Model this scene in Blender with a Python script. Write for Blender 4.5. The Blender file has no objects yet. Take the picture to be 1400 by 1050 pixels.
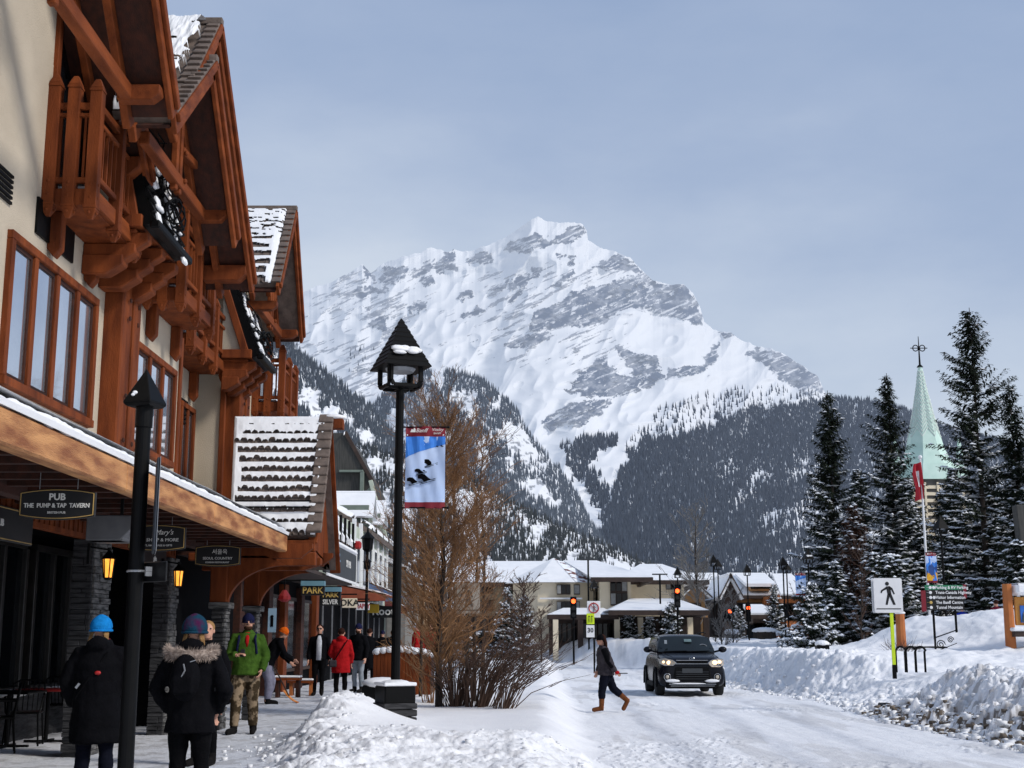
import bpy, math, random
import numpy as np
from mathutils import Vector, Matrix
PI = math.pi
rnd = random.Random(11)
SC = bpy.context.scene
COL = SC.collection
F = 1800.0
TH = math.atan(347 / F); CT = math.cos(TH); ST = math.sin(TH); CH = 1.45
def ray(px, py):
    u = (px - 700) / F; v = (525 - py) / F
    return (u, CT - v * ST, ST + v * CT)
def onX(px, py, X):
    r = ray(px, py); k = X / r[0]; return Vector((X, r[1] * k, CH + r[2] * k))
def atY(px, py, Y):
    r = ray(px, py); k = Y / r[1]; return Vector((r[0] * k, Y, CH + r[2] * k))
def onZ(px, py, z=0.0):
    r = ray(px, py); k = (z - CH) / r[2]; return Vector((r[0] * k, r[1] * k, z))

# ------------------------------------------------------------ mesh builder
class MB:
    def __init__(s): s.v = []; s.f = []; s.m = []; s.st = []
    def add(s, vs, fs, mi=0):
        o = len(s.v); s.st.append(o); s.v.extend([tuple(p) for p in vs])
        for f in fs: s.f.append(tuple(i + o for i in f)); s.m.append(mi)
        return s
    def box(s, c, size, rot=None, mi=0):
        a, b, d = [x / 2 for x in size]
        vs = [Vector((x, y, z)) for z in (-d, d) for y in (-b, b) for x in (-a, a)]
        if rot is not None: vs = [rot @ p for p in vs]
        c = Vector(c); vs = [p + c for p in vs]
        return s.add(vs, [(0, 2, 3, 1), (4, 5, 7, 6), (0, 1, 5, 4), (2, 6, 7, 3), (0, 4, 6, 2), (1, 3, 7, 5)], mi)
    def bb(s, p0, p1, mi=0):
        c = [(a + b) / 2 for a, b in zip(p0, p1)]; d = [abs(b - a) for a, b in zip(p0, p1)]
        return s.box(c, d, None, mi)
    def bar(s, a, b, w, h, up=(0, 0, 1), mi=0):
        a = Vector(a); b = Vector(b); d = (b - a); L = d.length
        if L < 1e-6: return s
        d = d / L; up = Vector(up)
        x = d.cross(up)
        if x.length < 1e-3: x = d.cross(Vector((0, 1, 0)))
        x.normalize(); z = x.cross(d).normalized()
        R = Matrix((x, d, z)).transposed()
        return s.box((a + b) / 2, (w, L, h), R, mi)
    def prism(s, poly, axis, d0, d1, mi=0):
        n = len(poly)
        def mk(p, d):
            if axis == 'x': return (d, p[0], p[1])
            if axis == 'y': return (p[0], d, p[1])
            return (p[0], p[1], d)
        vs = [mk(p, d0) for p in poly] + [mk(p, d1) for p in poly]
        fs = [tuple(range(n))[::-1], tuple(range(n, 2 * n))] + [(i, (i + 1) % n, n + (i + 1) % n, n + i) for i in range(n)]
        return s.add(vs, fs, mi)
    def slab(s, q, t, mi=0):
        q = [Vector(p) for p in q]; nrm = (q[1] - q[0]).cross(q[3] - q[0]).normalized()
        if nrm.z < 0: nrm = -nrm
        vs = q + [p - nrm * t for p in q]
        return s.add(vs, [(0, 1, 2, 3), (7, 6, 5, 4), (0, 4, 5, 1), (1, 5, 6, 2), (2, 6, 7, 3), (3, 7, 4, 0)], mi)
    def tube(s, pts, rad, n=8, mi=0, cap=True, flat=None):
        pts = [Vector(p) for p in pts]
        if not hasattr(rad, '__len__'): rad = [rad] * len(pts)
        rings = []; prev = None
        for i, p in enumerate(pts):
            d = (pts[min(i + 1, len(pts) - 1)] - pts[max(i - 1, 0)])
            if d.length < 1e-9: d = Vector((0, 0, 1))
            d.normalize()
            if prev is None:
                a = d.orthogonal().normalized() if flat is None else (Vector(flat) - d * Vector(flat).dot(d)).normalized()
            else:
                a = prev - d * prev.dot(d)
                a = a.normalized() if a.length > 1e-6 else d.orthogonal().normalized()
            prev = a; b = d.cross(a)
            r = rad[i]; ra, rb = (r if hasattr(r, '__len__') else (r, r))
            rings.append([p + a * (ra * math.cos(2 * PI * k / n)) + b * (rb * math.sin(2 * PI * k / n)) for k in range(n)])
        vs = [q for rg in rings for q in rg]; fs = []
        for i in range(len(pts) - 1):
            for k in range(n):
                k2 = (k + 1) % n
                fs.append((i * n + k, i * n + k2, (i + 1) * n + k2, (i + 1) * n + k))
        if cap:
            fs.append(tuple(range(n))[::-1]); e = (len(pts) - 1) * n; fs.append(tuple(range(e, e + n)))
        return s.add(vs, fs, mi)
    def ell(s, c, r, rot=None, n=14, m=9, mi=0):
        c = Vector(c); vs = []; fs = []
        if not hasattr(r, '__len__'): r = (r, r, r)
        for j in range(1, m):
            t = PI * j / m
            for k in range(n):
                a = 2 * PI * k / n
                vs.append(Vector((r[0] * math.sin(t) * math.cos(a), r[1] * math.sin(t) * math.sin(a), r[2] * math.cos(t))))
        top = len(vs); vs.append(Vector((0, 0, r[2]))); vs.append(Vector((0, 0, -r[2])))
        for j in range(m - 2):
            for k in range(n):
                k2 = (k + 1) % n
                fs.append((j * n + k, (j + 1) * n + k, (j + 1) * n + k2, j * n + k2))
        for k in range(n):
            k2 = (k + 1) % n
            fs.append((top, k, k2)); fs.append((top + 1, (m - 2) * n + k2, (m - 2) * n + k))
        if rot is not None: vs = [rot @ p for p in vs]
        return s.add([p + c for p in vs], fs, mi)
    def lathe(s, c, prof, n=16, mi=0, rot=0.0):
        c = Vector(c); vs = []; fs = []
        for r, z in prof:
            for k in range(n):
                a = 2 * PI * k / n + rot; vs.append((c.x + r * math.cos(a), c.y + r * math.sin(a), c.z + z))
        for j in range(len(prof) - 1):
            for k in range(n):
                k2 = (k + 1) % n; fs.append((j * n + k, j * n + k2, (j + 1) * n + k2, (j + 1) * n + k))
        fs.append(tuple(range(n))[::-1]); e = (len(prof) - 1) * n; fs.append(tuple(range(e, e + n)))
        return s.add(vs, fs, mi)
    def build_each(s, name, mats, parent=None, **kw):
        st = s.st + [len(s.v)]; fi = 0; out = []
        for k in range(len(s.st)):
            q = MB(); q.v = s.v[st[k]:st[k + 1]]
            while fi < len(s.f) and min(s.f[fi]) < st[k + 1]:
                q.f.append(tuple(i - st[k] for i in s.f[fi])); q.m.append(s.m[fi]); fi += 1
            out.append(q.build(name, mats, parent, **kw))
        return out
    def build(s, name, mats, parent=None, bevel=0, smooth=False, remesh=0, wrinkle=0, local=False, subsurf=0, sm=3):
        me = bpy.data.meshes.new(name)
        off = Vector((0, 0, 0)) if (parent is None or local) else ORG.get(parent, Vector((0, 0, 0)))
        me.from_pydata([(x - off.x, y - off.y, z - off.z) for x, y, z in s.v], [], s.f)
        if not isinstance(mats, (list, tuple)): mats = [mats]
        for m in mats: me.materials.append(m)
        if len(mats) > 1: me.polygons.foreach_set('material_index', s.m)
        if smooth: me.polygons.foreach_set('use_smooth', [True] * len(s.f))
        me.update()
        o = bpy.data.objects.new(name, me); COL.objects.link(o)
        if parent is not None:
            o.parent = parent; ORG[o] = off
        if remesh:
            md = o.modifiers.new('r', 'REMESH'); md.mode = 'VOXEL'; md.voxel_size = remesh; md.use_smooth_shade = True
            md = o.modifiers.new('s', 'SMOOTH'); md.iterations = sm; md.factor = .6
        if wrinkle:
            md = o.modifiers.new('d', 'DISPLACE'); md.texture = WR; md.strength = wrinkle; md.mid_level = .5
        if bevel:
            md = o.modifiers.new('b', 'BEVEL'); md.width = bevel; md.segments = 1; md.limit_method = 'ANGLE'
        if subsurf:
            md = o.modifiers.new('u', 'SUBSURF'); md.levels = subsurf; md.render_levels = subsurf
        return o
ORG = {}
WR = bpy.data.textures.new('folds', 'CLOUDS'); WR.noise_scale = .13; WR.noise_depth = 2
def tag(o, label=None, cat=None, group=None, kind=None):
    if label: o['label'] = label
    if cat: o['category'] = cat
    if group: o['group'] = group
    if kind: o['kind'] = kind
    return o
def thing(name, label, cat, loc=(0, 0, 0), group=None, rz=0):
    o = bpy.data.objects.new(name, None); COL.objects.link(o); o.empty_display_size = .2
    o.location = loc; o.rotation_euler = (0, 0, rz); ORG[o] = Vector(loc)
    return tag(o, label, cat, group)
def dup(root, loc, rz=None, label=None, group=None, scale=None):
    r = root.copy(); COL.objects.link(r); r.location = loc
    if rz is not None: r.rotation_euler = (0, 0, rz)
    if label: r['label'] = label
    if group: r['group'] = group
    if scale: r.scale = (scale, scale, scale)
    for ch in list(root.children):
        c = ch.copy(); COL.objects.link(c); c.parent = r
        for g in list(ch.children):
            d = g.copy(); COL.objects.link(d); d.parent = c
    return r
def grid_mesh(name, V, nu, nv, mat, attrs=None, smooth=True, keep=None):
    """V (nv*nu,3) ; rows v, cols u"""
    i = np.arange((nv - 1) * (nu - 1)); r = i // (nu - 1); c = i % (nu - 1); a = r * nu + c
    fc = np.stack([a, a + 1, a + nu + 1, a + nu], 1)
    if keep is not None: fc = fc[keep]
    used = np.unique(fc); mp = np.full(len(V), -1, dtype=np.int64); mp[used] = np.arange(len(used)); fc = mp[fc]; V = V[used]
    me = np_mesh(name, V, fc, mat, smooth)
    if attrs:
        for k, arr in attrs.items():
            at = me.attributes.new(k, 'FLOAT', 'POINT'); at.data.foreach_set('value', arr[used].astype(np.float32))
    o = bpy.data.objects.new(name, me); COL.objects.link(o); return o
def np_mesh(name, V, fc, mat, smooth=False):
    me = bpy.data.meshes.new(name); n = fc.shape[1]
    me.vertices.add(len(V)); me.vertices.foreach_set('co', np.ascontiguousarray(V, dtype=np.float32).ravel())
    me.loops.add(fc.size); me.loops.foreach_set('vertex_index', fc.astype(np.int32).ravel())
    me.polygons.add(len(fc)); me.polygons.foreach_set('loop_start', (np.arange(len(fc)) * n).astype(np.int32))
    me.polygons.foreach_set('loop_total', np.full(len(fc), n, dtype=np.int32))
    if smooth: me.polygons.foreach_set('use_smooth', np.ones(len(fc), dtype=bool))
    me.materials.append(mat); me.update(calc_edges=True); me.validate(); return me
# ------------------------------------------------------------ numpy noise
def h2(ix, iy, s=0):
    n = (ix.astype(np.int64) * 374761393 + iy.astype(np.int64) * 668265263 + s * 982451653) & 0x7fffffff
    n = (n ^ (n >> 13)) * 1274126177 & 0x7fffffff
    return ((n ^ (n >> 16)) & 0xffff) / 65535.0
def vn(x, y, s=0):
    ix = np.floor(x); iy = np.floor(y); fx = x - ix; fy = y - iy
    fx = fx * fx * (3 - 2 * fx); fy = fy * fy * (3 - 2 * fy)
    a = h2(ix, iy, s); b = h2(ix + 1, iy, s); c = h2(ix, iy + 1, s); d = h2(ix + 1, iy + 1, s)
    return (a * (1 - fx) + b * fx) * (1 - fy) + (c * (1 - fx) + d * fx) * fy
def fbm(x, y, o=5, s=0, g=.5):
    t = 0; a = 1; w = 0
    for k in range(o):
        t = t + a * vn(x, y, s + k * 17); w += a; a *= g; x = x * 2.03 + 5.1; y = y * 2.03 + 1.7
    return t / w
def ridged(x, y, o=5, s=0):
    t = 0; a = 1; w = 0
    for k in range(o):
        t = t + a * (1 - np.abs(2 * vn(x, y, s + k * 31) - 1)); w += a; a *= .5; x = x * 2.07 + 3.1; y = y * 2.07 + 7.7
    return t / w
def worley(x, y, s=0):
    ix = np.floor(x); iy = np.floor(y); best = np.full(x.shape, 9.0); idv = np.zeros(x.shape)
    for dx in (-1, 0, 1):
        for dy in (-1, 0, 1):
            jx = ix + dx; jy = iy + dy
            d = np.hypot(jx + h2(jx, jy, s) - x, jy + h2(jx, jy, s + 5) - y)
            m = d < best; idv = np.where(m, h2(jx, jy, s + 9), idv); best = np.minimum(best, d)
    return best, idv
def sstep(a, b, x):
    t = np.clip((x - a) / (b - a), 0, 1); return t * t * (3 - 2 * t)
def inpoly(x, y, poly):
    r = np.zeros(x.shape, dtype=bool); n = len(poly)
    for i in range(n):
        x0, y0 = poly[i]; x1, y1 = poly[(i + 1) % n]
        c = ((y0 > y) != (y1 > y)) & (x < (x1 - x0) * (y - y0) / ((y1 - y0) or 1e-9) + x0)
        r ^= c
    return r
# ------------------------------------------------------------ materials
def newmat(name):
    m = bpy.data.materials.new(name); m.use_nodes = True; nt = m.node_tree
    return m, nt, nt.nodes['Principled BSDF'], nt.nodes['Material Output']
def N(nt, t, **kw):
    n = nt.nodes.new(t)
    for k, v in kw.items():
        if k in n.inputs: n.inputs[k].default_value = v
        else: setattr(n, k, v)
    return n
def rgb(c): return (c[0], c[1], c[2], 1)
def M(name, c, rough=.7, c2=None, scale=4, stretch=(1, 1, 1), bump=0, bscale=None, metal=0, spec=.4, detail=5, emit=0, contrast=(.3, .7), snow=0):
    m, nt, b, out = newmat(name)
    if c2 is None: c2 = tuple(x * .72 for x in c)
    tc = N(nt, 'ShaderNodeTexCoord'); mp = N(nt, 'ShaderNodeMapping'); mp.inputs['Scale'].default_value = stretch
    nt.links.new(tc.outputs['Object'], mp.inputs[0])
    no = N(nt, 'ShaderNodeTexNoise', Scale=scale, Detail=detail); nt.links.new(mp.outputs[0], no.inputs['Vector'])
    cr = N(nt, 'ShaderNodeValToRGB'); cr.color_ramp.elements[0].position = contrast[0]; cr.color_ramp.elements[1].position = contrast[1]
    cr.color_ramp.elements[0].color = rgb(c2); cr.color_ramp.elements[1].color = rgb(c)
    nt.links.new(no.outputs['Fac'], cr.inputs[0]); colout = cr.outputs[0]
    if snow:
        ge = N(nt, 'ShaderNodeNewGeometry'); sx = N(nt, 'ShaderNodeSeparateXYZ'); nt.links.new(ge.outputs['Normal'], sx.inputs[0])
        ad = N(nt, 'ShaderNodeMath', operation='MULTIPLY_ADD'); nt.links.new(no.outputs['Fac'], ad.inputs[0]); ad.inputs[1].default_value = .5; nt.links.new(sx.outputs['Z'], ad.inputs[2])
        r2 = N(nt, 'ShaderNodeValToRGB'); r2.color_ramp.elements[0].position = snow; r2.color_ramp.elements[1].position = min(1, snow + .06)
        nt.links.new(ad.outputs[0], r2.inputs[0]); mx = N(nt, 'ShaderNodeMixRGB'); nt.links.new(r2.outputs[0], mx.inputs[0])
        nt.links.new(colout, mx.inputs[1]); mx.inputs[2].default_value = (.8, .82, .86, 1); colout = mx.outputs[0]
    nt.links.new(colout, b.inputs['Base Color'])
    b.inputs['Roughness'].default_value = rough; b.inputs['Metallic'].default_value = metal; b.inputs['Specular IOR Level'].default_value = spec
    if bump:
        n2 = N(nt, 'ShaderNodeTexNoise', Scale=bscale or scale * 4, Detail=4); nt.links.new(mp.outputs[0], n2.inputs['Vector'])
        bp = N(nt, 'ShaderNodeBump', Strength=bump, Distance=.02); nt.links.new(n2.outputs['Fac'], bp.inputs['Height']); nt.links.new(bp.outputs[0], b.inputs['Normal'])
    if emit:
        nt.links.new(colout, b.inputs['Emission Color']); b.inputs['Emission Strength'].default_value = emit
    return m
MT = {}
MT['snow'] = M('snow', (.88, .88, .89), .65, (.79, .80, .82), 1.5, bump=.35, bscale=9, spec=.25)
MT['wood'] = M('red_stained_timber', (.235, .058, .016), .65, (.085, .020, .007), 2.0, (3, 3, .6), .4, 30, contrast=(.28, .74), spec=.12)
MT['woodh'] = M('red_stained_rail', (.25, .063, .017), .65, (.09, .021, .007), 2.0, (3, .6, 3), .4, 30, contrast=(.28, .74), spec=.12)
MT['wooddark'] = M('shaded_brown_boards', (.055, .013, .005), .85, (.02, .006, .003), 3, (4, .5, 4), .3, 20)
MT['fascia'] = M('honey_timber', (.60, .29, .11), .65, (.25, .085, .028), 2.2, (4, .75, 4), .6, 26, contrast=(.36, .64), detail=8)
MT['stucco'] = M('cream_stucco', (.56, .48, .37), .9, (.42, .355, .27), .9, bump=.5, bscale=60)
MT['tile'] = M('brown_grey_roof_tile', (.19, .145, .12), .8, (.09, .07, .06), 6, bump=.4)
MT['black'] = M('black_metal', (.0035, .0035, .004), .5, (.002, .002, .002), 8, spec=.12)
MT['matblack'] = M('black_cloth', (.004, .004, .005), .9, (.002, .002, .003), 6, bump=.3, spec=.05)
MT['darkpane'] = M('dark_glass', (.006, .007, .009), .08, (.003, .004, .005), .8, spec=.3)
MT['skyglass'] = M('reflecting_glass', (.72, .76, .82), .05, (.45, .50, .58), .5, spec=1, metal=.85)
MT['stone'] = M('dark_shaded_stone', (.045, .045, .048), .8, (.010, .010, .012), 4, (1, 1, 6), .8, 8, contrast=(.35, .65))  # dark stone; on pier sides facing the camera it paints their shade
MT['stonelit'] = M('grey_lit_stone', (.17, .165, .16), .8, (.03, .03, .03), 5, (1, 1, 5), .9, 8, contrast=(.35, .65))  # lit copy of the pier stone, the light held in its colour
MT['white'] = M('white_paint', (.8, .8, .8), .5, (.7, .7, .71), 3)
MT['gold'] = M('gold_paint', (.62, .42, .12), .5)
MT['skin'] = M('skin', (.55, .30, .21), .55, (.48, .24, .16), 12)
MT['bark'] = M('dark_bark', (.045, .032, .025), .9, (.02, .015, .012), 8, (1, 1, .3), .6)
MT['twig'] = M('ochre_larch_twigs', (.34, .18, .078), .8, (.16, .08, .036), 2)
MT['twigdark'] = M('brown_shrub_stems', (.10, .055, .035), .8, (.05, .028, .02), 2)
MT['greymetal'] = M('grey_metal', (.35, .36, .38), .4, metal=.6)
# ------------------------------------------------------------ camera, light, sky
cam_d = bpy.data.cameras.new('camera'); cam = bpy.data.objects.new('camera', cam_d); COL.objects.link(cam)
cam.location = (0, 0, CH); cam.rotation_euler = (PI / 2 + TH, 0, 0); cam_d.lens = 36 * F / 1400; cam_d.sensor_width = 36
cam_d.clip_start = .1; cam_d.clip_end = 60000; SC.camera = cam
SUN = Vector((.72, -.38, .62)).normalized()
sd = bpy.data.lights.new('sun', 'SUN'); sd.energy = 2.6; sd.angle = math.radians(12); sd.color = (1, .955, .89)
so = bpy.data.objects.new('sun', sd); COL.objects.link(so); so.rotation_euler = SUN.to_track_quat('Z', 'Y').to_euler()
w = bpy.data.worlds.new('World'); SC.world = w; w.use_nodes = True; nt = w.node_tree; bg = nt.nodes['Background']
sky = N(nt, 'ShaderNodeTexSky'); sky.sky_type = 'NISHITA'; sky.sun_disc = False
sky.sun_elevation = math.asin(SUN.z); sky.sun_rotation = math.atan2(SUN.x, SUN.y); sky.air_density = 1.2; sky.dust_density = 2.0
tc = N(nt, 'ShaderNodeTexCoord'); sx = N(nt, 'ShaderNodeSeparateXYZ'); nt.links.new(tc.outputs['Generated'], sx.inputs[0])
cr = N(nt, 'ShaderNodeValToRGB'); e = cr.color_ramp.elements       # thin high overcast, paler towards the horizon
e[0].position = 0.0; e[0].color = (6.6, 7.05, 7.8, 1); e[1].position = .60; e[1].color = (2.5, 3.4, 5.2, 1)
for p_, c_ in ((.16, (5.9, 6.45, 7.35, 1)), (.27, (4.75, 5.45, 6.7, 1)), (.42, (3.45, 4.25, 5.85, 1))):
    q = e.new(p_); q.color = c_
mp = N(nt, 'ShaderNodeMapping'); mp.inputs['Scale'].default_value = (1.3, 1.3, 3.2); nt.links.new(tc.outputs['Generated'], mp.inputs[0])
no = N(nt, 'ShaderNodeTexNoise', Scale=1.6, Detail=7, Roughness=.55); nt.links.new(mp.outputs[0], no.inputs['Vector'])
# x tilt + noise shift the gradient, so the veil is thicker to the left and thins to the right
m1 = N(nt, 'ShaderNodeMath', operation='MULTIPLY_ADD'); nt.links.new(no.outputs['Fac'], m1.inputs[0]); m1.inputs[1].default_value = -.62; nt.links.new(sx.outputs['Z'], m1.inputs[2])
m2 = N(nt, 'ShaderNodeMath', operation='MULTIPLY_ADD'); nt.links.new(sx.outputs['X'], m2.inputs[0]); m2.inputs[1].default_value = .22; nt.links.new(m1.outputs[0], m2.inputs[2])
m3 = N(nt, 'ShaderNodeMath', operation='ADD'); nt.links.new(m2.outputs[0], m3.inputs[0]); m3.inputs[1].default_value = .335
nt.links.new(m3.outputs[0], cr.inputs[0])
mx = N(nt, 'ShaderNodeMixRGB'); mx.inputs[0].default_value = .85; nt.links.new(sky.outputs[0], mx.inputs[1]); nt.links.new(cr.outputs[0], mx.inputs[2])
nt.links.new(mx.outputs[0], bg.inputs[0]); bg.inputs[1].default_value = .118
SC.view_settings.view_transform = 'Standard'; SC.view_settings.look = 'None'; SC.view_settings.exposure = 0
SC.render.engine = 'CYCLES'; SC.cycles.max_bounces = 5; SC.cycles.diffuse_bounces = 3
# ------------------------------------------------------------ mountains
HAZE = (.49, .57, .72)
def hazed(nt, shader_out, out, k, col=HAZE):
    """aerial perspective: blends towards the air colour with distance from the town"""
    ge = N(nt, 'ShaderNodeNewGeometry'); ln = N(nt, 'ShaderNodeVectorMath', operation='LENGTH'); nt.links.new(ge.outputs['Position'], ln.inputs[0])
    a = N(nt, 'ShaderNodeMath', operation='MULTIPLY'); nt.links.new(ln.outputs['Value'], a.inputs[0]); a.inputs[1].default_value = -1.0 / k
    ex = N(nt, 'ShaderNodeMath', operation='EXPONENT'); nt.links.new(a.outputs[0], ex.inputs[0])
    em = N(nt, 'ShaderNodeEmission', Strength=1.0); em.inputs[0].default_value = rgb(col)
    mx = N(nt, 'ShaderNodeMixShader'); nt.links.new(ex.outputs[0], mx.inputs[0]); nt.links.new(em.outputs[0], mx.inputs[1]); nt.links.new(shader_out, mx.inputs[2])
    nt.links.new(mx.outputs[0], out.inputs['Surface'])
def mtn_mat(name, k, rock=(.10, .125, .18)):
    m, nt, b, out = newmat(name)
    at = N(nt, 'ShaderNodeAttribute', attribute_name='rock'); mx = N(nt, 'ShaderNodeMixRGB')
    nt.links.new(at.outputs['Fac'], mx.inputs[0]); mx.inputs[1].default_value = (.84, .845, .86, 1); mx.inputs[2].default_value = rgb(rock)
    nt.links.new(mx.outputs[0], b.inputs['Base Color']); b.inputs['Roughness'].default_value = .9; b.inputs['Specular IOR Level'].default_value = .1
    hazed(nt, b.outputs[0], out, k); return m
def terrain(name, prof, x0, x1, nu, nv, Y0, Y1, base, amp, seed, mat, rockf, power=1.0, scale=60.0):
    pxs = np.linspace(x0, x1, nu); P = np.array(prof, float)
    rid = np.interp(pxs, P[:, 0], P[:, 1]); rid = rid + (fbm(pxs / 9.0, pxs * 0, 4, seed) - .5) * 5
    kw = np.exp(-(np.linspace(-2.5, 2.5, 161) ** 2)); kw /= kw.sum(); wd = max(3, int(45 * nu / (x1 - x0))); xs_ = np.arange(-80, 81) * wd / 80.0; ii_ = np.arange(nu)
    Rs = sum(k * np.interp(np.clip(ii_ + o, 0, nu - 1), ii_, rid) for k, o in zip(kw, xs_))
    v = np.linspace(0, 1, nv)
    X, V_ = np.meshgrid(pxs, v); R = np.tile(rid, (nv, 1)); RS = np.tile(Rs, (nv, 1)); PY = base + (RS - base) * V_ + (R - RS) * V_ ** 5
    d = ridged(X / scale + PY / scale * .5, PY / scale * 1.1, 3, seed)
    d2 = ridged((X - 2.2 * PY) / scale * .9 + 9, (PY + .38 * X) / scale * 3.2, 5, seed + 3)
    rock = rockf(X, PY, R, d, d2)
    Y = Y0 + (Y1 - Y0) * V_ ** power - amp * (d - .6) - amp * (.06 + .40 * rock) * (d2 - .6)
    # the drawing-board profile is turned into real slopes: every vertex gets its own distance
    u = (X - 700) / F; w_ = (525 - PY) / F; ry = CT - w_ * ST; rz = ST + w_ * CT; k = Y / ry
    V = np.stack([u * k, Y, CH + rz * k], -1).reshape(-1, 3)
    rock = rock.reshape(-1)
    o = grid_mesh(name, V, nu, nv, mat, {'rock': rock}); tag(o, kind='structure')
    def surf(px, py):   # px,py -> 3D point on this surface (bilinear)
        i = np.clip((px - x0) / (x1 - x0) * (nu - 1), 0, nu - 1.001); rr = np.interp(px, pxs, rid); rs = np.interp(px, pxs, Rs); t = np.clip((py - base) / (rr - base), 0, 1)
        for _ in range(8): t = np.clip(.5 * t + .5 * (py - base - (rr - rs) * t ** 5) / (rs - base), 0, 1)
        j = np.clip(t * (nv - 1), 0, nv - 1.001)
        i0 = i.astype(int); j0 = j.astype(int); fi = i - i0; fj = j - j0; G = V.reshape(nv, nu, 3)
        p = (G[j0, i0] * ((1 - fi) * (1 - fj))[:, None] + G[j0, i0 + 1] * (fi * (1 - fj))[:, None] + G[j0 + 1, i0] * ((1 - fi) * fj)[:, None] + G[j0 + 1, i0 + 1] * (fi * fj)[:, None])
        return p
    return surf, (lambda px: np.interp(px, pxs, rid))
ROCKS = [
 [(688,342),(700,329),(709,323),(730,322),(746,323),(752,328),(770,316),(794,308),(801,314),(801,327),(780,332),(758,336),(715,345)],
 [(560,374),(575,361),(590,354),(592,368),(569,382)], [(592,361),(605,350),(621,342),(627,367),(598,376)],
 [(514,384),(526,368),(551,362),(557,371),(538,387)], [(575,387),(590,376),(598,387),(584,394)],
 [(636,353),(654,345),(673,344),(673,355),(642,363)], [(495,373),(499,361),(511,380),(507,387)],
 [(720,457),(722,443),(735,425),(775,408),(790,396),(811,393),(863,381),(891,374),(900,387),(933,390),(948,400),(957,415),(962,441),(940,438),(903,432),(880,425),(854,422),(840,428),(821,441),(793,448),(775,445),(757,448)],
 [(808,368),(825,352),(842,344),(869,359),(880,372),(872,374),(842,372)], [(697,396),(706,374),(737,367),(740,374),(715,393)],
 [(740,397),(758,387),(782,365),(785,374),(764,391)], [(690,413),(712,398),(712,407),(697,416)],
 [(735,579),(775,554),(811,545),(839,548),(820,564),(796,579),(750,588)],
 [(811,499),(827,490),(842,512),(872,518),(878,536),(851,541),(811,542),(772,536)],
 [(842,475),(870,480),(894,487),(912,515),(885,533),(860,505)], [(912,521),(918,505),(958,499),(970,475),(982,469),(982,493),(952,509)],
 [(1022,487),(1040,475),(1064,481),(1101,499),(1118,513),(1128,534),(1104,543),(1070,518),(1043,499)],
 [(688,477),(715,462),(740,454),(752,460),(715,476)], [(665,400),(680,388),(700,384),(690,395)], [(620,408),(642,396),(650,402),(628,414)],
 [(632,430),(655,418),(664,426),(640,434)], [(478,398),(500,390),(530,396),(500,408)], [(560,420),(580,412),(583,420),(562,428)], [(505,440),(528,432),(532,450),(510,452)],
 [(985,455),(1000,452),(1008,458),(990,462)], [(757,350),(765,345),(772,350),(762,357)], [(775,352),(783,350),(786,362),(778,364)]]
def rock_main(X, PY, R, d, d2):
    wx = (fbm(X / 12, PY / 12, 6, 3, .62) - .5) * 26; wy = (fbm(X / 12, PY / 8, 6, 8, .62) - .5) * 17
    XX = X + wx; YY = PY + wy; m = np.zeros(X.shape)
    for p in ROCKS: m = np.maximum(m, inpoly(XX, YY, p).astype(float))
    # strata streaks: a bed of diagonal snow-filled ledges
    st = fbm((X * .93 - PY * .0) / 17, (PY + .42 * X) / 2.6, 5, 21, .6); st2 = fbm(X / 40, PY / 30, 4, 5)
    tonal = .74 + .26 * sstep(.30, .62, fbm(X / 9, PY / 6, 5, 71, .6)); inside = m * tonal * (1 - .75 * sstep(.625, .66, st)) * (1 - .8 * sstep(.62, .66, fbm((X + PY * .3) / 8, (PY + .3 * X) / 4, 5, 44, .6)))
    left = sstep(640, 520, X) * sstep(345, 380, PY) * sstep(600, 540, PY)
    mid = sstep(560, 660, X) * sstep(960, 800, X) * sstep(345, 380, PY) * sstep(560, 480, PY)
    thr = .64 - .075 * left - .040 * mid + .15 * (1 - np.clip(left + mid, 0, 1))
    streak = sstep(thr, thr + .05, st * .72 + st2 * .28 + .06 * (d - .6)) * .62
    return np.clip(np.maximum(inside, streak * 1.1), 0, 1)
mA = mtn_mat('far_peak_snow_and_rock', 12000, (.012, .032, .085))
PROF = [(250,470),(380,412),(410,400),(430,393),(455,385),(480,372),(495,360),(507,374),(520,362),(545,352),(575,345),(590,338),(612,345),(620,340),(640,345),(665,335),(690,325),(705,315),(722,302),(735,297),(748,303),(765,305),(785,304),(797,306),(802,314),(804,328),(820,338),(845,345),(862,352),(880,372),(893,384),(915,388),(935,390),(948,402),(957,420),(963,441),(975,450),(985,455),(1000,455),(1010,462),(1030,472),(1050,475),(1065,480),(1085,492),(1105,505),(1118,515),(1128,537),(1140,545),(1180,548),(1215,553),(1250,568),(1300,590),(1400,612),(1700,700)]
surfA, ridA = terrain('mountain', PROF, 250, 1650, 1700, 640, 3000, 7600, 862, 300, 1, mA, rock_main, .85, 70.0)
def rock_low(X, PY, R, d, d2):
    return sstep(.60, .68, fbm(X / 5, PY / 3.5, 4, 9)) * .8
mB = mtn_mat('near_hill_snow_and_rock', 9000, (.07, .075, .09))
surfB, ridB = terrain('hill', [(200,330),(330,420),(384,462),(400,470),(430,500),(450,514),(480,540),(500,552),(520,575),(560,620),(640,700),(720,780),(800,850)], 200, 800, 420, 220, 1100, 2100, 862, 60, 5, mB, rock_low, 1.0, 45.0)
surfC, ridC = terrain('hill', [(430,620),(520,545),(560,515),(600,508),(640,512),(660,520),(690,545),(710,568),(720,590),(740,615),(770,650),(790,680),(812,722),(840,760),(900,840)], 430, 900, 420, 260, 2000, 3600, 862, 120, 9, mB, rock_low, 1.0, 50.0)
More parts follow.
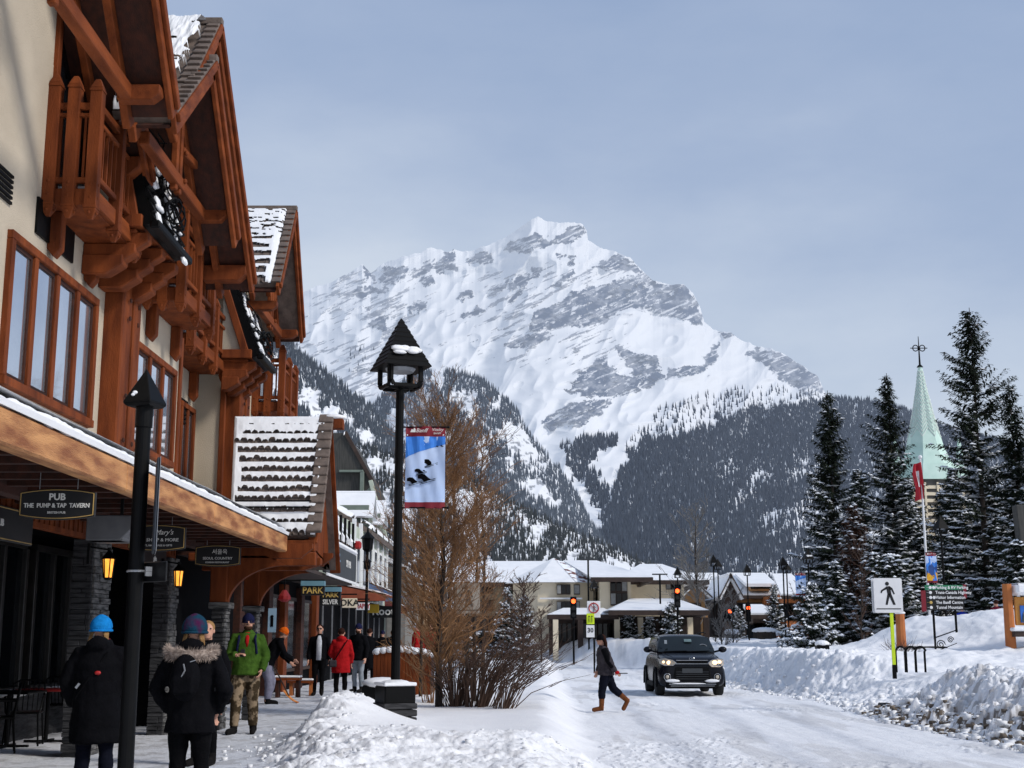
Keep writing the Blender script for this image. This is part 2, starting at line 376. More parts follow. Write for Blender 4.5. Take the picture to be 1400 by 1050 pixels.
surfD, ridD = terrain('hill', [(450,600),(560,628),(640,650),(690,682),(740,708),(800,735),(870,765),(930,792),(1100,820),(1650,826)], 450, 1650, 400, 120, 800, 1500, 866, 30, 13, mB, rock_low, 1.0, 40.0)
# ------------------------------------------------------------ forest on the slopes: every tree a small spruce, as one uncountable mass
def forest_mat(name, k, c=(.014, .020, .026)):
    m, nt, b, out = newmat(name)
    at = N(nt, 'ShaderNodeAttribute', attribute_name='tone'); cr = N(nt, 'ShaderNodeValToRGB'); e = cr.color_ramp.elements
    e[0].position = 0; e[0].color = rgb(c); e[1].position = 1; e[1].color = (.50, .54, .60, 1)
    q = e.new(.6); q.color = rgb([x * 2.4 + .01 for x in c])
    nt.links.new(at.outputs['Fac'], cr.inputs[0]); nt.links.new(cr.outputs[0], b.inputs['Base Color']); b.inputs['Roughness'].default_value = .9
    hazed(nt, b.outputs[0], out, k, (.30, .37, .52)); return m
def forest(name, surf, px, py, hgt, mat, seed, wide=.17, snowy=.2):
    g = np.random.RandomState(seed); P = surf(px, py); n = len(P); hh = hgt * (.55 + .7 * g.rand(n)); r = hh * wide * (.8 + .5 * g.rand(n))
    ns = 5; tiers = ((0.0, 1.0, .62), (.38, .62, 1.0)); V = []; FC = []; T = []; base = 0
    for (a0, rr, a1) in tiers:
        ang = g.rand(n)[:, None] * 6.28 + np.arange(ns)[None] * 2 * PI / ns
        ring = np.stack([P[:, 0:1] + np.cos(ang) * (r * rr)[:, None], P[:, 1:2] + np.sin(ang) * (r * rr)[:, None], np.repeat(P[:, 2:3] + (hh * a0)[:, None] - 2, ns, 1)], -1)
        top = np.stack([P[:, 0], P[:, 1], P[:, 2] + hh * a1], -1)[:, None]
        blk = np.concatenate([ring, top], 1); V.append(blk.reshape(-1, 3))
        idx = base + np.arange(n)[:, None] * (ns + 1)
        for k in range(ns): FC.append(np.concatenate([idx + k, idx + (k + 1) % ns, idx + ns], 1))
        tone = np.clip(g.rand(n) ** 1.6 * .62 + (g.rand(n) < snowy) * .6, 0, 1)
        tt = np.repeat(tone[:, None], ns + 1, 1); tt[:, ns] *= .5; T.append(tt.reshape(-1)); base += n * (ns + 1)
    me = np_mesh(name, np.concatenate(V), np.concatenate(FC), mat); at = me.attributes.new('tone', 'FLOAT', 'POINT'); at.data.foreach_set('value', np.concatenate(T).astype(np.float32))
    o = bpy.data.objects.new(name, me); COL.objects.link(o); tag(o, kind='stuff'); return o
def scatter(n, x0, x1, y0, y1, dens, seed):
    g = np.random.RandomState(seed); x = x0 + (x1 - x0) * g.rand(n); y = y0 + (y1 - y0) * g.rand(n); k = g.rand(n) < dens(x, y); return x[k], y[k]
FR = [(843,760),(836,700),(840,665),(848,650),(858,635),(870,612),(880,600),(888,598),(900,606),(925,597),(950,590),(985,573),(1010,564),(1050,562),(1100,554),(1130,546),(1200,548),(1650,680),(1650,840),(840,840)]
def densA(x, y):
    w1 = (fbm(x / 10, y / 10, 4, 6) - .5) * 26
    a = inpoly(x + w1, y + w1 * .6, FR).astype(float)
    open_ = sstep(.47, .57, fbm((x + y * .8) / 36, y / 34, 4, 12)) * sstep(930, 1010, x) * sstep(600, 650, y)
    open_ = np.maximum(open_, sstep(.52, .6, fbm(x / 22, y / 40, 4, 19)) * sstep(690, 740, y) * .75)
    open_ = np.maximum(open_, sstep(.50, .62, fbm(x / 4.5, y / 15, 3, 91)) * (.35 + .45 * sstep(600, 720, y)))
    a = a * (1 - .80 * open_)
    a = np.maximum(a, inpoly(x + w1, y + w1 * .5, [(783,604),(846,598),(838,614),(806,630),(790,622)]) * .8)
    a = np.maximum(a, inpoly(x + w1 * 1.5, y, [(770,600),(800,625),(835,690),(848,740),(838,745),(805,680),(768,625)]) * .35)
    a = np.maximum(a, inpoly(x, y + w1, [(800,735),(850,715),(850,790),(780,790)]) * .5)
    a = np.maximum(a, inpoly(x, y, [(855,610),(900,560),(960,540),(1050,525),(1110,535),(1130,548),(1000,565),(900,605),(860,640)]) * .06)
    a = np.maximum(a, inpoly(x + w1, y, [(480,480),(510,470),(500,500),(470,510)]) * .25)
    return a
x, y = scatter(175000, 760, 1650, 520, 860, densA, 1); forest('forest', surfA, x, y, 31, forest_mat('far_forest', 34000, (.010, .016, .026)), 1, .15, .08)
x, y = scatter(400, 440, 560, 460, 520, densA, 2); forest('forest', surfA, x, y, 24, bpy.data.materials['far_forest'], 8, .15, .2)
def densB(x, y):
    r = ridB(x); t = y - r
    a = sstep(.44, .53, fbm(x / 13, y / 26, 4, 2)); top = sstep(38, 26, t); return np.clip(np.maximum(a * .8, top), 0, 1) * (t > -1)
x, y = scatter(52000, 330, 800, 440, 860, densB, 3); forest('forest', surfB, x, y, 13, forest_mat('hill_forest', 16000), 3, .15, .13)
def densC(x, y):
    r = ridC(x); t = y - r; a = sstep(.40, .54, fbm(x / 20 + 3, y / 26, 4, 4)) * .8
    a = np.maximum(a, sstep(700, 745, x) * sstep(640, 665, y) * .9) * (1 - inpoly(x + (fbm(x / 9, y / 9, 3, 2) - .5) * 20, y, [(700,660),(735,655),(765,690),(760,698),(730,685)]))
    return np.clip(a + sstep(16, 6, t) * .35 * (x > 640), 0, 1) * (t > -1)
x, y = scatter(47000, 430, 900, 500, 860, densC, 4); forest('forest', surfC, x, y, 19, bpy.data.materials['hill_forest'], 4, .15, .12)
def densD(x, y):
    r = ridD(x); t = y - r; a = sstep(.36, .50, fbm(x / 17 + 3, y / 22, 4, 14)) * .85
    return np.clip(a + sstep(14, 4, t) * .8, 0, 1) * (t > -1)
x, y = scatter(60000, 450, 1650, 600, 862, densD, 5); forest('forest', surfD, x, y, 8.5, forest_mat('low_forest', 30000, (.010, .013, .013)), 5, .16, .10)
# ------------------------------------------------------------ ground: one relief, split into road, pavement and snow banks
def road_l(y): return np.interp(y, [4, 12, 16, 28, 45, 76, 130, 400], [.85, .95, 1.1, 1.55, 1.9, 2.6, 3.6, 6])
def road_r(y): return np.interp(y, [4, 19, 26, 28.5, 33, 40, 43, 87, 160, 400], [7.3, 7.35, 7.3, 7.5, 7.9, 7.5, 7.2, 8.8, 9.0, 9.0])
def pave_r(y): return np.interp(y, [4, 11, 14.7, 17, 20.4, 24, 30, 40, 400], [-2.0, -2.2, -2.5, -3.0, -3.15, -2.9, -2.6, -2.5, -2.5])
def mnd(x, y, cx, cy, rx, ry, h): return h * np.exp(-(((x - cx) / rx) ** 2 + ((y - cy) / ry) ** 2))
def relief(x, y):
    n1 = fbm(x * 1.1, y * .9, 4, 1); n2 = fbm(x * 5, y * 5, 4, 2); wob = (fbm(x * .9, y * .9, 3, 7) - .5)
    xl = road_l(y) + wob * .35; xr = road_r(y) + (fbm(x * .5, y * .8, 3, 6) - .5) * .7; xp = pave_r(y) + (fbm(x * .8, y * .9, 4, 8) - .5) * .55
    z = np.full(x.shape, -.15)
    # packed road: tyre ruts and small scuffs
    road = z + .035 * (fbm(x * 3.0, y * .25, 4, 3) - .5) + .02 * (n2 - .5) + .022 * sstep(.55, .8, vn(x * 14, y * 9, 4)) * sstep(.45, .6, fbm(x * .6, y * .3, 3, 77))
    trk = sum(np.exp(-((x - (xl + o + .25 * np.sin(y * .11 + o))) / .24) ** 2) for o in (1.3, 2.9, 4.0, 5.5)) * (.4 + .6 * fbm(x * 2, y * .3, 3, 88)) * sstep(.3, 1.0, x - xl) * sstep(.2, .9, xr - x)
    road = road - .022 * trk
    # pavement
    pave = 0 + .03 * (fbm(x * 2.2, y * 2.2, 4, 5) - .5) + .018 * (fbm(x * 9, y * 9, 3, 6) - .5)
    # island between pavement and road
    smooth = .16 + .12 * (fbm(x * .45, y * .35, 3, 12) - .3)
    w1, id1 = worley(x * 4.2 + wob, y * 4.2, 3); w2, id2 = worley(x * 10, y * 10, 4)
    dm1 = np.sqrt(np.clip(.30 - w1 * w1, 0, 1)); dm2 = np.sqrt(np.clip(.30 - w2 * w2, 0, 1)); ww = (x * 1.0, y * 1.0)
    chunk = dm1 * .06 * sstep(.6, .9, id1) + dm2 * .028 * id2 + .20 * (fbm(x * 2.6 + wob, y * 2.6, 6, 61, .6) - .5)
    edge_r = sstep(0, .95, xl - x)                    # step down to the road
    isl = -.15 + edge_r * (.15 + smooth) + .03 * np.exp(-((xl - x - .9) / .5) ** 2)
    dl = x - xp                                        # distance from the pavement side
    heap = mnd(x, y, -2.40, 19.4, .85, 1.8, .40) + mnd(x, y, -2.5, 21.8, .5, 1.0, .16) + mnd(x, y, -1.4, 16.0, .9, 1.7, .20) + mnd(x, y, -.3, 15.2, 1.5, 1.6, .13) + mnd(x, y, .85, 15.0, .5, 2.0, .10)
    rim = .10 * np.exp(-((dl - .55) / .45) ** 2) * sstep(30, 22, y)
    cm = np.clip(sstep(-.5, .1, dl) * sstep(1.25, .35, dl) + .75 * sstep(17.0, 15.6, y + wob * 2 + .3 * np.sin(x * 2.6)) * sstep(-.2, .2, dl), 0, 1) * sstep(.05, .4, xl - x + .1)
    isl = isl * sstep(-.15, .5, dl) + heap * sstep(-.35, .5, dl) + rim + cm * chunk * sstep(-.45, .05, dl) * (.45 + .75 * sstep(28, 20, y))
    h = np.where(x > xl, road, np.where(dl > -.45, np.maximum(isl, pave * sstep(.35, -.1, dl) + (1 - sstep(.35, -.1, dl)) * -.4), pave))
    # right bank
    d = x - xr
    near = sstep(30.0, 27.0, y + wob * 2); far = sstep(34, 38, y + wob * 2); mid = 1 - np.clip(near + far, 0, 1)
    hb = near * (.86 + .16 * n1) + mid * (.55 + .25 * n1) + far * (1.02 + .25 * n1 + .35 * sstep(60, 90, y))
    rise = near * sstep(-.05, 1.9, d) + mid * sstep(0, 3.2, d) + far * sstep(0, 1.8, d)
    w3, id3 = worley(x * 2.6, y * 2.2, 13)
    rough = np.clip(sstep(-.15, .3, d) * sstep(3.4, 1.2, d), 0, 1) * (near * 1.0 + mid * .5 + far * .85)
    bank = -.15 + hb * rise + rough * (dm1 * .16 * (.1 + id1) + np.sqrt(np.clip(.34 - w3 * w3, 0, 1)) * .26 * (id3 - .2) + dm2 * .13 * (.1 + id2) + .26 * (fbm(x * 2.6, y * 2.6, 5, 63, .52) - .55) + .03 * (ridged(x * 9, y * 9, 3, 64) - .6))
    plate = sstep(2.0, 6.0, d) * (.10 * (n1 - .4) + .10 * (fbm(x * .35, y * .3, 3, 30) - .3))
    bank = bank + plate + mnd(x, y, 16.9, 45, 2.6, 3.5, 1.25) + mnd(x, y, 14.4, 48, 1.9, 2.4, .85) + mnd(x, y, 12.6, 33, 2.2, 1.6, .20) + mnd(x, y, 21.0, 43, 3.0, 3.0, .9)
    hr = np.where(d > -.2, np.maximum(bank, road), road)
    z = np.where(x > xr - .25, hr, h)
    # low heap that crosses the end of the street
    ax, ay, bx_, by_ = 2.6, 98.0, 9.5, 78.0; tt = np.clip(((x - ax) * (bx_ - ax) + (y - ay) * (by_ - ay)) / ((bx_ - ax) ** 2 + (by_ - ay) ** 2), 0, 1); dd_ = np.hypot(x - ax - tt * (bx_ - ax), (y - ay - tt * (by_ - ay)))
    z = np.maximum(z, -.2 + (1.35 + .5 * n1) * sstep(3.4, 0.4, dd_) + .12 * (n2 - .5) * (dd_ < 3))
    far_edge = sstep(0, 8, y - 250); z = z * (1 - far_edge) + .6 * far_edge
    dirt = np.clip(rough * sstep(1.25, .1, d) * near * 1.5 + rough * sstep(.5, .05, d) * (mid + far) * .6, 0, 1) * sstep(.50, .57, fbm(x * 6.5, y * 6.5, 5, 50, .65))
    dirt = np.maximum(dirt, .5 * sstep(.60, .68, fbm(x * 4.0, y * 4.0, 4, 51)) * rough * near)
    dirt = np.maximum(dirt, .20 * ((x > xl) & (x < xr)) * sstep(.56, .66, fbm(x * 2.0, y * .35, 5, 52)) )
    dirt = np.maximum(dirt, .30 * (x < xp) * sstep(.52, .66, fbm(x * 5, y * 4, 5, 53)))
    dirt = np.maximum(dirt, .35 * cm * sstep(.45, .1, w1) * sstep(.6, .75, id1))
    # greyer tone on the pavement and along the wheel tracks
    grey = np.where(x < xp, .62, np.where((x > xl) & (x < xr), np.clip(.06 + .55 * trk, 0, 1), 0.0)); dirt = np.maximum(dirt, .16 * trk * ((x > xl) & (x < xr)) * sstep(.42, .6, fbm(x * 3, y * .8, 5, 89)))
    kind = np.where((x > xl) & (x < xr), 1, np.where(x < xp, 2, 0))
    return z, dirt, grey, kind
def snow_ground_mat():
    m, nt, b, out = newmat('ground_snow')
    tc = N(nt, 'ShaderNodeTexCoord'); no = N(nt, 'ShaderNodeTexNoise', Scale=2.2, Detail=8, Roughness=.6); nt.links.new(tc.outputs['Object'], no.inputs['Vector'])
    cr = N(nt, 'ShaderNodeValToRGB'); e = cr.color_ramp.elements; e[0].position = .3; e[0].color = (.83, .83, .85, 1); e[1].position = .7; e[1].color = (.90, .895, .90, 1)
    nt.links.new(no.outputs['Fac'], cr.inputs[0])
    g = N(nt, 'ShaderNodeAttribute', attribute_name='grey'); ns = N(nt, 'ShaderNodeTexNoise', Scale=7.0, Detail=8, Roughness=.7); nt.links.new(tc.outputs['Object'], ns.inputs['Vector'])
    r2 = N(nt, 'ShaderNodeValToRGB'); e = r2.color_ramp.elements; e[0].position = .36; e[0].color = (.40, .43, .49, 1); e[1].position = .62; e[1].color = (.60, .62, .68, 1); nt.links.new(ns.outputs['Fac'], r2.inputs[0])
    mg = N(nt, 'ShaderNodeMixRGB'); nt.links.new(g.outputs['Fac'], mg.inputs[0]); nt.links.new(cr.outputs[0], mg.inputs[1]); nt.links.new(r2.outputs[0], mg.inputs[2])
    d = N(nt, 'ShaderNodeAttribute', attribute_name='dirt'); md = N(nt, 'ShaderNodeMixRGB'); nt.links.new(d.outputs['Fac'], md.inputs[0]); nt.links.new(mg.outputs[0], md.inputs[1]); md.inputs[2].default_value = (.13, .10, .075, 1)
    nt.links.new(md.outputs[0], b.inputs['Base Color']); b.inputs['Roughness'].default_value = .7; b.inputs['Specular IOR Level'].default_value = .2
    n2 = N(nt, 'ShaderNodeTexNoise', Scale=26, Detail=5, Roughness=.65); nt.links.new(tc.outputs['Object'], n2.inputs['Vector'])
    bp = N(nt, 'ShaderNodeBump', Strength=.55, Distance=.03); nt.links.new(n2.outputs['Fac'], bp.inputs['Height']); nt.links.new(bp.outputs[0], b.inputs['Normal'])
    return m
GM = snow_ground_mat(); MT['ground'] = GM
nu, nv = 1080, 1090
px = np.linspace(-260, 1660, nu); dist = np.concatenate([np.geomspace(9, 52, 930), np.geomspace(52, 1400, 161)[1:]])
PX, DD = np.meshgrid(px, dist); GX = (PX - 700) / F * DD; GY = DD
gz, gd, gg, gk = relief(GX, GY); V = np.stack([GX, GY, gz], -1).reshape(-1, 3)
kf = gk[:-1, :-1].reshape(-1)
for kk, nm in ((1, 'road'), (2, 'pavement'), (0, 'snow_bank')):
    o = grid_mesh(nm, V, nu, nv, GM, {'dirt': gd.reshape(-1), 'grey': gg.reshape(-1)}, keep=(kf == kk)); tag(o, kind='structure')
b_ = MB(); b_.add([(-9000, -300, -.6), (9000, -300, -.6), (9000, 9000, -.6), (-9000, 9000, -.6)], [(0, 1, 2, 3)]); tag(b_.build('ground', MT['snow']), kind='structure')
def gz_at(x, y): return float(relief(np.array([float(x)]), np.array([float(y)]))[0][0])
# loose clods along the ploughed edges
g = np.random.RandomState(5); cb = []; cf = []
def clods(n, fx, smin, smax):
    for i in range(n):
        x, y = fx(); z = gz_at(x, y); s = smin + (smax - smin) * g.rand() ** 3; o = len(cb)
        for k in range(8):
            sx_, sy_, sz_ = (1 if k & 1 else -1), (1 if k & 2 else -1), (1 if k & 4 else -1)
            cb.append((x + sx_ * s * (.5 + .5 * g.rand()), y + sy_ * s * (.5 + .5 * g.rand()), z + s * .3 + sz_ * s * (.35 + .4 * g.rand())))
        for f in ((0, 2, 3, 1), (4, 5, 7, 6), (0, 1, 5, 4), (2, 6, 7, 3), (0, 4, 6, 2), (1, 3, 7, 5)): cf.append([o + q for q in f])
def fa(): y = 13.5 + 10 * g.rand(); return float(pave_r(y)) + g.normal(.15, .45), y
def fb(): y = 19 + 11 * g.rand(); return float(road_r(y)) + abs(g.normal(.2, .45)) - .15, y
def fc_(): x = -2.4 + 3.3 * g.rand(); return x, 14.2 + 1.8 * g.rand()
def fd(): y = 30 + 25 * g.rand(); return float(road_r(y)) + abs(g.normal(.3, .6)) - .2, y
clods(380, fa, .006, .045); clods(900, fb, .010, .09); clods(90, fc_, .008, .05); clods(500, fd, .015, .09)
me = np_mesh('snow_clods', np.array(cb), np.array(cf), MT['snow'], False); o = bpy.data.objects.new('snow_clods', me); COL.objects.link(o); tag(o, kind='stuff')
cb = []; cf = []
def fe(): y = 18 + 11 * g.rand(); return float(road_r(y)) + abs(g.normal(.05, .35)) - .1, y
clods(700, fe, .008, .07)
me = np_mesh('dirty_clods', np.array(cb), np.array(cf), M('dirty_ice', (.20, .16, .12), .8, (.08, .06, .045), 9), False); o = bpy.data.objects.new('dirty_clods', me); COL.objects.link(o); tag(o, kind='stuff')
# ------------------------------------------------------------ timbered hotel on the left
hotel = thing('timber_hotel', 'cream stucco hotel with red-brown timber balconies and steep gables over a long canopy', 'hotel', (-5.5, 16, 0))
WX = -5.5
Yc = onX(244, 550, WX).y; Yd = 25.0; Ye = 30.2
YC1 = onX(139, 480, WX).y
w_ = MB()
w_.bb((-14, 5, 3.05), (WX, Yc, 8.2)); w_.bb((-14, 5, 8.2), (WX - .004, 15.6, 12.4)); w_.bb((-14, 15.6, 8.2), (WX - .006, 17.3, 8.9)); w_.bb((-14, Yc, 3.05), (-6.1, Yd, 8.0)); w_.bb((-14, Yd, 3.05), (-5.6, Ye, 8.0))
HM = MT
MT['frame'] = M('highlit_dark_frame', (.03, .027, .025), .35, (.012, .011, .010), 5, spec=.5)  # colour lifted above black as a painted highlight on the mullions, plus sheen
# three street gables -----------------------------------------------------
def roof_plate(mb, a, b, x0, x1, t, mi=0):
    """a,b = (y,z) of the rake edge, swept from x0 to x1"""
    mb.slab([(x0, a[0], a[1]), (x0, b[0], b[1]), (x1, b[0], b[1]), (x1, a[0], a[1])], t, mi)
gables = []
XG = -3.9
p_e = onX(237, 143, XG); p_m = onX(217, 0, XG); d_ = (p_m - p_e); sl = d_.z / d_.y
ya = p_e.y - 2.9
gables.append(dict(x=XG, a=(ya, p_e.z + sl * (ya - p_e.y)), n=(ya - 2.6, p_e.z + .5), f=(p_e.y, p_e.z)))
XG = -4.2; A = onX(298, 33, XG); n_ = onX(240, 152, XG); f_ = onX(345, 383, XG); gables.append(dict(x=XG, a=(A.y, A.z), n=(n_.y, n_.z), f=(f_.y, f_.z)))
XF = -4.08; A = onX(291, 84, XF); n_ = onX(238, 156, XF); f_ = onX(322, 322, XF); gfront = dict(x=XF, a=(A.y, A.z), n=(n_.y, n_.z), f=(f_.y, f_.z), front=True)
XG = -4.55; A = onX(402, 287, XG); n_ = onX(380, 388, XG); f_ = onX(413, 458, XG); gables.append(dict(x=XG, a=(A.y, A.z), n=(n_.y, n_.z), f=(f_.y, f_.z)))
gables.insert(2, gfront); gables[0]['trunc'] = True; gfront['trunc'] = True; gables.append(dict(x=-4.75, a=(13.2, 10.7), n=(10.4, 8.2), f=(16.45, 7.38), outer=True)); gables[1]['outer'] = True; gables[3], gables[4] = gables[4], gables[3]
for gi, G in enumerate(gables):
    x = G['x']; a, n, f = G['a'], G['n'], G['f']
    gr = bpy.data.objects.new('gable_roof', None); COL.objects.link(gr); gr.parent = hotel; ORG[gr] = Vector((-5.5, 16, 0))
    # wall triangle
    if not G.get('trunc'): w_.prism([(n[0] + .25, 7.9), (f[0] - .1, 7.9), (f[0] - .1, f[1] - .1), (a[0], a[1] - .35), (n[0] + .25, n[1] - .2)], 'x', -12, WX - .002 * gi if gi < 4 else -5.6)
    rf = MB(); XI = -13 if not G.get('trunc') else x - .55; XN = -5.0 if gi == 1 else XI; roof_plate(rf, n, a, x, XN, .12); roof_plate(rf, a, f, x, XI, .12)
    # individual tiles along the two rakes
    XI = -13 if not G.get('trunc') else x - .55
    for (p, q) in ((n, a), (f, a)):
        L = math.hypot(q[0] - p[0], q[1] - p[1]); k = int(L / .19); nx, nz = -(q[1] - p[1]) / L, (q[0] - p[0]) / L
        if nz < 0: nx, nz = -nx, -nz
        for i in range(k):
            t0 = i / k; t1 = (i + 1.25) / k; yy0 = p[0] + (q[0] - p[0]) * t0; zz0 = p[1] + (q[1] - p[1]) * t0; yy1 = p[0] + (q[0] - p[0]) * min(t1, 1); zz1 = p[1] + (q[1] - p[1]) * min(t1, 1)
            lift = .07; c = [(yy0 + nx * lift, zz0 + nz * lift), (yy1 + nx * .02, zz1 + nz * .02), (yy1 - nx * .03, zz1 - nz * .03), (yy0 - nx * .03, zz0 - nz * .03)]
            rf.prism(c, 'x', x + .05, x - .13)
    rf.bb((x + .07, a[0] - .06, a[1] - .02), (XI, a[0] + .06, a[1] + .08))
    rf.build('roof', HM['tile'], hotel, bevel=.008)
    so_ = MB(); roof_plate(so_, (n[0], n[1] - .14), (a[0], a[1] - .14), x - .05, XN + .1, .04); roof_plate(so_, (a[0], a[1] - .14), (f[0], f[1] - .14), x - .05, XI + .1, .04)
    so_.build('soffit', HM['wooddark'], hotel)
    bg_ = MB()
    for (p, q) in ((n, a), (f, a)):
        for (dx, w0, hh, dz) in ((0.0, .06, .24, -.14), (.055, .05, .11, -.05), (-.5, .09, .2, -.26)):
            bg_.bar((x + dx, p[0], p[1] + dz), (x + dx, q[0], q[1] + dz), w0, hh, (1, 0, 0) if False else (0, 0, 1))
    bg_.build('bargeboard', HM['woodh'], hotel, bevel=.008)
    # truss and outlookers
    tr = MB(); xt = x - .42; zc = min(n[1], f[1]) - .12 if gi else f[1] - .08
    yn, yf = n[0] + .25, f[0] - .35
    zch = zc + (.30 if G.get('front') else .05)
    if G.get('outer'):
        tr.prism([(x - .7, zch - .05), (x - .14, zch - .05), (x - .02, zch + .06), (x - .02, zch + .2), (x - .7, zch + .2)], 'y', yf - .1, yf + .14); tr.build('outlooker', HM['wood'], hotel, bevel=.012); continue
    tr.bar((xt, yn, zch), (xt, yf, zch), .13, .17)
    for dy in (-.10, .10): tr.bar((xt, a[0] + dy, zch - .16), (xt, a[0] + dy, a[1] - .3), .09, .09)
    tr.bar((xt, a[0] + .2, zch + .5), (xt, (a[0] + f[0]) / 2, (a[1] + f[1]) / 2 - .2), .1, .12); tr.bar((xt, a[0] - .2, zch + .5), (xt, (a[0] + n[0]) / 2, (a[1] + n[1]) / 2 - .2), .1, .12)
    for dz in (.45, .85): tr.ell((xt + .08, a[0] + .16, zch + dz - .4), .04, n=6, m=4)
    for yy in ((yn, yf) if gi > 3 else (yf,)):
        zz = zch; xb = xt - .1 if yy == yf else -5.4; prof = [(xb, zz - .09), (x - .14, zz - .09), (x - .04, zz - .01), (x - .04, zz + .09), (xb, zz + .09)]
        tr.prism(prof, 'y', yy - .09, yy + .09)
    tr.build('gable_truss', HM['woodh'], hotel, bevel=.012)
    bpy.data.objects.remove(gr)
# snow on the slopes that face the camera
def snow_patch(q, nu, nv, thick, cover, name='roof_snow', parent=hotel, seed=1, lift=.03):
    """irregular snow sheet on the quad q (top-left, top-right, bottom-right, bottom-left); cover(u,v)->0..1"""
    q = [Vector(p) for p in q]; nrm = (q[1] - q[0]).cross(q[3] - q[0]).normalized(); nrm = nrm if nrm.z > 0 else -nrm
    U, W = np.meshgrid(np.linspace(0, 1, nu), np.linspace(0, 1, nv)); Q = np.array([list(p) for p in q])
    P = (Q[0] * ((1 - U) * (1 - W))[..., None] + Q[1] * (U * (1 - W))[..., None] + Q[2] * (U * W)[..., None] + Q[3] * ((1 - U) * W)[..., None])
    c = cover(U, W); e = np.minimum(np.minimum(U, 1 - U), np.minimum(W, 1 - W)) * 30
    h = np.clip(c, 0, 1) ** .5 * np.clip(e, 0, 1) ** .5 * thick * (.75 + .5 * fbm(U * 9, W * 9, 3, seed)) + lift
    P = P + np.array(list(nrm)) * h[..., None]; keep = ((c[:-1, :-1] > 0) & (c[1:, 1:] > 0)).reshape(-1)
    off = np.array(list(ORG.get(parent, Vector((0, 0, 0)))))
    o = grid_mesh(name, P.reshape(-1, 3) - off, nu, nv, HM['snow'], keep=keep); o.parent = parent; ORG[o] = Vector(list(off)); return o
G = gables[1]
q2 = [(-4.98, G['a'][0], G['a'][1]), (G['x'] - .06, G['a'][0], G['a'][1]), (G['x'] - .06, G['n'][0], G['n'][1]), (-4.98, G['n'][0], G['n'][1])]
snow_patch(q2, 240, 90, .14, lambda U, W: np.where((U > .93 - .16 * vn(U * 0 + 3, W * 22, 4)) | ((fbm(U * 4, W * 36, 4, 2) > .72) & (W > .1)), 0, 1.0))
G = gables[-1]
q3 = [(G['x'] - 4, G['a'][0], G['a'][1]), (G['x'] - .14, G['a'][0], G['a'][1]), (G['x'] - .14, G['n'][0], G['n'][1]), (G['x'] - 4, G['n'][0], G['n'][1])]
def rows_cover(nrow, f0, f1, seed, left=0.0, right=1.0, top=0.0):
    def c(U, W):
        fr = (W * nrow) % 1; row = np.floor(W * nrow); k = f0 + (f1 - f0) * W
        col = np.floor(U * 20 + (row % 2) * .5); jag = (h2(col, row, seed) - .5) * .26 + (fbm(U * 30, row * 3.1, 3, seed) - .5) * .55
        open_ = (fr > (k + jag)) & (U > left + .14 * h2(row, row * 0, 3)) & (U < right - .05 * h2(row, row * 0 + 2, 3)) & (W > top)
        return np.where(open_, 0, 1.0)
    return c
def c3(U, W):
    b = rows_cover(9, .98, .30, 7)(U, W); return np.where(W < .42, np.where(fbm(U * 22, W * 60, 3, 5) > .68, 0, 1.), b)
snow_patch(q3, 260, 120, .05, c3)
def tile_courses(q, nrow, ncol, name='roof', parent=hotel, seed=0, t=.05):
    q = [Vector(p) for p in q]; nrm = (q[1] - q[0]).cross(q[3] - q[0]).normalized(); nrm = nrm if nrm.z > 0 else -nrm
    mb = MB(); r_ = random.Random(seed)
    P = lambda u, v: (q[0] * (1 - u) + q[1] * u) * (1 - v) + (q[3] * (1 - u) + q[2] * u) * v
    for i in range(nrow):
        for j in range(-1, ncol + 1):
            u0 = (j + (i % 2) * .5) / ncol; u1 = u0 + .93 / ncol; u0 = max(u0, 0); u1 = min(u1, 1)
            if u1 - u0 < .004: continue
            v0 = i / nrow; v1 = min(1, (i + 1.06) / nrow); k = r_.uniform(.8, 1.15)
            um = (u0 + u1) / 2; du = (u1 - u0)
            a, b, c, d = P(u0, v0), P(u1, v0), P(u1, v1), P(u0, v1)
            c2 = P(u1 - du * .22, v1); d2 = P(u0 + du * .22, v1); c1 = P(u1, v1 - .25 / nrow); d1 = P(u0, v1 - .25 / nrow)
            lo, hi = nrm * .0, nrm * (t * k)
            top = [a + nrm * .012, b + nrm * .012, c1 + hi, c2 + hi, d2 + hi, d1 + hi]; bot = [p - nrm * .03 for p in (a, b, c1, c2, d2, d1)]
            mb.add(top + bot, [(0, 1, 2, 3, 4, 5), (6, 11, 10, 9, 8, 7)] + [(m_, 6 + m_, 6 + (m_ + 1) % 6, (m_ + 1) % 6) for m_ in range(6)])
    return mb.build(name, HM['tile'], parent)
tile_courses([(p[0], p[1], p[2] + .0) for p in q3], 9, 20, 'roof_tiles', t=.045)
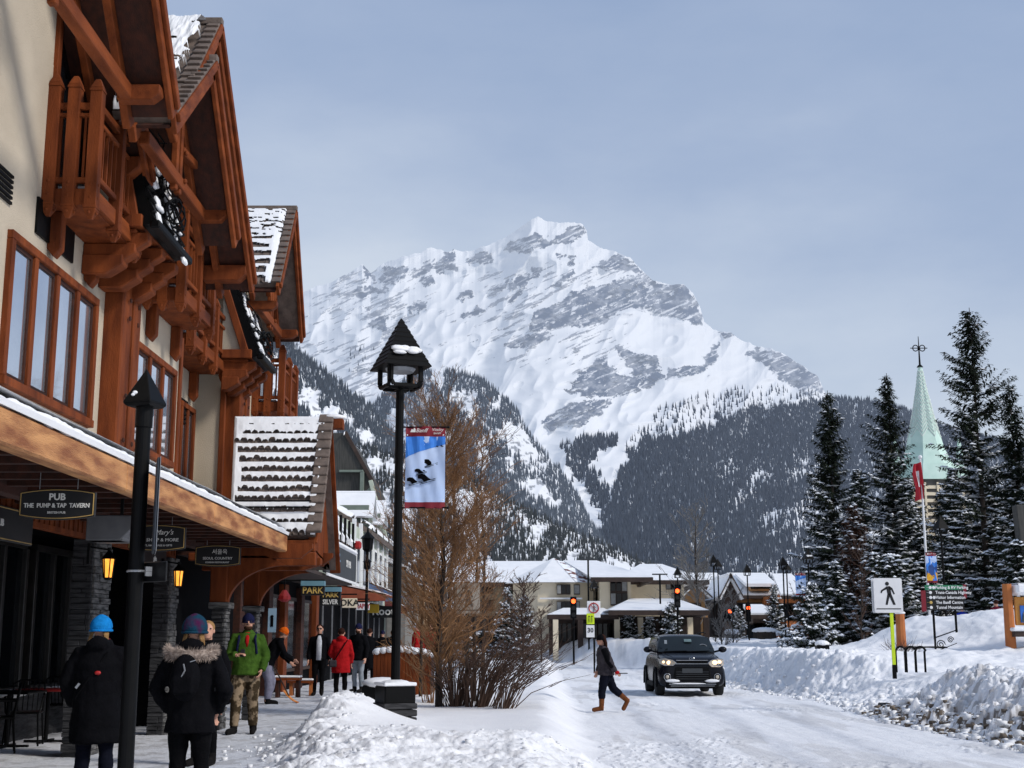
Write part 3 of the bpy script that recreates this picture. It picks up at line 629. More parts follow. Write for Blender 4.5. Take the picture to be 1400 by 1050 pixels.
# mansard slabs between the gables, with string-light cables
def mansard(eave_px, top_px, Y0, Y1):
    e = atY(*eave_px, Y0); t = atY(*top_px, Y0)
    mb = MB(); q = [(t.x, Y0, t.z), (t.x, Y1, t.z), (e.x, Y1, e.z), (e.x, Y0, e.z)]; mb.slab(q, .14)
    n = 9
    for i in range(n):       # tile butts stepping down the slope
        for j in range(6):
            f0 = i / n; f1 = (i + 1.1) / n; y0 = Y0 + (Y1 - Y0) * j / 6 + .01; y1 = Y0 + (Y1 - Y0) * (j + .94) / 6
            a = (t.x + (e.x - t.x) * f0, t.z + (e.z - t.z) * f0); b = (t.x + (e.x - t.x) * min(1.0, f1), t.z + (e.z - t.z) * min(1.0, f1))
            mb.prism([(a[0], a[1]), (b[0], b[1]), (b[0] + .06, b[1] + .03), (a[0] + .01, a[1] + .01)], 'y', y0, y1)
    r = mb.build('mansard_roof', HM['black'], hotel)
    s = MB(); rr = random.Random(int(Y0 * 10))
    for k in range(26):
        f = rr.uniform(.08, .97); y = rr.uniform(Y0 + .1, Y1 - .1); c = Vector((t.x + (e.x - t.x) * f + .05, y, t.z + (e.z - t.z) * f + .03)); s.bar(c, c + Vector(((e.x - t.x), 0, (e.z - t.z))).normalized() * rr.uniform(.05, .26), rr.uniform(.04, .2), .05, (1, 0, .3))
    s.build_each('snow_patch', HM['snow'], hotel, bevel=.015)
    c = MB()
    for k in range(3):
        pts = []; yy = rr.uniform(Y0 + .2, Y1 - .3)
        for i in range(26):
            f = i / 25; pts.append((t.x + (e.x - t.x) * f + .13 + .03 * math.sin(i * 1.7 + k), yy + .22 * math.sin(i * .9 + k * 2), t.z + (e.z - t.z) * f + .07))
        c.tube(pts, .012, 5)
    # a tangle of cable at the eave
    for k in range(5):
        cc = Vector((t.x + (e.x - t.x) * .74 + .16, (Y0 + Y1) / 2 + .1 * k - .2, t.z + (e.z - t.z) * .72)); R = .13 + .03 * k
        c.tube([cc + Vector((math.cos(i * .7) * R * .5, math.sin(i * .7 + k) * R, math.cos(i * .7 + k * .8) * R)) for i in range(19)], .012, 5)
    c.build('cable', HM['black'], hotel)
    # cream cheek wall behind it and a sloping timber trim under
    w_.prism([(-5.52, t.z + .3), (t.x - .12, t.z + .05), (e.x - .32, e.z + .12), (-5.52, e.z + .12)], 'y', Y0 + .03, Y1 - .03)
    m = MB(); m.bar((t.x - .16, Y0 - .02, t.z - .05), (e.x - .24, Y0 - .02, e.z + .05), .07, .14, (1, 0, 0)); m.bb((-5.5, Y0 - .06, e.z - .06), (e.x - .12, Y1, e.z + .11))
    m.build('trim', HM['wood'], hotel, bevel=.01)
    g_ = MB(); g_.bar((e.x + .05, Y0 - .05, e.z - .02), (e.x + .05, Y1 + .05, e.z - .02), .13, .11); g_.build('gutter', HM['black'], hotel, bevel=.02)
    # stepped corbels on the column
    cb_ = MB()
    for (xa, z1) in ((e.x - .28, e.z - .08), (e.x - .10, e.z - .26), (e.x + .02, e.z - .45)):
        pass
    for k, (xe, zt) in enumerate(((e.x - .30, e.z - .50), (e.x - .15, e.z - .35), (e.x + .0, e.z - .20))):
        for y in np.linspace(Y0 + .02, Y1 - .25, 3):
            cb_.prism([(-5.5, zt - .16), (xe - .28, zt - .16), (xe - .06, zt - .02), (xe - .06, zt + .10), (-5.5, zt + .10)], 'y', y + .02 * k, y + .26 - .01 * k)
    cb_.bb((-5.5, Y0 + .0, e.z - .12), (e.x - .2, Y0 + .3, e.z - .065)); cb_.build_each('corbel', HM['wood'], hotel, bevel=.015)
mansard((208, 305), (177, 154), 16.2, 17.85)
mansard((353, 486), (316, 378), 24.4, 25.75)
w_.build('wall', HM['stucco'], hotel)
# columns
def column(Y, X0, X1, dy, ztop, zbot=3.05):
    c = MB(); c.bb((X0, Y, zbot), (X1, Y + dy * .55, ztop)); c.bb((X0, Y + dy * .58, zbot), (X1 + .03, Y + dy, ztop - .05))
    c.build('column', HM['wood'], hotel, bevel=.02)
    k = MB(); k.prism([(X0 - .02, ztop), (X1 + .02, ztop), (X1 + .17, ztop + .12), (X1 + .17, ztop + .30), (X0 - .02, ztop + .42)], 'y', Y - .04, Y + dy + .04); k.build('capital', HM['wood'], hotel, bevel=.02)
    b = MB()
    for z in (ztop - .3, ztop - .55, zbot + .6, zbot + 1.0, zbot + 1.6):
        for yy in (Y + dy * .28, Y + dy * .8): b.ell((X1 + .035, yy, z), (.02, .035, .035), n=8, m=5)
    for xx in (X0 + .08, X1 - .06): b.ell((xx, Y - .05, ztop + .15), (.035, .02, .035), n=8, m=5)
    b.build_each('bolt', HM['wooddark'], hotel)
column(YC1, -5.52, -5.24, .75, onX(150, 372, -5.4).z); column(25.3, -5.62, -5.3, .8, onX(315, 522, -5.4).z)
t_ = MB(); t_.bb((-5.56, Yc - .10, 3.05), (-5.46, Yc + .03, 6.35)); t_.bb((-5.62, Yd - .05, 3.05), (-5.52, Yd + .06, 6.2)); t_.build_each('corner_board', HM['wood'], hotel, bevel=.01)
# balconies
def balcony(Y0, Y1, X, Xw, zb, n=3, h=1.65, side=True, dh=2.45):
    ba = bpy.data.objects.new('balcony', None); COL.objects.link(ba); ba.parent = hotel; ORG[ba] = ORG[hotel]
    def post(x, y, s=.13, dz=0, hh=h):
        p = MB(); z0 = zb + dz; z1 = z0 + hh; a = s / 2
        p.bb((x - a, y - a, z0 + .1), (x + a, y + a, z1 - .12))
        p.lathe((x, y, z1 - .12), [(a * 1.414, 0), (a * .55, .11)], 4, rot=PI / 4); p.lathe((x, y, z0), [(a * .45, 0), (a * 1.414, .10)], 4, rot=PI / 4)
        p.bb((x - a * 1.12, y - a * 1.12, z0 + .13), (x + a * 1.12, y + a * 1.12, z0 + .16)); p.bb((x - a * 1.12, y - a * 1.12, z1 - .17), (x + a * 1.12, y + a * 1.12, z1 - .14))
        for zz in (z0 + .07, z0 + .26, z0 + .42):
            p.ell((x, y - a, zz), (.022, .012, .022), n=6, m=4); p.ell((x + a, y, zz), (.012, .022, .022), n=6, m=4)
        p.build('rail_post', HM['wood'], ba, bevel=.012)
    ys = np.linspace(Y0, Y1, n)
    for i, y in enumerate(ys): post(X, y, .14, 0, h + (.1 if i == 0 else 0))
    if side:
        post((X + Xw) / 2 + .02, Y0, .14, .02, h + .12); post(Xw + .07, Y0, .14, .04, h + .12)
    r = MB()
    for i in range(n - 1):
        a, b = ys[i] + .07, ys[i + 1] - .07
        for z, hh in ((zb + h - .22, .09), (zb + h - .42, .06), (zb + .55, .07), (zb + .30, .2)): r.bar((X, a, z), (X, b, z), .07, hh)
    if side:
        for z, hh in ((zb + h - .25, .09), (zb + h - .36, .05), (zb + .48, .07)): r.bar((Xw, Y0, z), (X, Y0, z), .06, hh)
    r.build_each('rail', HM['woodh'], ba, bevel=.008)
    s = MB()
    for i in range(n - 1):
        for y in np.linspace(ys[i] + .12, ys[i + 1] - .12, 5): s.bar((X, y, zb + .58), (X, y, zb + h - .44), .035, .035, (1, 0, 0))
    if side:
        for x in np.linspace(Xw + .16, X - .12, 5): s.bar((x, Y0, zb + .5), (x, Y0, zb + h - .38), .03, .03, (1, 0, 0))
    s.build('baluster', HM['wood'], ba)
    d = MB(); d.bb((Xw, Y0 - .02, zb + .18), (X - .02, Y1 + .02, zb + .38)); d.bb((Xw, Y0 + .1, zb + .38), (X - .08, Y1 - .1, zb + .42)); d.build('floor', HM['wood'], ba, bevel=.01)
    k = MB()
    for y in (Y0 + .3, Y1 - .15):
        k.prism([(Xw, zb + .18), (Xw + .16, zb + .18), (Xw + .16, zb - .28), (Xw + .08, zb - .38), (Xw, zb - .28)], 'y', y - .08, y + .08)
    k.build_each('bracket', HM['wood'], ba, bevel=.01)
    sn = MB(); sn.bb((Xw + .05, Y0 + .12, zb + .42), (X - .12, Y1 - .12, zb + .46)); sn.build('snow_cap', HM['snow'], ba, bevel=.015)
    do = MB(); do.bb((Xw - .02, Y0 + .15, zb + .42), (Xw + .012, Y1 - .12, zb + dh)); do.build('balcony_door', HM['darkpane'], ba)
    fr = MB()
    for y in (Y0 + .1, Y1 - .08): fr.bb((Xw - .02, y - .06, zb + .42), (Xw + .05, y + .06, zb + dh + .05))
    fr.bb((Xw - .02, Y0 + .16, zb + dh - .03), (Xw + .05, Y1 - .14, zb + dh + .09)); fr.build('door_frame', HM['wood'], ba, bevel=.008)
balcony(14.75, 16.55, -4.93, -5.5, 6.25, 3, dh=2.9)
balcony(19.0, 20.9, -4.93, -5.5, 6.2, 3, 1.6)
balcony(22.0, 24.6, -5.5, -6.1, 6.2, 4, 1.45)
balcony(27.9, 29.6, -4.97, -5.6, 6.05, 3, 1.55)
# window groups
def window(Ya, Yb, X, z0, z1, npane, mat=None):
    wn = bpy.data.objects.new('window', None); COL.objects.link(wn); wn.parent = hotel; ORG[wn] = ORG[hotel]
    f = MB(); f.bb((X - .05, Ya, z1 - .10), (X + .07, Yb, z1)); f.bb((X - .05, Ya, z0), (X + .09, Yb, z0 + .10))
    for y in (Ya + .05, Yb - .05): f.bb((X - .05, y - .05, z0 + .10), (X + .07, y + .05, z1 - .10))
    st = (Yb - Ya - .1) / npane
    for i in range(1, npane):
        y = Ya + .05 + st * i; f.bb((X - .05, y - .055, z0 + .1), (X + .06, y + .055, z1 - .1))
    f.build('frame', HM['wood'], wn, bevel=.008)
    ii = MB()
    for i in range(npane):
        a = Ya + .05 + st * i + .06; b = a + st - .12
        for (p, q, r, s) in ((a, a + .045, z0 + .1, z1 - .1), (b - .045, b, z0 + .1, z1 - .1), (a + .045, b - .045, z0 + .1, z0 + .16), (a + .045, b - .045, z1 - .15, z1 - .1)): ii.bb((X - .02, p, r), (X + .025, q, s))
    ii.build('sash', HM['wooddark'], wn)
    for i in range(npane):
        a = Ya + .05 + st * i + .06; b = a + st - .12; p = MB(); p.bb((X - .03, a, z0 + .1), (X + .004, b, z1 - .1)); p.build('pane', mat or HM['skyglass'], wn)
pA = onX(3, 303, WX); pB = onX(124, 590, WX); z0 = onX(124, 588, WX).z; z1 = onX(124, 405, WX).z
window(onX(4, 400, WX).y, onX(124, 500, WX).y, WX, z0, z1, 4)
window(onX(180, 500, WX).y, onX(235, 560, WX).y, WX, z0, z1 - .12, 3)
window(onX(243, 590, -6.1).y, onX(262, 590, -6.1).y, -6.1, z0, z1 - .1, 2)
v_ = MB(); p = onX(50, 272, WX); q = onX(97, 358, WX); v_.bb((WX, p.y, q.z - .02), (WX + .03, q.y, onX(97, 312, WX).z)); v_.build('wall_panel', HM['black'], hotel)
v_ = MB(); p = onX(0, 220, WX)
for i in range(6): v_.bb((WX, p.y - .3, p.z - .38 + i * .06), (WX + .03, onX(16, 240, WX).y, p.z - .35 + i * .06))
v_.build('vent', HM['black'], hotel)
v_ = MB(); yy = onX(252, 520, -6.1).y
for i in range(6): v_.bb((-6.1, yy - .25, 5.35 + i * .08), (-6.07, yy + .25, 5.39 + i * .08))
v_.build('vent', HM['black'], hotel)
# ------------------------------------------------------------ canopy
XC = -3.7; zt = onX(0, 549, XC).z; zbm = onX(393, 755, XC).z; YE = onX(393, 740, XC).y
c = MB()
ys = [5, 9.2, 12.6, 16.4, 19.0, YE]
for a, b in zip(ys[:-1], ys[1:]): c.bb((XC - .16, a + .004, zbm), (XC, b - .004, zt - .02))
c.build('canopy_fascia', HM['fascia'], hotel, bevel=.02)
c = MB(); c.slab([(XC + .03, 5, zt + .03), (XC + .03, YE, zt + .03), (WX, YE, zt + .62), (WX, 5, zt + .62)], .05); c.build('canopy_roof', HM['snow'], hotel)
def cc_(U, W): return np.where((W > .985 + .02 * (fbm(U * 50, U * 0, 4, 3) - .5)), 0, 1.0)
snow_patch([(WX + .02, 5, zt + .66), (WX + .02, YE, zt + .66), (XC + .03, YE, zt + .04), (XC + .03, 5, zt + .04)], 400, 20, .05, cc_, 'canopy_snow', lift=.01)
# lumpy snow lip against the wall
mb = MB(); rr = random.Random(4)
for i in range(150):
    y = 7 + i * .097; mb.ell((XC - .02 + rr.uniform(-.03, .0), y, zt + .035 + rr.uniform(-.01, .012)), (.05, rr.uniform(.12, .26), rr.uniform(.028, .045)), n=8, m=6)
for i in range(60):
    y = 9 + i * .21; mb.ell((WX + .1 + rr.uniform(-.03, .06), y, zt + .62 + rr.uniform(-.03, .06)), (.16, rr.uniform(.1, .24), rr.uniform(.05, .12)), n=8, m=6)
mb.build('snow_lip', HM['snow'], hotel, smooth=True)
c = MB(); c.slab([(XC - .17, 5, zbm + .19), (XC - .17, YE, zbm + .19), (WX, YE, zbm + .42), (WX, 5, zbm + .42)], .03)
for y in np.arange(6, YE, .55): c.bb((WX, y, zbm + .05), (XC - .17, y + .09, zbm + .18))
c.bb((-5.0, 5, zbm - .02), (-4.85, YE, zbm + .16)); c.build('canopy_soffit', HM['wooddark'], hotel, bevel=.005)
# hanging lip of boards over the shop windows
c = MB()
for i, y in enumerate(np.arange(8, 21.2, .085)): c.bb((-5.46 + (.012 if i % 2 else 0), y, 2.74), (-5.40 + (.012 if i % 2 else 0), y + .07, zbm + .1))
c.bb((-5.48, 8, 2.68), (-5.38, 21.2, 2.74)); c.build('board_cladding', HM['wood'], hotel)
# ------------------------------------------------------------ ground floor shopfront
gf = MB(); gf.bb((-14, 5, 0), (-7.32, 22.6, 3.05)); gf.bb((-14, 22.6, 0), (-5.72, 26, 3.05)); gf.bb((-7.32, 5, 2.98), (-5.5, 22.6, 3.05)); gf.bb((-14, 26, 0), (-6.3, Ye, 3.05)); gf.build('shop_wall', MT['matblack'], hotel)  # black all over: the unlit recess is put into the wall colour
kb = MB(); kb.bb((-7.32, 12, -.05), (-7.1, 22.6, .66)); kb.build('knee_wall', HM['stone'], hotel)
kb = MB()
for i in range(30):
    y = 12 + i * .36; kb.ell((-7.12 + rnd.uniform(-.03, .03), y, .67), (rnd.uniform(.1, .16), rnd.uniform(.15, .3), rnd.uniform(.03, .07)), n=8, m=5)
kb.build('ledge_snow', HM['snow'], hotel, smooth=True)
for (Ya, Yb, n) in ((13.0, 16.6, 4), (17.0, 19.6, 3), (20.0, 22.4, 3)):
    sw = bpy.data.objects.new('shop_window', None); COL.objects.link(sw); sw.parent = hotel; ORG[sw] = ORG[hotel]
    f = MB(); f.bb((-7.3, Ya, 2.74), (-7.16, Yb, 2.84)); f.bb((-7.3, Ya, .68), (-7.12, Yb, .76))
    for y in np.linspace(Ya, Yb, n + 1): f.bb((-7.3, y - .05, .76), (-7.15, y + .05, 2.74))
    f.build('frame', MT['frame'], sw, bevel=.006)
    for a, b in zip(np.linspace(Ya, Yb, n + 1)[:-1], np.linspace(Ya, Yb, n + 1)[1:]):
        p = MB(); p.bb((-7.28, a + .05, .76), (-7.22, b - .05, 2.74)); p.build('pane', HM['darkpane'], sw)
# frost writing low on the first pane
# stone piers
def pier(Y0, Y1, X0, X1, z1, cap=False, nm='stone_pier'):
    pr = MB(); r = random.Random(int(Y0 * 7)); z = 0
    while z < z1 - .02:
        h = r.uniform(.045, .11); h = min(h, z1 - z)
        y = Y0
        while y < Y1 - .01:
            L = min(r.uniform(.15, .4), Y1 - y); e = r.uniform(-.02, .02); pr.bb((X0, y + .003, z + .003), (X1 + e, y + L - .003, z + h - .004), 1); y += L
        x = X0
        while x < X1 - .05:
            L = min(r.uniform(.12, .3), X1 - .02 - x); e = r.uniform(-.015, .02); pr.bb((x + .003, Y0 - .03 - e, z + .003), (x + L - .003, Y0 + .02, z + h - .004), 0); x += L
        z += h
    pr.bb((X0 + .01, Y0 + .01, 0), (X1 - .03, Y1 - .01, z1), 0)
    pr.build(nm, [HM['stone'], HM['stonelit']], hotel, bevel=.006)  # camera side takes the shaded tone, street side the lit one
    if cap: k = MB(); k.bb((X0 - .05, Y0 - .06, z1), (X1 + .06, Y1 + .05, z1 + .1)); k.build('pier_cap', HM['stonelit'], hotel, bevel=.01)
pier(16.8, 17.5, -5.56, -5.28, 2.68); pier(20.6, 21.05, -5.54, -5.28, 2.68)
pier(21.8, 22.1, -4.90, -4.67, 1.92, True); pier(24.3, 24.6, -4.85, -4.63, 1.92, True)
# posts with arched braces at the porch
def arch_brace(Y, X0, zb, X1, z1, t=.16):
    n = 10; outer = []; inner = []
    for i in range(n + 1):
        a = PI / 2 * i / n; outer.append((X0 + (X1 - X0) * (1 - math.cos(a)), zb + (z1 - zb) * math.sin(a)))
    poly = [(X0, zb)] + [(x, z) for x, z in outer] + [(X1, z1 + .16), (X0, z1 + .16)]
    m = MB()
    for i in range(n):     # between the arch curve and the top/post edge, in strips
        a, b = outer[i], outer[i + 1]; ta = (max(X0, a[0] - .34), min(z1 + .16, a[1] + .32)); tb = (max(X0, b[0] - .34), min(z1 + .16, b[1] + .32))
        m.prism([a, b, tb, ta], 'y', Y, Y + t)
    m.bb((X0 - .1, Y, z1 + .12), (X1 + .25, Y + t + .02, z1 + .36))
    m.prism([(X1 + .25, z1 + .14), (X1 + .42, z1 + .28), (X1 + .42, z1 + .36), (X1 + .25, z1 + .36)], 'y', Y, Y + t)
    m.build('arched_brace', HM['wood'], hotel, bevel=.01)
for Y, xs in ((21.75, -4.95), (24.25, -4.9)):
    p = MB(); p.bb((xs, Y + .06, 2.02), (xs + .28, Y + .34, 3.0)); p.build('porch_post', HM['wood'], hotel, bevel=.015)
    arch_brace(Y + .1, xs + .28, 1.95, -3.72, 2.62)
# porch gable with rows of snow between tile courses
XR = -3.35
Ap = onX(449, 572, XR); Ep = onX(431, 733, XR); Fp = onX(460, 776, XR); XL = atY(330, 572, Ap.y).x; XLb = atY(322, 728, Ep.y).x
XL = min(XL, XLb) - .0
qp = [(-5.05, Ap.y, Ap.z), (XR, Ap.y, Ap.z), (XR, Ep.y, Ep.z), (-4.80, Ep.y, Ep.z)]
m = MB(); m.slab(qp, .1); m.slab([(-5.05, Ap.y, Ap.z), (XR, Ap.y, Ap.z), (XR, Fp.y, Fp.z), (-5.2, Fp.y, Fp.z)], .1); m.build('porch_roof', HM['tile'], hotel)
tile_courses(qp, 12, 13, 'porch_roof_tiles', t=.05, seed=3)
# tiles capping the rake
m = MB(); k = 13
for i in range(k):
    a = Vector((XR + .02, Ap.y, Ap.z)).lerp(Vector((XR + .02, Ep.y, Ep.z)), i / k); b = Vector((XR + .02, Ap.y, Ap.z)).lerp(Vector((XR + .02, Ep.y, Ep.z)), (i + 1.08) / k)
    m.bar(a + Vector((-.04, -.04, .05)), b + Vector((-.04, -.07, .08)), .26, .07, (0, -.8, .6))
m.build('rake_tiles', HM['tile'], hotel, bevel=.012)
def cp(U, W):
    nrow = 12; row = np.floor(W * nrow); fr = (W * nrow) % 1
    col = np.floor(U * 13 + (row % 2) * .5); fc = (U * 13 + (row % 2) * .5) % 1
    band = np.interp(row, [0, 1, 2, 3, 6, 8, 9, 10, 11, 12], [.93, .72, .50, .42, .40, .38, .44, .66, .58, .6])
    jag = (h2(col, row, 5) - .5) * .22 + (fbm(U * 26, row * 2.7, 3, 8) - .5) * .30 + .30 * (np.abs(fc - .5) * 2) ** 3
    lo = .16 * h2(row, row * 0 + 1, 3) * (row < 9) + .32 * (row >= 10); hi = 1 - .08 * h2(row, row * 0 + 4, 9)
    return np.where((fr > band + jag) & (fr < .97) & (U > lo) & (U < hi), 0, 1.0)
snow_patch(qp, 360, 300, .055, cp, 'roof_snow', lift=.05)
m = MB()
for z in (.17, .22):
    a = Vector(qp[3]).lerp(Vector(qp[0]), z); b = Vector(qp[2]).lerp(Vector(qp[1]), z); m.tube([a + Vector((.1, -.16, .12)), b + Vector((-.1, -.16, .12))], .014, 6)
m.build('snow_guard_rail', HM['black'], hotel)
m = MB(); m.prism([(Ep.y + .05, Ep.z - .1), (Ap.y, Ap.z - .14), (Fp.y - .04, Fp.z - .05), (Fp.y - .04, 2.8), (Ep.y + .3, 2.8)], 'x', XR - .12, XR - .18)
m.build('porch_gable_boards', HM['wood'], hotel)
m = MB(); m.bar((XR - .02, Ap.y, Ap.z - .1), (XR - .02, Fp.y, Fp.z - .1), .06, .2, (1, 0, 0)); m.bar((XR - .04, Ap.y, Ap.z - .16), (XR - .04, Ep.y, Ep.z - .12), .05, .16, (1, 0, 0))
m.bb((-4.85, Ep.y - .02, Ep.z - .26), (XR, Ep.y + .12, Ep.z - .07)); m.bb((-4.0, Ep.y - .05, Ep.z - .5), (XR + .02, Ep.y + .16, Ep.z - .28))
m.bb((-5.6, Fp.y - .12, 2.78), (XR, Fp.y + .1, 2.96)); m.bb((-5.5, Ep.y, 2.74), (XR - .02, Ep.y + .2, Ep.z - .28))
m.prism([(-5.4, 2.6), (XR - .3, 2.6), (XR + .02, 2.7), (XR + .02, 2.82), (-5.4, 2.82)], 'y', Ep.y + .6, Ep.y + .8)
m.build('porch_beam', HM['wood'], hotel, bevel=.012)
m = MB(); m.bb((XR - .08, Ap.y - .1, Ap.z - .2), (XR + .28, Ap.y + .12, Ap.z - .02)); m.build('ridge_beam', HM['wood'], hotel, bevel=.01)
m = MB(); m.ell((XR + .1, Ap.y, Ap.z + .02), (.22, .14, .06), n=10, m=6); m.build('snow_cap', HM['snow'], hotel, smooth=True)
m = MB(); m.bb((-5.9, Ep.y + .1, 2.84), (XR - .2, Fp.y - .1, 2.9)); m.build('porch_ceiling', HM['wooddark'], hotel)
# ------------------------------------------------------------ lettering and small street things
def text(body, size, mat, parent, loc, rz=0, depth=.004, align='CENTER', shear=0, bold=0, name='lettering', xs=1.0, rx=PI / 2):
    cu = bpy.data.curves.new(name, 'FONT'); cu.body = body; cu.size = size; cu.extrude = depth; cu.align_x = align; cu.align_y = 'CENTER'; cu.shear = shear; cu.offset = bold; cu.resolution_u = 2
    to = bpy.data.objects.new('t', cu); COL.objects.link(to); dg = bpy.context.evaluated_depsgraph_get(); dg.update()
    me = bpy.data.meshes.new_from_object(to.evaluated_get(dg)); bpy.data.objects.remove(to); bpy.data.curves.remove(cu)
    me.name = name; me.materials.clear(); me.materials.append(mat)
    o = bpy.data.objects.new(name, me); COL.objects.link(o); o.parent = parent; o.location = loc; o.rotation_euler = (rx, 0, rz); o.scale = (xs, 1, 1); return o
MT['signwhite'] = M('sign_lettering', (.75, .74, .70), .6, (.68, .67, .64)); MT['signblack'] = M('black_sign_board', (.01, .01, .011), .45, (.006, .006, .007))
MT['brass'] = M('gilt_edge', (.55, .36, .12), .5, (.35, .22, .07))
MT['burgundy'] = M('burgundy_cloth', (.22, .012, .025), .7, (.17, .01, .02)); MT['bannerblue'] = M('banner_sky_blue', (.05, .24, .72), .7, (.03, .17, .60), 6)
MT['bannersnow'] = M('banner_pale_blue', (.50, .62, .85), .7, (.40, .53, .80), 3)
MT['hivis'] = M('fluorescent_yellow', (.62, .80, .02), .5, (.55, .72, .02)); MT['red'] = M('red_paint', (.45, .02, .02), .5)
MT['amber'] = M('amber_lamp_glass', (1.0, .42, .06), .4, (.95, .30, .03), 20, emit=1.6)
def oval_board(parent, W, Hh, t=.04, bow=.035, mat=None, rim=None, name='board'):
    pts = []
    for i in range(13):
        u = -1 + 2 * i / 12; pts.append((u * W / 2, Hh / 2 - bow * u * u))
    for i in range(13):
        u = 1 - 2 * i / 12; pts.append((u * W / 2, -Hh / 2 + bow * u * u))
    b = MB(); b.prism(pts, 'y', -t / 2, t / 2); b.build(name, mat or MT['signblack'], parent, local=True, bevel=.006)
    r = MB(); q = [(x * .955, z * .9) for x, z in pts]
    for i in range(len(q)):
        a, c = q[i], q[(i + 1) % len(q)]
        for yy in (-t / 2 - .003,): r.bar((a[0], yy, a[1]), (c[0], yy, c[1]), .006, .010, (0, -1, 0))
    r.build('rim', rim or MT['brass'], parent, local=True)
def hang_sign(px0, px1, py0, py1, Y, label, W=None):
    c = atY((px0 + px1) / 2, (py0 + py1) / 2, Y); W = atY(px1, py0, Y).x - atY(px0, py0, Y).x; Hh = atY(px0, py0, Y).z - atY(px0, py1, Y).z
    s = thing('hanging_sign', label, 'shop sign', c, 'black oval shop signs hanging under the canopy'); oval_board(s, W, Hh)
    w = MB()
    for x in (-W * .25, W * .25): w.tube([(x, 0, Hh / 2 - .02), (x, 0, zbm + .16 - c.z)], .004, 4)
    w.build('hanger', MT['greymetal'], s, local=True); return s, W, Hh
s, W, Hh = hang_sign(27, 131, 668, 711, 12, 'black oval pub sign with gold rim reading The Pump and Tap Tavern')
text('PUB', .085, MT['signwhite'], s, (0, -.026, Hh * .22), bold=.002); text('THE  PUMP & TAP  TAVERN', .056, MT['signwhite'], s, (0, -.026, -Hh * .05), bold=.001, xs=.88); text('BRITISH PUB', .03, MT['signwhite'], s, (0, -.026, -Hh * .27))
s, W, Hh = hang_sign(176, 254, 717, 754, 16.2, 'black oval gift shop sign whose left half is hidden by the near post')
text('Mary\'s', .085, MT['signwhite'], s, (W * .12, -.026, Hh * .2), shear=.4); text('GIFT SHOP & MORE', .056, MT['signwhite'], s, (.0, -.026, -Hh * .08), xs=1.1); text('TOYS, HATS, BAGS & GIFTS', .032, MT['signwhite'], s, (0, -.026, -Hh * .28))
s, W, Hh = hang_sign(267, 329, 745, 775, 20, 'black oval restaurant sign with Korean letters, last before the canopy end')
text('서울옥', .085, MT['signwhite'], s, (.03, -.026, Hh * .17)); text('SEOUL COUNTRY', .055, MT['signwhite'], s, (0, -.026, -Hh * .12)); text('KOREAN RESTAURANT', .034, MT['signwhite'], s, (0, -.026, -Hh * .3))
def flag_board(x, y, z, w, h, txt, label):
    s = thing('blade_sign', label, 'shop sign', (x, y, z), 'small rectangular signs behind the oval ones'); b = MB(); b.bb((-.02, -w / 2, -h / 2), (.02, w / 2, h / 2)); b.build('board', MT['signblack'], s, local=True, bevel=.004)
    r = MB()
    for zz in (-h / 2 + .02, h / 2 - .02): r.bar((.023, -w / 2 + .02, zz), (.023, w / 2 - .02, zz), .008, .006, (1, 0, 0))
    r.build('rim', MT['brass'], s, local=True); text(txt, h * .3, MT['signwhite'], s, (.024, 0, 0), rz=PI / 2); return s
q = atY(26, 680, 13.3); flag_board(-5.3, 13.6, 2.62, 1.9, .36, 'PUB', 'long gold-edged pub sign mounted on the boards behind the tavern sign')
flag_board(-5.3, 19.6, 2.60, 1.3, .34, 'gifts', 'gold-edged wall sign between the two farther oval signs')
# wall lanterns
def lantern(px, py, Y, label):
    c = atY(px, py, Y); s = thing('wall_lantern', label, 'lantern', c, 'lit lanterns on the shopfront piers')
    g = MB(); g.lathe((0, 0, -.11), [(.05, 0), (.07, .22)], 6); g.build('glass', MT['amber'], s, local=True)
    f = MB(); f.lathe((0, 0, .11), [(.10, 0), (.02, .10), (.02, .14)], 6); f.lathe((0, 0, -.14), [(.03, 0), (.06, .03)], 6)
    for k in range(6): a = PI / 3 * k; f.bar((.053 * math.cos(a), .053 * math.sin(a), -.11), (.073 * math.cos(a), .073 * math.sin(a), .11), .012, .012)
    f.bar((0, 0, .22), (-.25, .02, .26), .02, .02); f.bar((-.25, .02, .05), (-.25, .02, .3), .03, .06); f.build('cage', MT['black'], s, local=True)
lantern(148, 777, 16.0, 'amber lit lantern on the first stone pier, left of the near black post'); lantern(244, 791, 20.0, 'amber lit lantern beside the second stone pier, right of the near black post')
lantern(57, 778, 20.6, 'small amber lamp added for a flame reflection in the shop window at far left')  # added lamp, stands in for an amber flame mirrored in the glass
# heater / duct box under the canopy
s = thing('awning_heater', 'grey metal heater box under the canopy above the first stone pier', 'heater', (-4.40, 14.3, 2.42)); b = MB(); b.bb((-.15, -.2, .05), (.25, .3, .32)); b.prism([(-.15, .05), (.22, .05), (.36, .2), (.36, .32), (.25, .32), (-.15, .32)], 'y', -.205, .1); b.build('housing', M('dull_grey_steel', (.14, .14, .145), .5, (.08, .08, .085)), s, local=True, bevel=.01)
b = MB(); b.bb((-.1, -.18, .325), (-.07, -.15, .62)); b.bb((.2, -.18, .325), (.23, -.15, .62)); b.build('bracket', MT['black'], s, local=True)
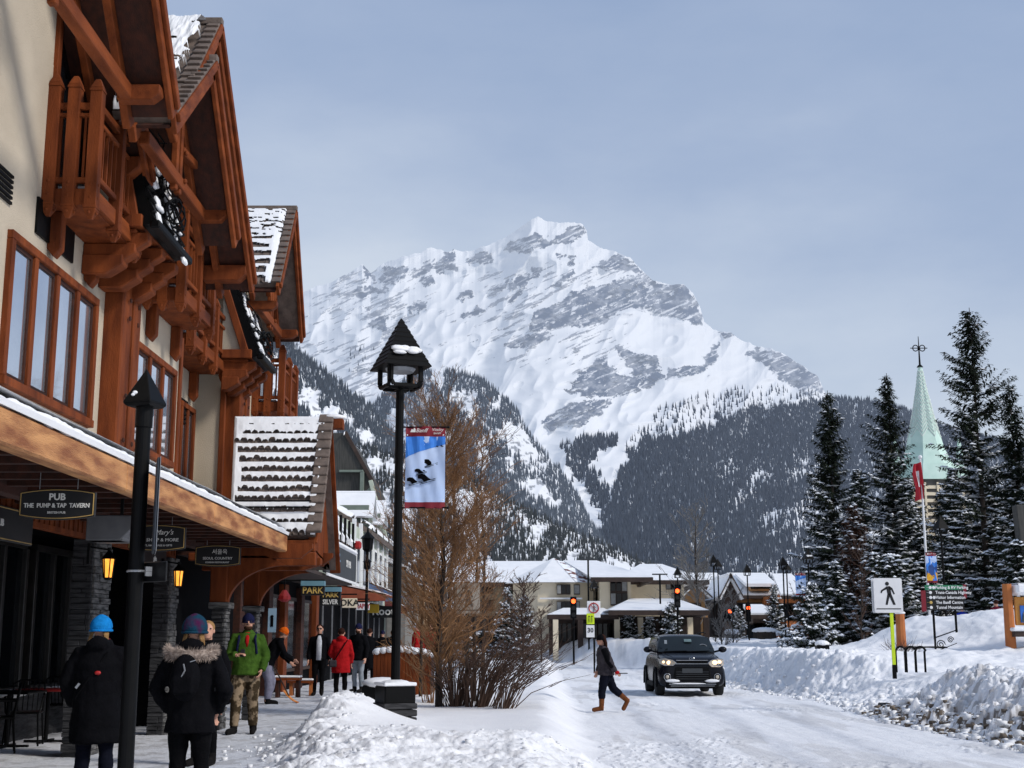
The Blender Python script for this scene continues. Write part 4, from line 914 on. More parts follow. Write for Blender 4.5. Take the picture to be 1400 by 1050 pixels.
# near black post with pyramid cap
X, Y = -2.52, 8.9
s = thing('sign_post', 'thick black post with pyramid cap and sign plates, nearest to the camera', 'post', (X, Y, -.05))
h = atY(186, 553, Y).z + .05; b = MB(); b.lathe((0, 0, 0), [(.053, 0), (.050, h)], 20); b.lathe((0, 0, h - .16), [(.059, 0), (.059, .16)], 20); b.build('post', MT['black'], s, local=True, smooth=False)
ht = atY(186, 505, Y).z + .05; b = MB(); b.lathe((0, 0, h), [(.150, 0), (.148, .015), (.006, ht - h)], 4, rot=.5); b.lathe((0, 0, h - .02), [(.125, 0), (.150, .02)], 4, rot=.5); b.build('cap', MT['black'], s, local=True, bevel=.004)
b = MB(); b.ell((-.05, -.075, h + .07), (.018, .01, .014), n=7, m=5); b.ell((-.062, -.078, h + .055), (.014, .01, .01), n=7, m=5); b.build('snow_fleck', MT['snow'], s, local=True)
Z = lambda py: atY(190, py, Y).z + .05
b = MB(); b.box((.105, .02, (Z(630) + Z(755)) / 2), (.02, .46, Z(630) - Z(755)), Matrix.Rotation(.28, 3, 'Z')); b.build('sign_plate', M('blue_grey_plate', (.045, .055, .07), .5), s, local=True, bevel=.008)
b = MB(); b.box((.118, .022, (Z(630) + Z(755)) / 2), (.004, .468, Z(630) - Z(755) + .008), Matrix.Rotation(.28, 3, 'Z')); b.build('plate_edge', MT['greymetal'], s, local=True)
b = MB(); b.box((.115, .0, (Z(768) + Z(796)) / 2), (.012, .3, Z(768) - Z(796)), Matrix.Rotation(.9, 3, 'Z')); b.build('small_plate', MT['signblack'], s, local=True, bevel=.006)
b = MB(); b.tube([(.056 * math.cos(a), .056 * math.sin(a), Z(781)) for a in np.linspace(0, 2 * PI, 18)], .008, 6)
for dz in (-.02, .012): b.box((.10, -.06, Z(781) + dz), (.05, .012, .03), Matrix.Rotation(.9, 3, 'Z'))
b.build('clamp', MT['greymetal'], s, local=True)
# ------------------------------------------------------------ lantern-house street lamps
def street_lamp(H=6.2, label='', loc=(0, 0, 0), rz=0.0, plinth=True, snow=True, sides=8, hs=1.0):
    s = thing('street_lamp', label, 'street lamp', loc, 'black street lamps with pyramid roofs', rz)
    z0 = .70 if plinth else 0
    b = MB(); b.lathe((0, 0, z0), [(.070 * hs, 0), (.064 * hs, H - 1.14 * hs - z0)], 12); b.build('pole', MT['black'], s, local=True)
    if plinth:
        b = MB(); r = random.Random(2); z = 0
        while z < .42:
            hh = r.uniform(.07, .13); b.box((0, 0, z + hh / 2), (.52 + r.uniform(-.03, .03), .52 + r.uniform(-.03, .03), hh - .012)); z += hh
        b.build('stone_base', MT['stone'], s, local=True, bevel=.012)
        b = MB(); b.box((0, 0, z + .11), (.48, .48, .26)); b.build('plinth', MT['black'], s, local=True, bevel=.02)
        b = MB(); b.box((0, 0, z + .265), (.50, .50, .05)); b.ell((0, 0, z + .28), (.22, .22, .05), n=14, m=7); b.build('snow_cap', MT['snow'], s, local=True, bevel=.02)
    zb = H - 1.14 * hs; b = MB(); H0 = H; L0 = set(s.children); H = zb + 1.14
    for a in range(4):       # four U brackets carrying the roof
        R = Matrix.Rotation(a * PI / 2, 3, 'Z'); pts = [(.26, -.16, .40), (.26, -.16, .10), (.25, -.13, .04), (.25, .13, .04), (.26, .16, .10), (.26, .16, .40)]
        q = [R @ Vector((.25 if i in (2, 3) else p[0], p[1] * 1.45, p[2])) for i, p in enumerate(pts)]
        for u, v in zip(q[:-1], q[1:]): b.bar(u + Vector((0, 0, zb)), v + Vector((0, 0, zb)), .05, .055)
        b.bar((0, 0, zb + .04), R @ Vector((.27, 0, 0)) + Vector((0, 0, zb + .05)), .05, .05)
    b.build('bracket', MT['black'], s, local=True, bevel=.006)
    b = MB(); Rf = .52; zr = zb + .33; n = 10
    for i in range(n):       # stepped cladding
        f0 = i / n; f1 = (i + 1) / n; hgt = H - zr
        b.lathe((0, 0, zr + hgt * f0), [(Rf * (1 - f0) + .012, 0), (Rf * (1 - f0) + .012, .015), (Rf * (1 - f1) + .006, hgt / n)], 4, rot=PI / 4)
    b.build('roof', MT['black'], s, local=True)
    b = MB(); b.lathe((0, 0, zb + .28), [(.20, 0), (.24, .05)], 12); b.build('lamp_lens', M('frosted_lens', (.35, .37, .40), .4) if 'frosted_lens' not in bpy.data.materials else bpy.data.materials['frosted_lens'], s, local=True)
    if snow:
        b = MB(); r = random.Random(6)
        for i in range(9):
            x = r.uniform(-.16, .18); zz = zr + .17 + r.uniform(0, .14); b.ell((x, -(.60 - (zz - zr) * (.6 / (H - zr))) * .70 - .015, zz), (r.uniform(.07, .14), .04, r.uniform(.02, .05)), n=8, m=5)
        b.build('snow_patch', MT['snow'], s, local=True, smooth=True)
    for o in s.children:
        if o not in L0 and hs != 1.0:
            o.scale = (hs, hs, hs); o.location = (0, 0, zb * (1 - hs))
    return s
YL = 20.0; XLp = onZ(541, 1000, 0).x
P = atY(543, 780, YL); Hl = atY(549, 437, YL).z + .02
lamp0 = street_lamp(Hl, 'tall black lamp on a stone plinth in the snow heap, carrying a blue skiing banner', (P.x, YL, 0), .42)
def banner(x0, x1, zt_, zb_, art='ski'):
    """local banner meshes; the pole stands at x<x0; returns parts in a thing"""
    W = x1 - x0; Hh = zt_ - zb_; nu, nv = 30, 60; bb = []
    def yw(u, v): return .012 * math.sin(u * 9 + v * 5) + .01 * math.sin(u * 21 - v * 8)
    def sheet(u0, u1, v0, v1, mat, name, off=0.0, parent=None):
        m = MB(); n = 12; k = 16; vs = []
        for j in range(k + 1):
            for i in range(n + 1):
                u = u0 + (u1 - u0) * i / n; v = v0 + (v1 - v0) * j / k; vs.append((x0 + W * u, yw(u, v) - off, zt_ - Hh * v))
        m.add(vs, [(j * (n + 1) + i, (j + 1) * (n + 1) + i, (j + 1) * (n + 1) + i + 1, j * (n + 1) + i + 1) for j in range(k) for i in range(n)])
        return m.build(name, mat, parent, local=True, smooth=True)
    return sheet, yw
def make_banner(parent_loc, x0, x1, zt_, zb_, label, art='ski', group='banners on the lamp posts'):
    s = thing('banner', label, 'banner', parent_loc, group); W = x1 - x0; Hh = zt_ - zb_; sheet, yw = banner(x0, x1, zt_, zb_)
    sheet(0, 1, 0, .125, MT['burgundy'], 'top_band', 0, s); sheet(0, 1, .925, 1, MT['burgundy'], 'bottom_band', 0, s)
    g = sheet(0, 1, .125, .925, MT['bannersnow'] if art == 'ski' else MT['bannerblue'], 'picture', 0, s)
    m = MB()
    if art == 'ski':         # deep sky above a snow shoulder
        top = []; bot = []; n = 14; vs = []
        for i in range(n + 1):
            u = i / n; v = .39 - .17 * u ** .75; vs += [(x0 + W * u, yw(u, .2) - .004 , zt_ - Hh * .125), (x0 + W * u, yw(u, v) - .004, zt_ - Hh * v)]
        m.add(vs, [(2 * i, 2 * i + 1, 2 * i + 3, 2 * i + 2) for i in range(n)]); m.build('sky_field', MT['bannerblue'], s, local=True)
        m = MB(); r = random.Random(3)
        for (u, v, k) in ((.55, .44, 1), (.33, .55, .8), (.45, .63, 1.2), (.16, .665, 1), (.91, .245, .3), (.79, .245, .22), (.47, .545, .25)):
            cx, cz = x0 + W * u, zt_ - Hh * v; R = .055 * k * W / .5
            pts = [(-1, .6), (-.4, .9), (.3, .8), (.9, .1), (1.6, -.5), (.9, -.6), (.2, -1.0), (-.3, -.3), (-1, -.2)]
            m.add([(cx + a * R, yw(u, v) - .014, cz + c_ * R * .8) for a, c_ in pts], [tuple(range(9))[::-1]])
            if k > .5:
                for sgn in (0, 1): m.bar((cx - R * .6, yw(u, v) - .014, cz - R * (1.0 + .25 * sgn)), (cx + R * 2.4, yw(u, v) - .014, cz - R * (.1 + .3 * sgn)), .006, .010, (0, -1, 0))
        m.build('skier_figures', MT['matblack'], s, local=True)
    else:
        m.add([(x0 + W * a, yw(a, b) - .006, zt_ - Hh * b) for a, b in ((0, .125), (1, .125), (1, .3), (.8, .36), (.62, .32), (.45, .4), (.25, .33), (0, .42))], [tuple(range(8))[::-1]]); m.build('cloud_field', MT['bannersnow'], s, local=True)
        m = MB(); m.add([(x0 + W * a, yw(a, b) - .010, zt_ - Hh * b) for a, b in ((0, .78), (.1, .66), (.25, .7), (.35, .62), (.45, .75), (.6, .72), (.72, .78), (.85, .64), (1, .7), (1, .925), (0, .925))], [tuple(range(11))]); m.build('flower_field', M('yellow_flowers', (.75, .42, .02), .7, (.5, .22, .01), 20), s, local=True)
        m = MB(); m.add([(x0 + W * a, yw(a, b) - .008, zt_ - Hh * b) for a, b in ((0, .62), (.3, .42), (.5, .36), (.75, .5), (1, .45), (1, .8), (0, .8))], [tuple(range(7))]); m.build('mountain_field', M('banner_deep_blue', (.02, .07, .26), .7), s, local=True)
    ts = W * .13
    text('Banff', ts * 1.1, MT['signwhite'], s, (x0 + W * .40, -.03, zt_ - Hh * .055), shear=.25, depth=.002); text('Vitality', ts * .8, MT['signwhite'], s, (x0 + W * .8, -.03, zt_ - Hh * .045), shear=.3, depth=.002); text('BANFF', ts * .5, MT['signwhite'], s, (x0 + W * .8, -.03, zt_ - Hh * .09), depth=.002)
    m = MB(); m.add([(x0 + W * a, -.03, zt_ - Hh * b) for a, b in ((.12, .07), (.15, .035), (.19, .045), (.21, .02), (.25, .035), (.25, .075), (.12, .075))], [tuple(range(7))[::-1]]); m.build('emblem', MT['signwhite'], s, local=True)
    m = MB()
    for zz in (zt_ - .01, zb_ + .01): m.tube([(x0 - .1, .01, zz), (x1 + .03, .01, zz)], .012, 6); m.ell((x1 + .045, .01, zz), .022, n=8, m=6)
    m.build('banner_rod', MT['black'], s, local=True)
    m = MB()
    for u in (.04, .95):
        for v in (.11, .9): m.ell((x0 + W * u, -.03, zt_ - Hh * v), .012, n=6, m=4)
    m.build('grommet', MT['white'], s, local=True); return s
a = atY(555, 583, YL); b2 = atY(608, 695, YL)
make_banner((P.x, YL, 0), a.x - P.x, b2.x - P.x, a.z, b2.z, 'blue banner of skiers on a snow slope hung from the tall near lamp')
# ------------------------------------------------------------ vegetation
def spruce_mat(name, c=(.016, .022, .014), hz=0):
    m, nt, b, out = newmat(name); at = N(nt, 'ShaderNodeAttribute', attribute_name='tone'); cr = N(nt, 'ShaderNodeValToRGB'); e = cr.color_ramp.elements
    e[0].position = 0; e[0].color = rgb([v * .5 for v in c]); e[1].position = .5; e[1].color = rgb([v * 1.9 for v in c])
    q = e.new(.62); q.color = (.72, .75, .80, 1); q = e.new(1.0); q.color = (.84, .86, .90, 1)
    nt.links.new(at.outputs['Fac'], cr.inputs[0]); nt.links.new(cr.outputs[0], b.inputs['Base Color']); b.inputs['Roughness'].default_value = .85; b.inputs['Specular IOR Level'].default_value = .1; return m
SPR = spruce_mat('spruce_needles_and_snow'); SPRB = spruce_mat('rusty_needles_and_snow', (.06, .032, .022))
def spruce(loc, H, R, label, seed, bare=.0, snow_lo=.75, snow_hi=.05, dens=1.0, droop=.25, gaps=.18, group=None, mat=None, leaf=.42, top_pow=.85, cat='spruce tree', name='spruce_tree'):
    t = thing(name, label, cat, loc, group); g = np.random.RandomState(seed)
    m = MB(); pts = [(g.normal(0, .02) * H * .1 * i / 8, g.normal(0, .02) * H * .1 * i / 8, H * i / 8) for i in range(9)]
    m.tube(pts, [max(.012 * H * (1 - i / 8.2), .015) for i in range(9)], 7)
    V = []; FC = []; T = []; nb = int(H * 31 * dens)
    for i in range(nb):
        g_a = g.rand() * 6.283; f = (i + g.rand()) / nb; f = f ** .92; z = H * (bare + (1 - bare) * f) * .985
        prof = (1 - f) ** top_pow * (.55 + .45 * min(1, f * 6 + .3)); L = R * prof * g.uniform(.42, 1.22) * (.66 + .62 * float(vn(np.array([f * 13.0 + seed]), np.array([math.cos(g_a) * 1.6 + 5]), seed)[0])) + .10 * g.rand() + .12
        if g.rand() < gaps: L *= .5
        a = g_a; up = -droop + (f ** 1.5) * (droop + .75) + g.normal(0, .09); seg = max(2, int(L / .16))
        d = np.array([math.cos(a), math.sin(a), 0.0]); side = np.array([-d[1], d[0], 0]); p0 = np.array([0, 0, z])
        tip = p0 + d * L + np.array([0, 0, L * up + .10 * L])
        if L > .5 and g.rand() < .6: m.tube([tuple(p0), tuple(p0 + (tip - p0) * .55 + np.array([0, 0, -.04 * L])), tuple(tip)], [.022, .014, .005], 3, cap=False)
        sb = snow_lo + (snow_hi - snow_lo) * sstep(.34, .80, f + g.normal(0, .05))
        for s in range(seg):
            q = (s + .6) / seg; c = p0 + d * L * q + np.array([0, 0, L * (up * q + .10 * q * q)]); w = (leaf * .9 * (1.1 - .55 * q)) * min(1, L / .7 + .35)
            if q < .25 and L > 1.2: continue
            k = 6
            for j in range(k):
                sg = -1 if j % 2 else 1; dirv = d * g.uniform(.3, 1.0) + side * sg * g.uniform(.2, 1.1) + np.array([0, 0, g.uniform(-.75, .15)]); dirv /= np.linalg.norm(dirv)
                b0 = c + g.normal(0, .03, 3); e = b0 + dirv * w * g.uniform(.6, 1.2); pr = np.cross(dirv, [0, 0, 1]); pr /= (np.linalg.norm(pr) + 1e-6); ww = w * g.uniform(.16, .30)
                o = len(V); V += [b0 - pr * ww * .6, b0 + pr * ww * .6, e + pr * ww * .25 + [0, 0, -.02], e - pr * ww * .25]; FC.append((o, o + 1, o + 2, o + 3)); tn = g.uniform(0, .5); T += [tn] * 4
            if g.rand() < sb:       # snow pad lying on the spray
                r = w * g.uniform(.35, .95); o = len(V); hz = np.array([0, 0, .05 + .03 * g.rand()]); c2 = c + hz + g.normal(0, .03, 3); n5 = 5
                for k5 in range(n5):
                    a5 = k5 * 6.283 / n5 + g.rand(); V.append(c2 + d * math.cos(a5) * r * 1.1 + side * math.sin(a5) * r * .8 + [0, 0, -.05 * g.rand()]); T.append(.75 + .25 * g.rand())
                V.append(c2 + [0, 0, .05]); T.append(.95)
                for k5 in range(n5): FC.append((o + k5, o + (k5 + 1) % n5, o + n5, o + n5))
    m.build('trunk', MT['bark'], t, local=True)
    # crown as one mesh; quads and triangles
    me = bpy.data.meshes.new('crown'); fcs = [tuple(f) if f[2] != f[3] else f[:3] for f in FC]; me.from_pydata([tuple(v) for v in V], [], fcs); me.materials.append(mat or SPR)
    at = me.attributes.new('tone', 'FLOAT', 'POINT'); at.data.foreach_set('value', np.array(T, dtype=np.float32)); me.update()
    o = bpy.data.objects.new('crown', me); COL.objects.link(o); o.parent = t; return t
def groundy(px, Y): return (px - 700) / F * Y * 1.0
def tree_at(px, top, Y, R, label, seed, zb=0.0, **k):
    q = atY(px, top, Y); return spruce((q.x, Y, zb), q.z - zb, R, label, seed, **k)
tree_at(1131, 534, 66, 2.5, 'leftmost tall dark spruce, left of the church spire', 1, snow_lo=.7, group=None)
tree_at(1212, 510, 70, 3.4, 'tall thin-topped spruce directly left of the church spire', 2, gaps=.35, dens=.9, snow_lo=.8)
tree_at(1325, 421, 64, 3.3, 'tallest spruce, just right of the church spire', 3, gaps=.32, dens=.85, snow_lo=.7, top_pow=.62)
tree_at(1380, 523, 60, 2.6, 'dark spruce right of the tallest one', 4, gaps=.25, snow_lo=.6)
tree_at(1428, 470, 58, 3.0, 'spruce cut by the right edge of the photo', 5, gaps=.3, snow_lo=.6)
G_ = 'snow-laden spruces in the square'
tree_at(1108, 800, 52, 1.45, 'small heavily snowed spruce at the left foot of the grove', 6, dens=2.2, snow_lo=.95, snow_hi=.6, leaf=.26)
tree_at(1250, 700, 74, 2.6, 'broad snowy spruce between the flagpole and the pedestrian sign', 7, dens=1.7, snow_lo=.95, snow_hi=.7)
tree_at(1302, 640, 76, 2.9, 'broad snowy spruce behind the banner lamp', 8, dens=1.5, snow_lo=.95, snow_hi=.6)
tree_at(1352, 670, 70, 2.5, 'wide snow-covered spruce behind the directory board', 9, dens=1.7, snow_lo=.95, snow_hi=.7)
tree_at(1405, 680, 66, 2.4, 'snow-covered spruce above the map kiosk', 10, dens=1.5, snow_lo=.9, snow_hi=.6)
tree_at(1165, 690, 62, 1.5, 'rust-coloured snowy conifer between the two left spruces', 11, dens=1.8, snow_lo=.7, snow_hi=.5, mat=SPRB)
tree_at(1195, 760, 60, 1.9, 'dark snowy spruce behind the pedestrian crossing sign', 12, dens=1.9, snow_lo=.85, snow_hi=.6)
tree_at(1140, 770, 58, 1.2, 'slim snowy spruce right of the small left one', 14, dens=1.9, snow_lo=.9, snow_hi=.6)
tree_at(1240, 655, 78, 2.7, 'dark spruce in front of the church tower, left side', 51, dens=1.3, snow_lo=.9, snow_hi=.5)
tree_at(1287, 668, 79, 2.7, 'dark spruce in front of the church tower, right side', 52, dens=1.3, snow_lo=.9, snow_hi=.5)
tree_at(1172, 640, 80, 2.6, 'spruce rising behind the gap of the two left tall spruces', 53, dens=1.2, snow_lo=.9, snow_hi=.4)
tree_at(1218, 760, 57, 2.0, 'low wide snowy spruce right of the crossing sign', 54, dens=2.0, snow_lo=.95, snow_hi=.6)
tree_at(1390, 740, 52, 1.8, 'low snowy spruce directly behind the kiosk roof', 55, dens=2.0, snow_lo=.95, snow_hi=.6)
# small ones by the resort
for i, (px, top, Y, R, lab) in enumerate(((860, 838, 88, 1.1, 'small snowy spruce before the resort porch'), (888, 846, 86, .9, 'shortest snowy spruce by the resort porch'), (918, 824, 84, 1.3, 'snowy spruce left of the red traffic light by the car'), (1008, 830, 96, 1.0, 'small spruce behind the twin street lamps'), (1058, 800, 100, 1.3, 'dark spruce beside the orange-brick lodge'), (694, 806, 78, 1.1, 'frosted conifer left of the resort turret'), (716, 818, 76, 1.0, 'low frosted conifer before the resort wall'), (640, 856, 60, .8, 'green conifer behind the bare larch'))):
    tree_at(px, top, Y, R, lab, 20 + i, dens=2.0, snow_lo=.97, snow_hi=.97 if i in (5, 6) else .6, leaf=.28)
# bare broadleaf and larch trees -------------------------------------------
def bare_tree(loc, H, R, label, seed, mat, nb=70, sub=9, upw=.8, trunk=.07, bend=.3, r0=.012, name='bare_tree', cat='bare tree', zlo=.12, shape=None, tw=3, ):
    t = thing(name, label, cat, loc); r = random.Random(seed); tr = MB(); tw_ = MB()
    pts = [Vector((r.gauss(0, .012) * H * i / 6, r.gauss(0, .012) * H * i / 6, H * .92 * i / 6)) for i in range(7)]
    if trunk: tr.tube(pts, [trunk * (1 - .88 * i / 6) for i in range(7)], 8)
    def at_(f):
        k = min(5, int(f * 6)); return pts[k].lerp(pts[k + 1], f * 6 - k)
    for i in range(nb):
        f = zlo + (1 - zlo) * (i + r.random()) / nb; a = r.uniform(0, 2 * PI); s = (shape(f) if shape else (1 - f) ** .7 * min(1, .4 + 2.2 * f)); L = R * s * r.uniform(.6, 1.15) + .12 * H * (f > .8) * r.random()
        d = Vector((math.cos(a), math.sin(a), upw * r.uniform(.3, 1.5))); p = at_(min(f, .999)); br = [p]
        n = 5; dd = d.normalized()
        for k in range(n):
            dd = (dd + Vector((r.gauss(0, .14), r.gauss(0, .14), bend * .28))).normalized(); p = p + dd * (L * 1.25 / n); br.append(p)
        tr_r = max(r0, trunk * .28 * (1 - f))
        tw_.tube(br, [tr_r * (1 - .75 * k / n) for k in range(n + 1)], 4, cap=False)
        for j in range(sub):
            k = r.uniform(.8, n - .01); ki = int(k); q = br[ki].lerp(br[ki + 1], k - ki); e = (br[ki + 1] - br[ki]).normalized()
            v = (e + Vector((r.gauss(0, .55), r.gauss(0, .55), r.gauss(.15, .4)))).normalized(); l2 = L * r.uniform(.18, .5)
            m1 = q + v * l2 * .5 + Vector((0, 0, .03)); m2 = m1 + (v + Vector((r.gauss(0, .3), r.gauss(0, .3), bend * .5))).normalized() * l2 * .5
            tw_.tube([q, m1, m2], [r0 * .6, r0 * .45, r0 * .22], 3, cap=False)
            for h in range(tw):
                s0 = q.lerp(m2, r.uniform(.2, .9)); v2 = (v + Vector((r.gauss(0, .8), r.gauss(0, .8), r.gauss(.1, .5)))).normalized(); tw_.tube([s0, s0 + v2 * l2 * r.uniform(.25, .6)], [r0 * .38, r0 * .2], 3, cap=False)
    if trunk: tr.build('trunk', MT['bark'], t, local=True)
    tw_.build('branches', mat, t, local=True); return t
b0 = atY(600, 972, 25.5)
bare_tree((b0.x, 25.5, -.02), atY(620, 545, 25.5).z, 1.35, 'ochre bare larch full of fine twigs, right of the blue banner', 3, MT['twig'], nb=230, sub=11, upw=.85, trunk=.075, r0=.009, shape=lambda f: min(1, .55 + 1.4 * f) * (1 - max(0, f - .45) / .62) ** .8, tw=4, name='larch_tree')
b0 = atY(648, 965, 27.5)
bare_tree((b0.x, 27.5, 0), atY(650, 600, 27.5).z, 1.0, 'second ochre larch standing close behind the first', 5, MT['twig'], nb=110, sub=9, upw=.75, trunk=.05, r0=.009, tw=3, name='larch_tree')
b0 = atY(575, 950, 30)
bare_tree((b0.x, 30, 0), atY(575, 640, 30).z, 1.1, 'brown larch showing left of the near larch behind the lamp pole', 15, MT['twig'], nb=60, sub=7, upw=.6, trunk=.045, r0=.010, tw=3, name='larch_tree')
# tall thin leaders above
b0 = atY(615, 960, 33)
bare_tree((b0.x, 33, 0), atY(612, 515, 33).z, 1.0, 'tall thin bare poplar rising behind the larches', 7, MT['twigdark'], nb=60, sub=5, upw=1.6, trunk=.06, r0=.013, tw=2, zlo=.35, name='poplar_tree')
b0 = atY(660, 960, 40); bare_tree((b0.x, 40, 0), atY(665, 560, 40).z, 1.1, 'grey twiggy poplar farther right behind the larches', 8, MT['twigdark'], nb=55, sub=6, upw=1.3, trunk=.06, r0=.014, tw=2, zlo=.25, name='poplar_tree')
b0 = atY(715, 900, 52); bare_tree((b0.x, 52, 0), atY(712, 785, 52).z, 1.6, 'brown shrubby tree before the resort wall', 9, MT['twigdark'], nb=60, sub=8, upw=.7, trunk=.05, r0=.02, tw=3)
b0 = atY(955, 880, 92); q = atY(962, 690, 92); greytw = M('grey_birch_twigs', (.26, .24, .22), .8, (.14, .13, .12), 2)
bare_tree((b0.x, 92, 0), q.z, 3.3, 'large pale bare birch right of the resort', 10, greytw, nb=50, sub=9, upw=.9, trunk=.14, r0=.035, tw=4, zlo=.2, name='birch_tree')
for i, (px, top, Y, R, lab) in enumerate(((985, 815, 70, 1.1, 'young pale birch left of the twin lamps'), (1000, 800, 74, 1.2, 'young birch with snowy base right of the car roof'), (1172, 730, 56, 1.1, 'bare rusty sapling in front of the grove'), (1090, 790, 80, 1.2, 'bare brown sapling left of the small snowy spruce'), (740, 830, 70, 1.0, 'low bare sapling by the parked pickup'))):
    q = atY(px, top, Y); bare_tree((q.x, Y, 0), q.z, R, lab, 30 + i, greytw if i < 2 else MT['twigdark'], nb=34, sub=7, upw=1.0, trunk=.05, r0=.02, tw=3, zlo=.2)
# willow shrubs at the foot of the larch: arching stems from the snow
def shrub(loc, H, R, n, label, seed, mat, lean=(0, 0), r0=.012):
    t = thing('bare_shrub', label, 'shrub', loc); r = random.Random(seed); s = MB()
    for i in range(n):
        a = r.uniform(0, 2 * PI); b = Vector((math.cos(a) * r.random() * R * .35, math.sin(a) * r.random() * R * .35, -.05)); o = Vector((math.cos(a) * R * r.uniform(.2, 1.1) + lean[0], math.sin(a) * R * r.uniform(.2, 1) + lean[1], H * r.uniform(.5, 1.0)))
        p1 = b + Vector((o.x * .25, o.y * .25, o.z * .5)); p2 = b + Vector((o.x * .62, o.y * .62, o.z * .82)); p3 = b + o; s.tube([b, p1, p2, p3], [r0, r0 * .8, r0 * .5, r0 * .22], 4, cap=False)
        for j in range(3):
            q = p1.lerp(p3, r.random()); s.tube([q, q + Vector((r.gauss(o.x * .25, .12), r.gauss(0, .12), r.uniform(.08, .35)))], [r0 * .45, r0 * .2], 3, cap=False)
    s.build('stems', mat, t, local=True); return t
q = atY(655, 975, 25.0); shrub((q.x, 25.0, gz_at(q.x, 25.0)), 1.4, .8, 105, 'dense brown willow shrub at the foot of the larch, arching right', 2, MT['twigdark'], (.55, 0))
q = atY(690, 972, 24.3); shrub((q.x, 24.3, gz_at(q.x, 24.3)), 1.25, .75, 42, 'thin arching stems spreading over the smooth snow, right end of the shrub bed', 3, MT['twigdark'], (.65, -.1))
q = atY(622, 972, 25.4); shrub((q.x, 25.4, gz_at(q.x, 25.4)), 1.1, .6, 80, 'low dark shrub around the larch trunk', 4, MT['twigdark'])
q = atY(590, 935, 27.0); shrub((q.x, 27, gz_at(q.x, 27)), 1.0, .6, 22, 'ochre twiggy shrub in front of the wooden planter', 6, MT['twig'])
q = atY(1230, 880, 40.0); shrub((q.x, 40, .8), .6, .5, 30, 'sparse stems poking from snow behind the bike racks', 5, MT['twigdark'])
# ------------------------------------------------------------ shops farther down the left side
def bx_part(name, mat, parent, p0, p1, bevel=0):
    m = MB(); m.bb(p0, p1); return m.build(name, mat, parent, bevel=bevel)
MT['barnwood'] = M('weathered_dark_boards', (.075, .072, .065), .85, (.03, .03, .028), 3, (8, 8, .5), .4)
MT['sage'] = M('sage_green_paint', (.20, .24, .20), .75, (.13, .16, .135), 2)
MT['cream'] = M('pale_cream_render', (.84, .73, .55), .85, (.74, .64, .47), 1)
MT['palegreen'] = M('pale_green_boards', (.48, .52, .42), .8, (.38, .42, .34), 2)
MT['brownpaint'] = M('dark_brown_trim', (.05, .03, .022), .7, (.03, .018, .014), 3)
MT['charcoal'] = M('charcoal_fascia', (.045, .05, .055), .6, (.03, .033, .036), 3)
MT['roofsnow'] = MT['snow']
# shop next door: brown timber front with a charcoal board above
sh = thing('timber_shop', 'brown timber shop with charcoal fascia and snowy steep roof beyond the hotel porch', 'shop', (-6.4, 32, 0))
m = MB(); m.bb((-16, 30.3, 0), (-6.4, 44, 4.2)); m.build('wall', MT['matblack'], sh)
for i, y in enumerate((30.6, 32.2, 34.2, 36.6, 39.5, 42.5)): bx_part('pillar', MT['wooddark'] if i % 2 == 0 else MT['wood'], sh, (-6.45, y, 0), (-6.22, y + .55, 2.9), .01)
for i, (a, b) in enumerate(((31.2, 32.1), (32.8, 34.1), (34.8, 36.5), (37.2, 39.4), (40.1, 42.4))):
    w0 = bx_part('shop_window', MT['brownpaint'], sh, (-6.42, a, .5), (-6.36, b, 2.6)); bx_part('pane', MT['darkpane'], w0, (-6.37, a + .08, .6), (-6.34, b - .08, 2.5))
P0 = onX(460, 740, -5.3); P1 = onX(487, 790, -5.3)
f0 = bx_part('fascia_board', MT['charcoal'], sh, (-5.0, 35.0, 3.15), (-4.88, 41.6, 3.98), .02)
bx_part('soffit', MT['brownpaint'], sh, (-6.4, 30.4, 3.05), (-5.0, 41.6, 3.14)); bx_part('fascia_snow', MT['snow'], sh, (-5.15, 35.0, 3.98), (-4.84, 41.6, 4.12), .05)
bx_part('fascia_edge', MT['white'], sh, (-4.9, 35.0, 3.07), (-4.86, 41.6, 3.14))
m = MB()
for k in range(6): m.bar((-4.86, 37.2 + .36 * math.cos(k * PI / 3), 3.58 + .22 * math.sin(k * PI / 3)), (-4.86, 37.2, 3.58), .05, .02, (1, 0, 0))
m.build('snowflake_emblem', M('sign_blue', (.18, .35, .50), .5), f0)
text('SKI HUB', .3, MT['signwhite'], sh, Vector((-4.85, 39.4, 3.58)) - ORG[sh], rz=PI / 2)
# white upper gable with snow and dark posts
m = MB(); m.prism([(31, 3.98), (43, 3.98), (43, 5.6), (37, 8.0), (31, 5.6)], 'x', -6.6, -14); m.build('upper_wall', MT['barnwood'], sh)
m = MB(); m.slab([(-6.5, 43.3, 5.4), (-6.5, 37.0, 8.0), (-15, 37.0, 8.0), (-15, 43.3, 5.4)], .15); m.slab([(-6.5, 30.7, 5.4), (-6.5, 37.0, 8.0), (-15, 37.0, 8.0), (-15, 30.7, 5.4)], .15); m.build('roof', MT['tile'], sh)
snow_patch([(-15, 37.0, 8.02), (-6.5, 37.0, 8.02), (-6.5, 30.7, 5.42), (-15, 30.7, 5.42)], 60, 60, .16, lambda U, W: np.where(fbm(U * 20, W * 30, 3, 3) > .72, 0, 1.), 'roof_snow', sh)
q = [(-6.5, 34.0, 6.6), (-6.5, 42.0, 6.6), (-4.95, 42.0, 4.2), (-4.95, 34.0, 4.2)]
m = MB(); m.slab(q, .08); m.build('skirt_roof', MT['tile'], sh); snow_patch(q, 80, 20, .10, lambda U, W: np.where(fbm(U * 30, W * 8, 3, 6) > .66, 0, 1.), 'roof_snow', sh, lift=.02)
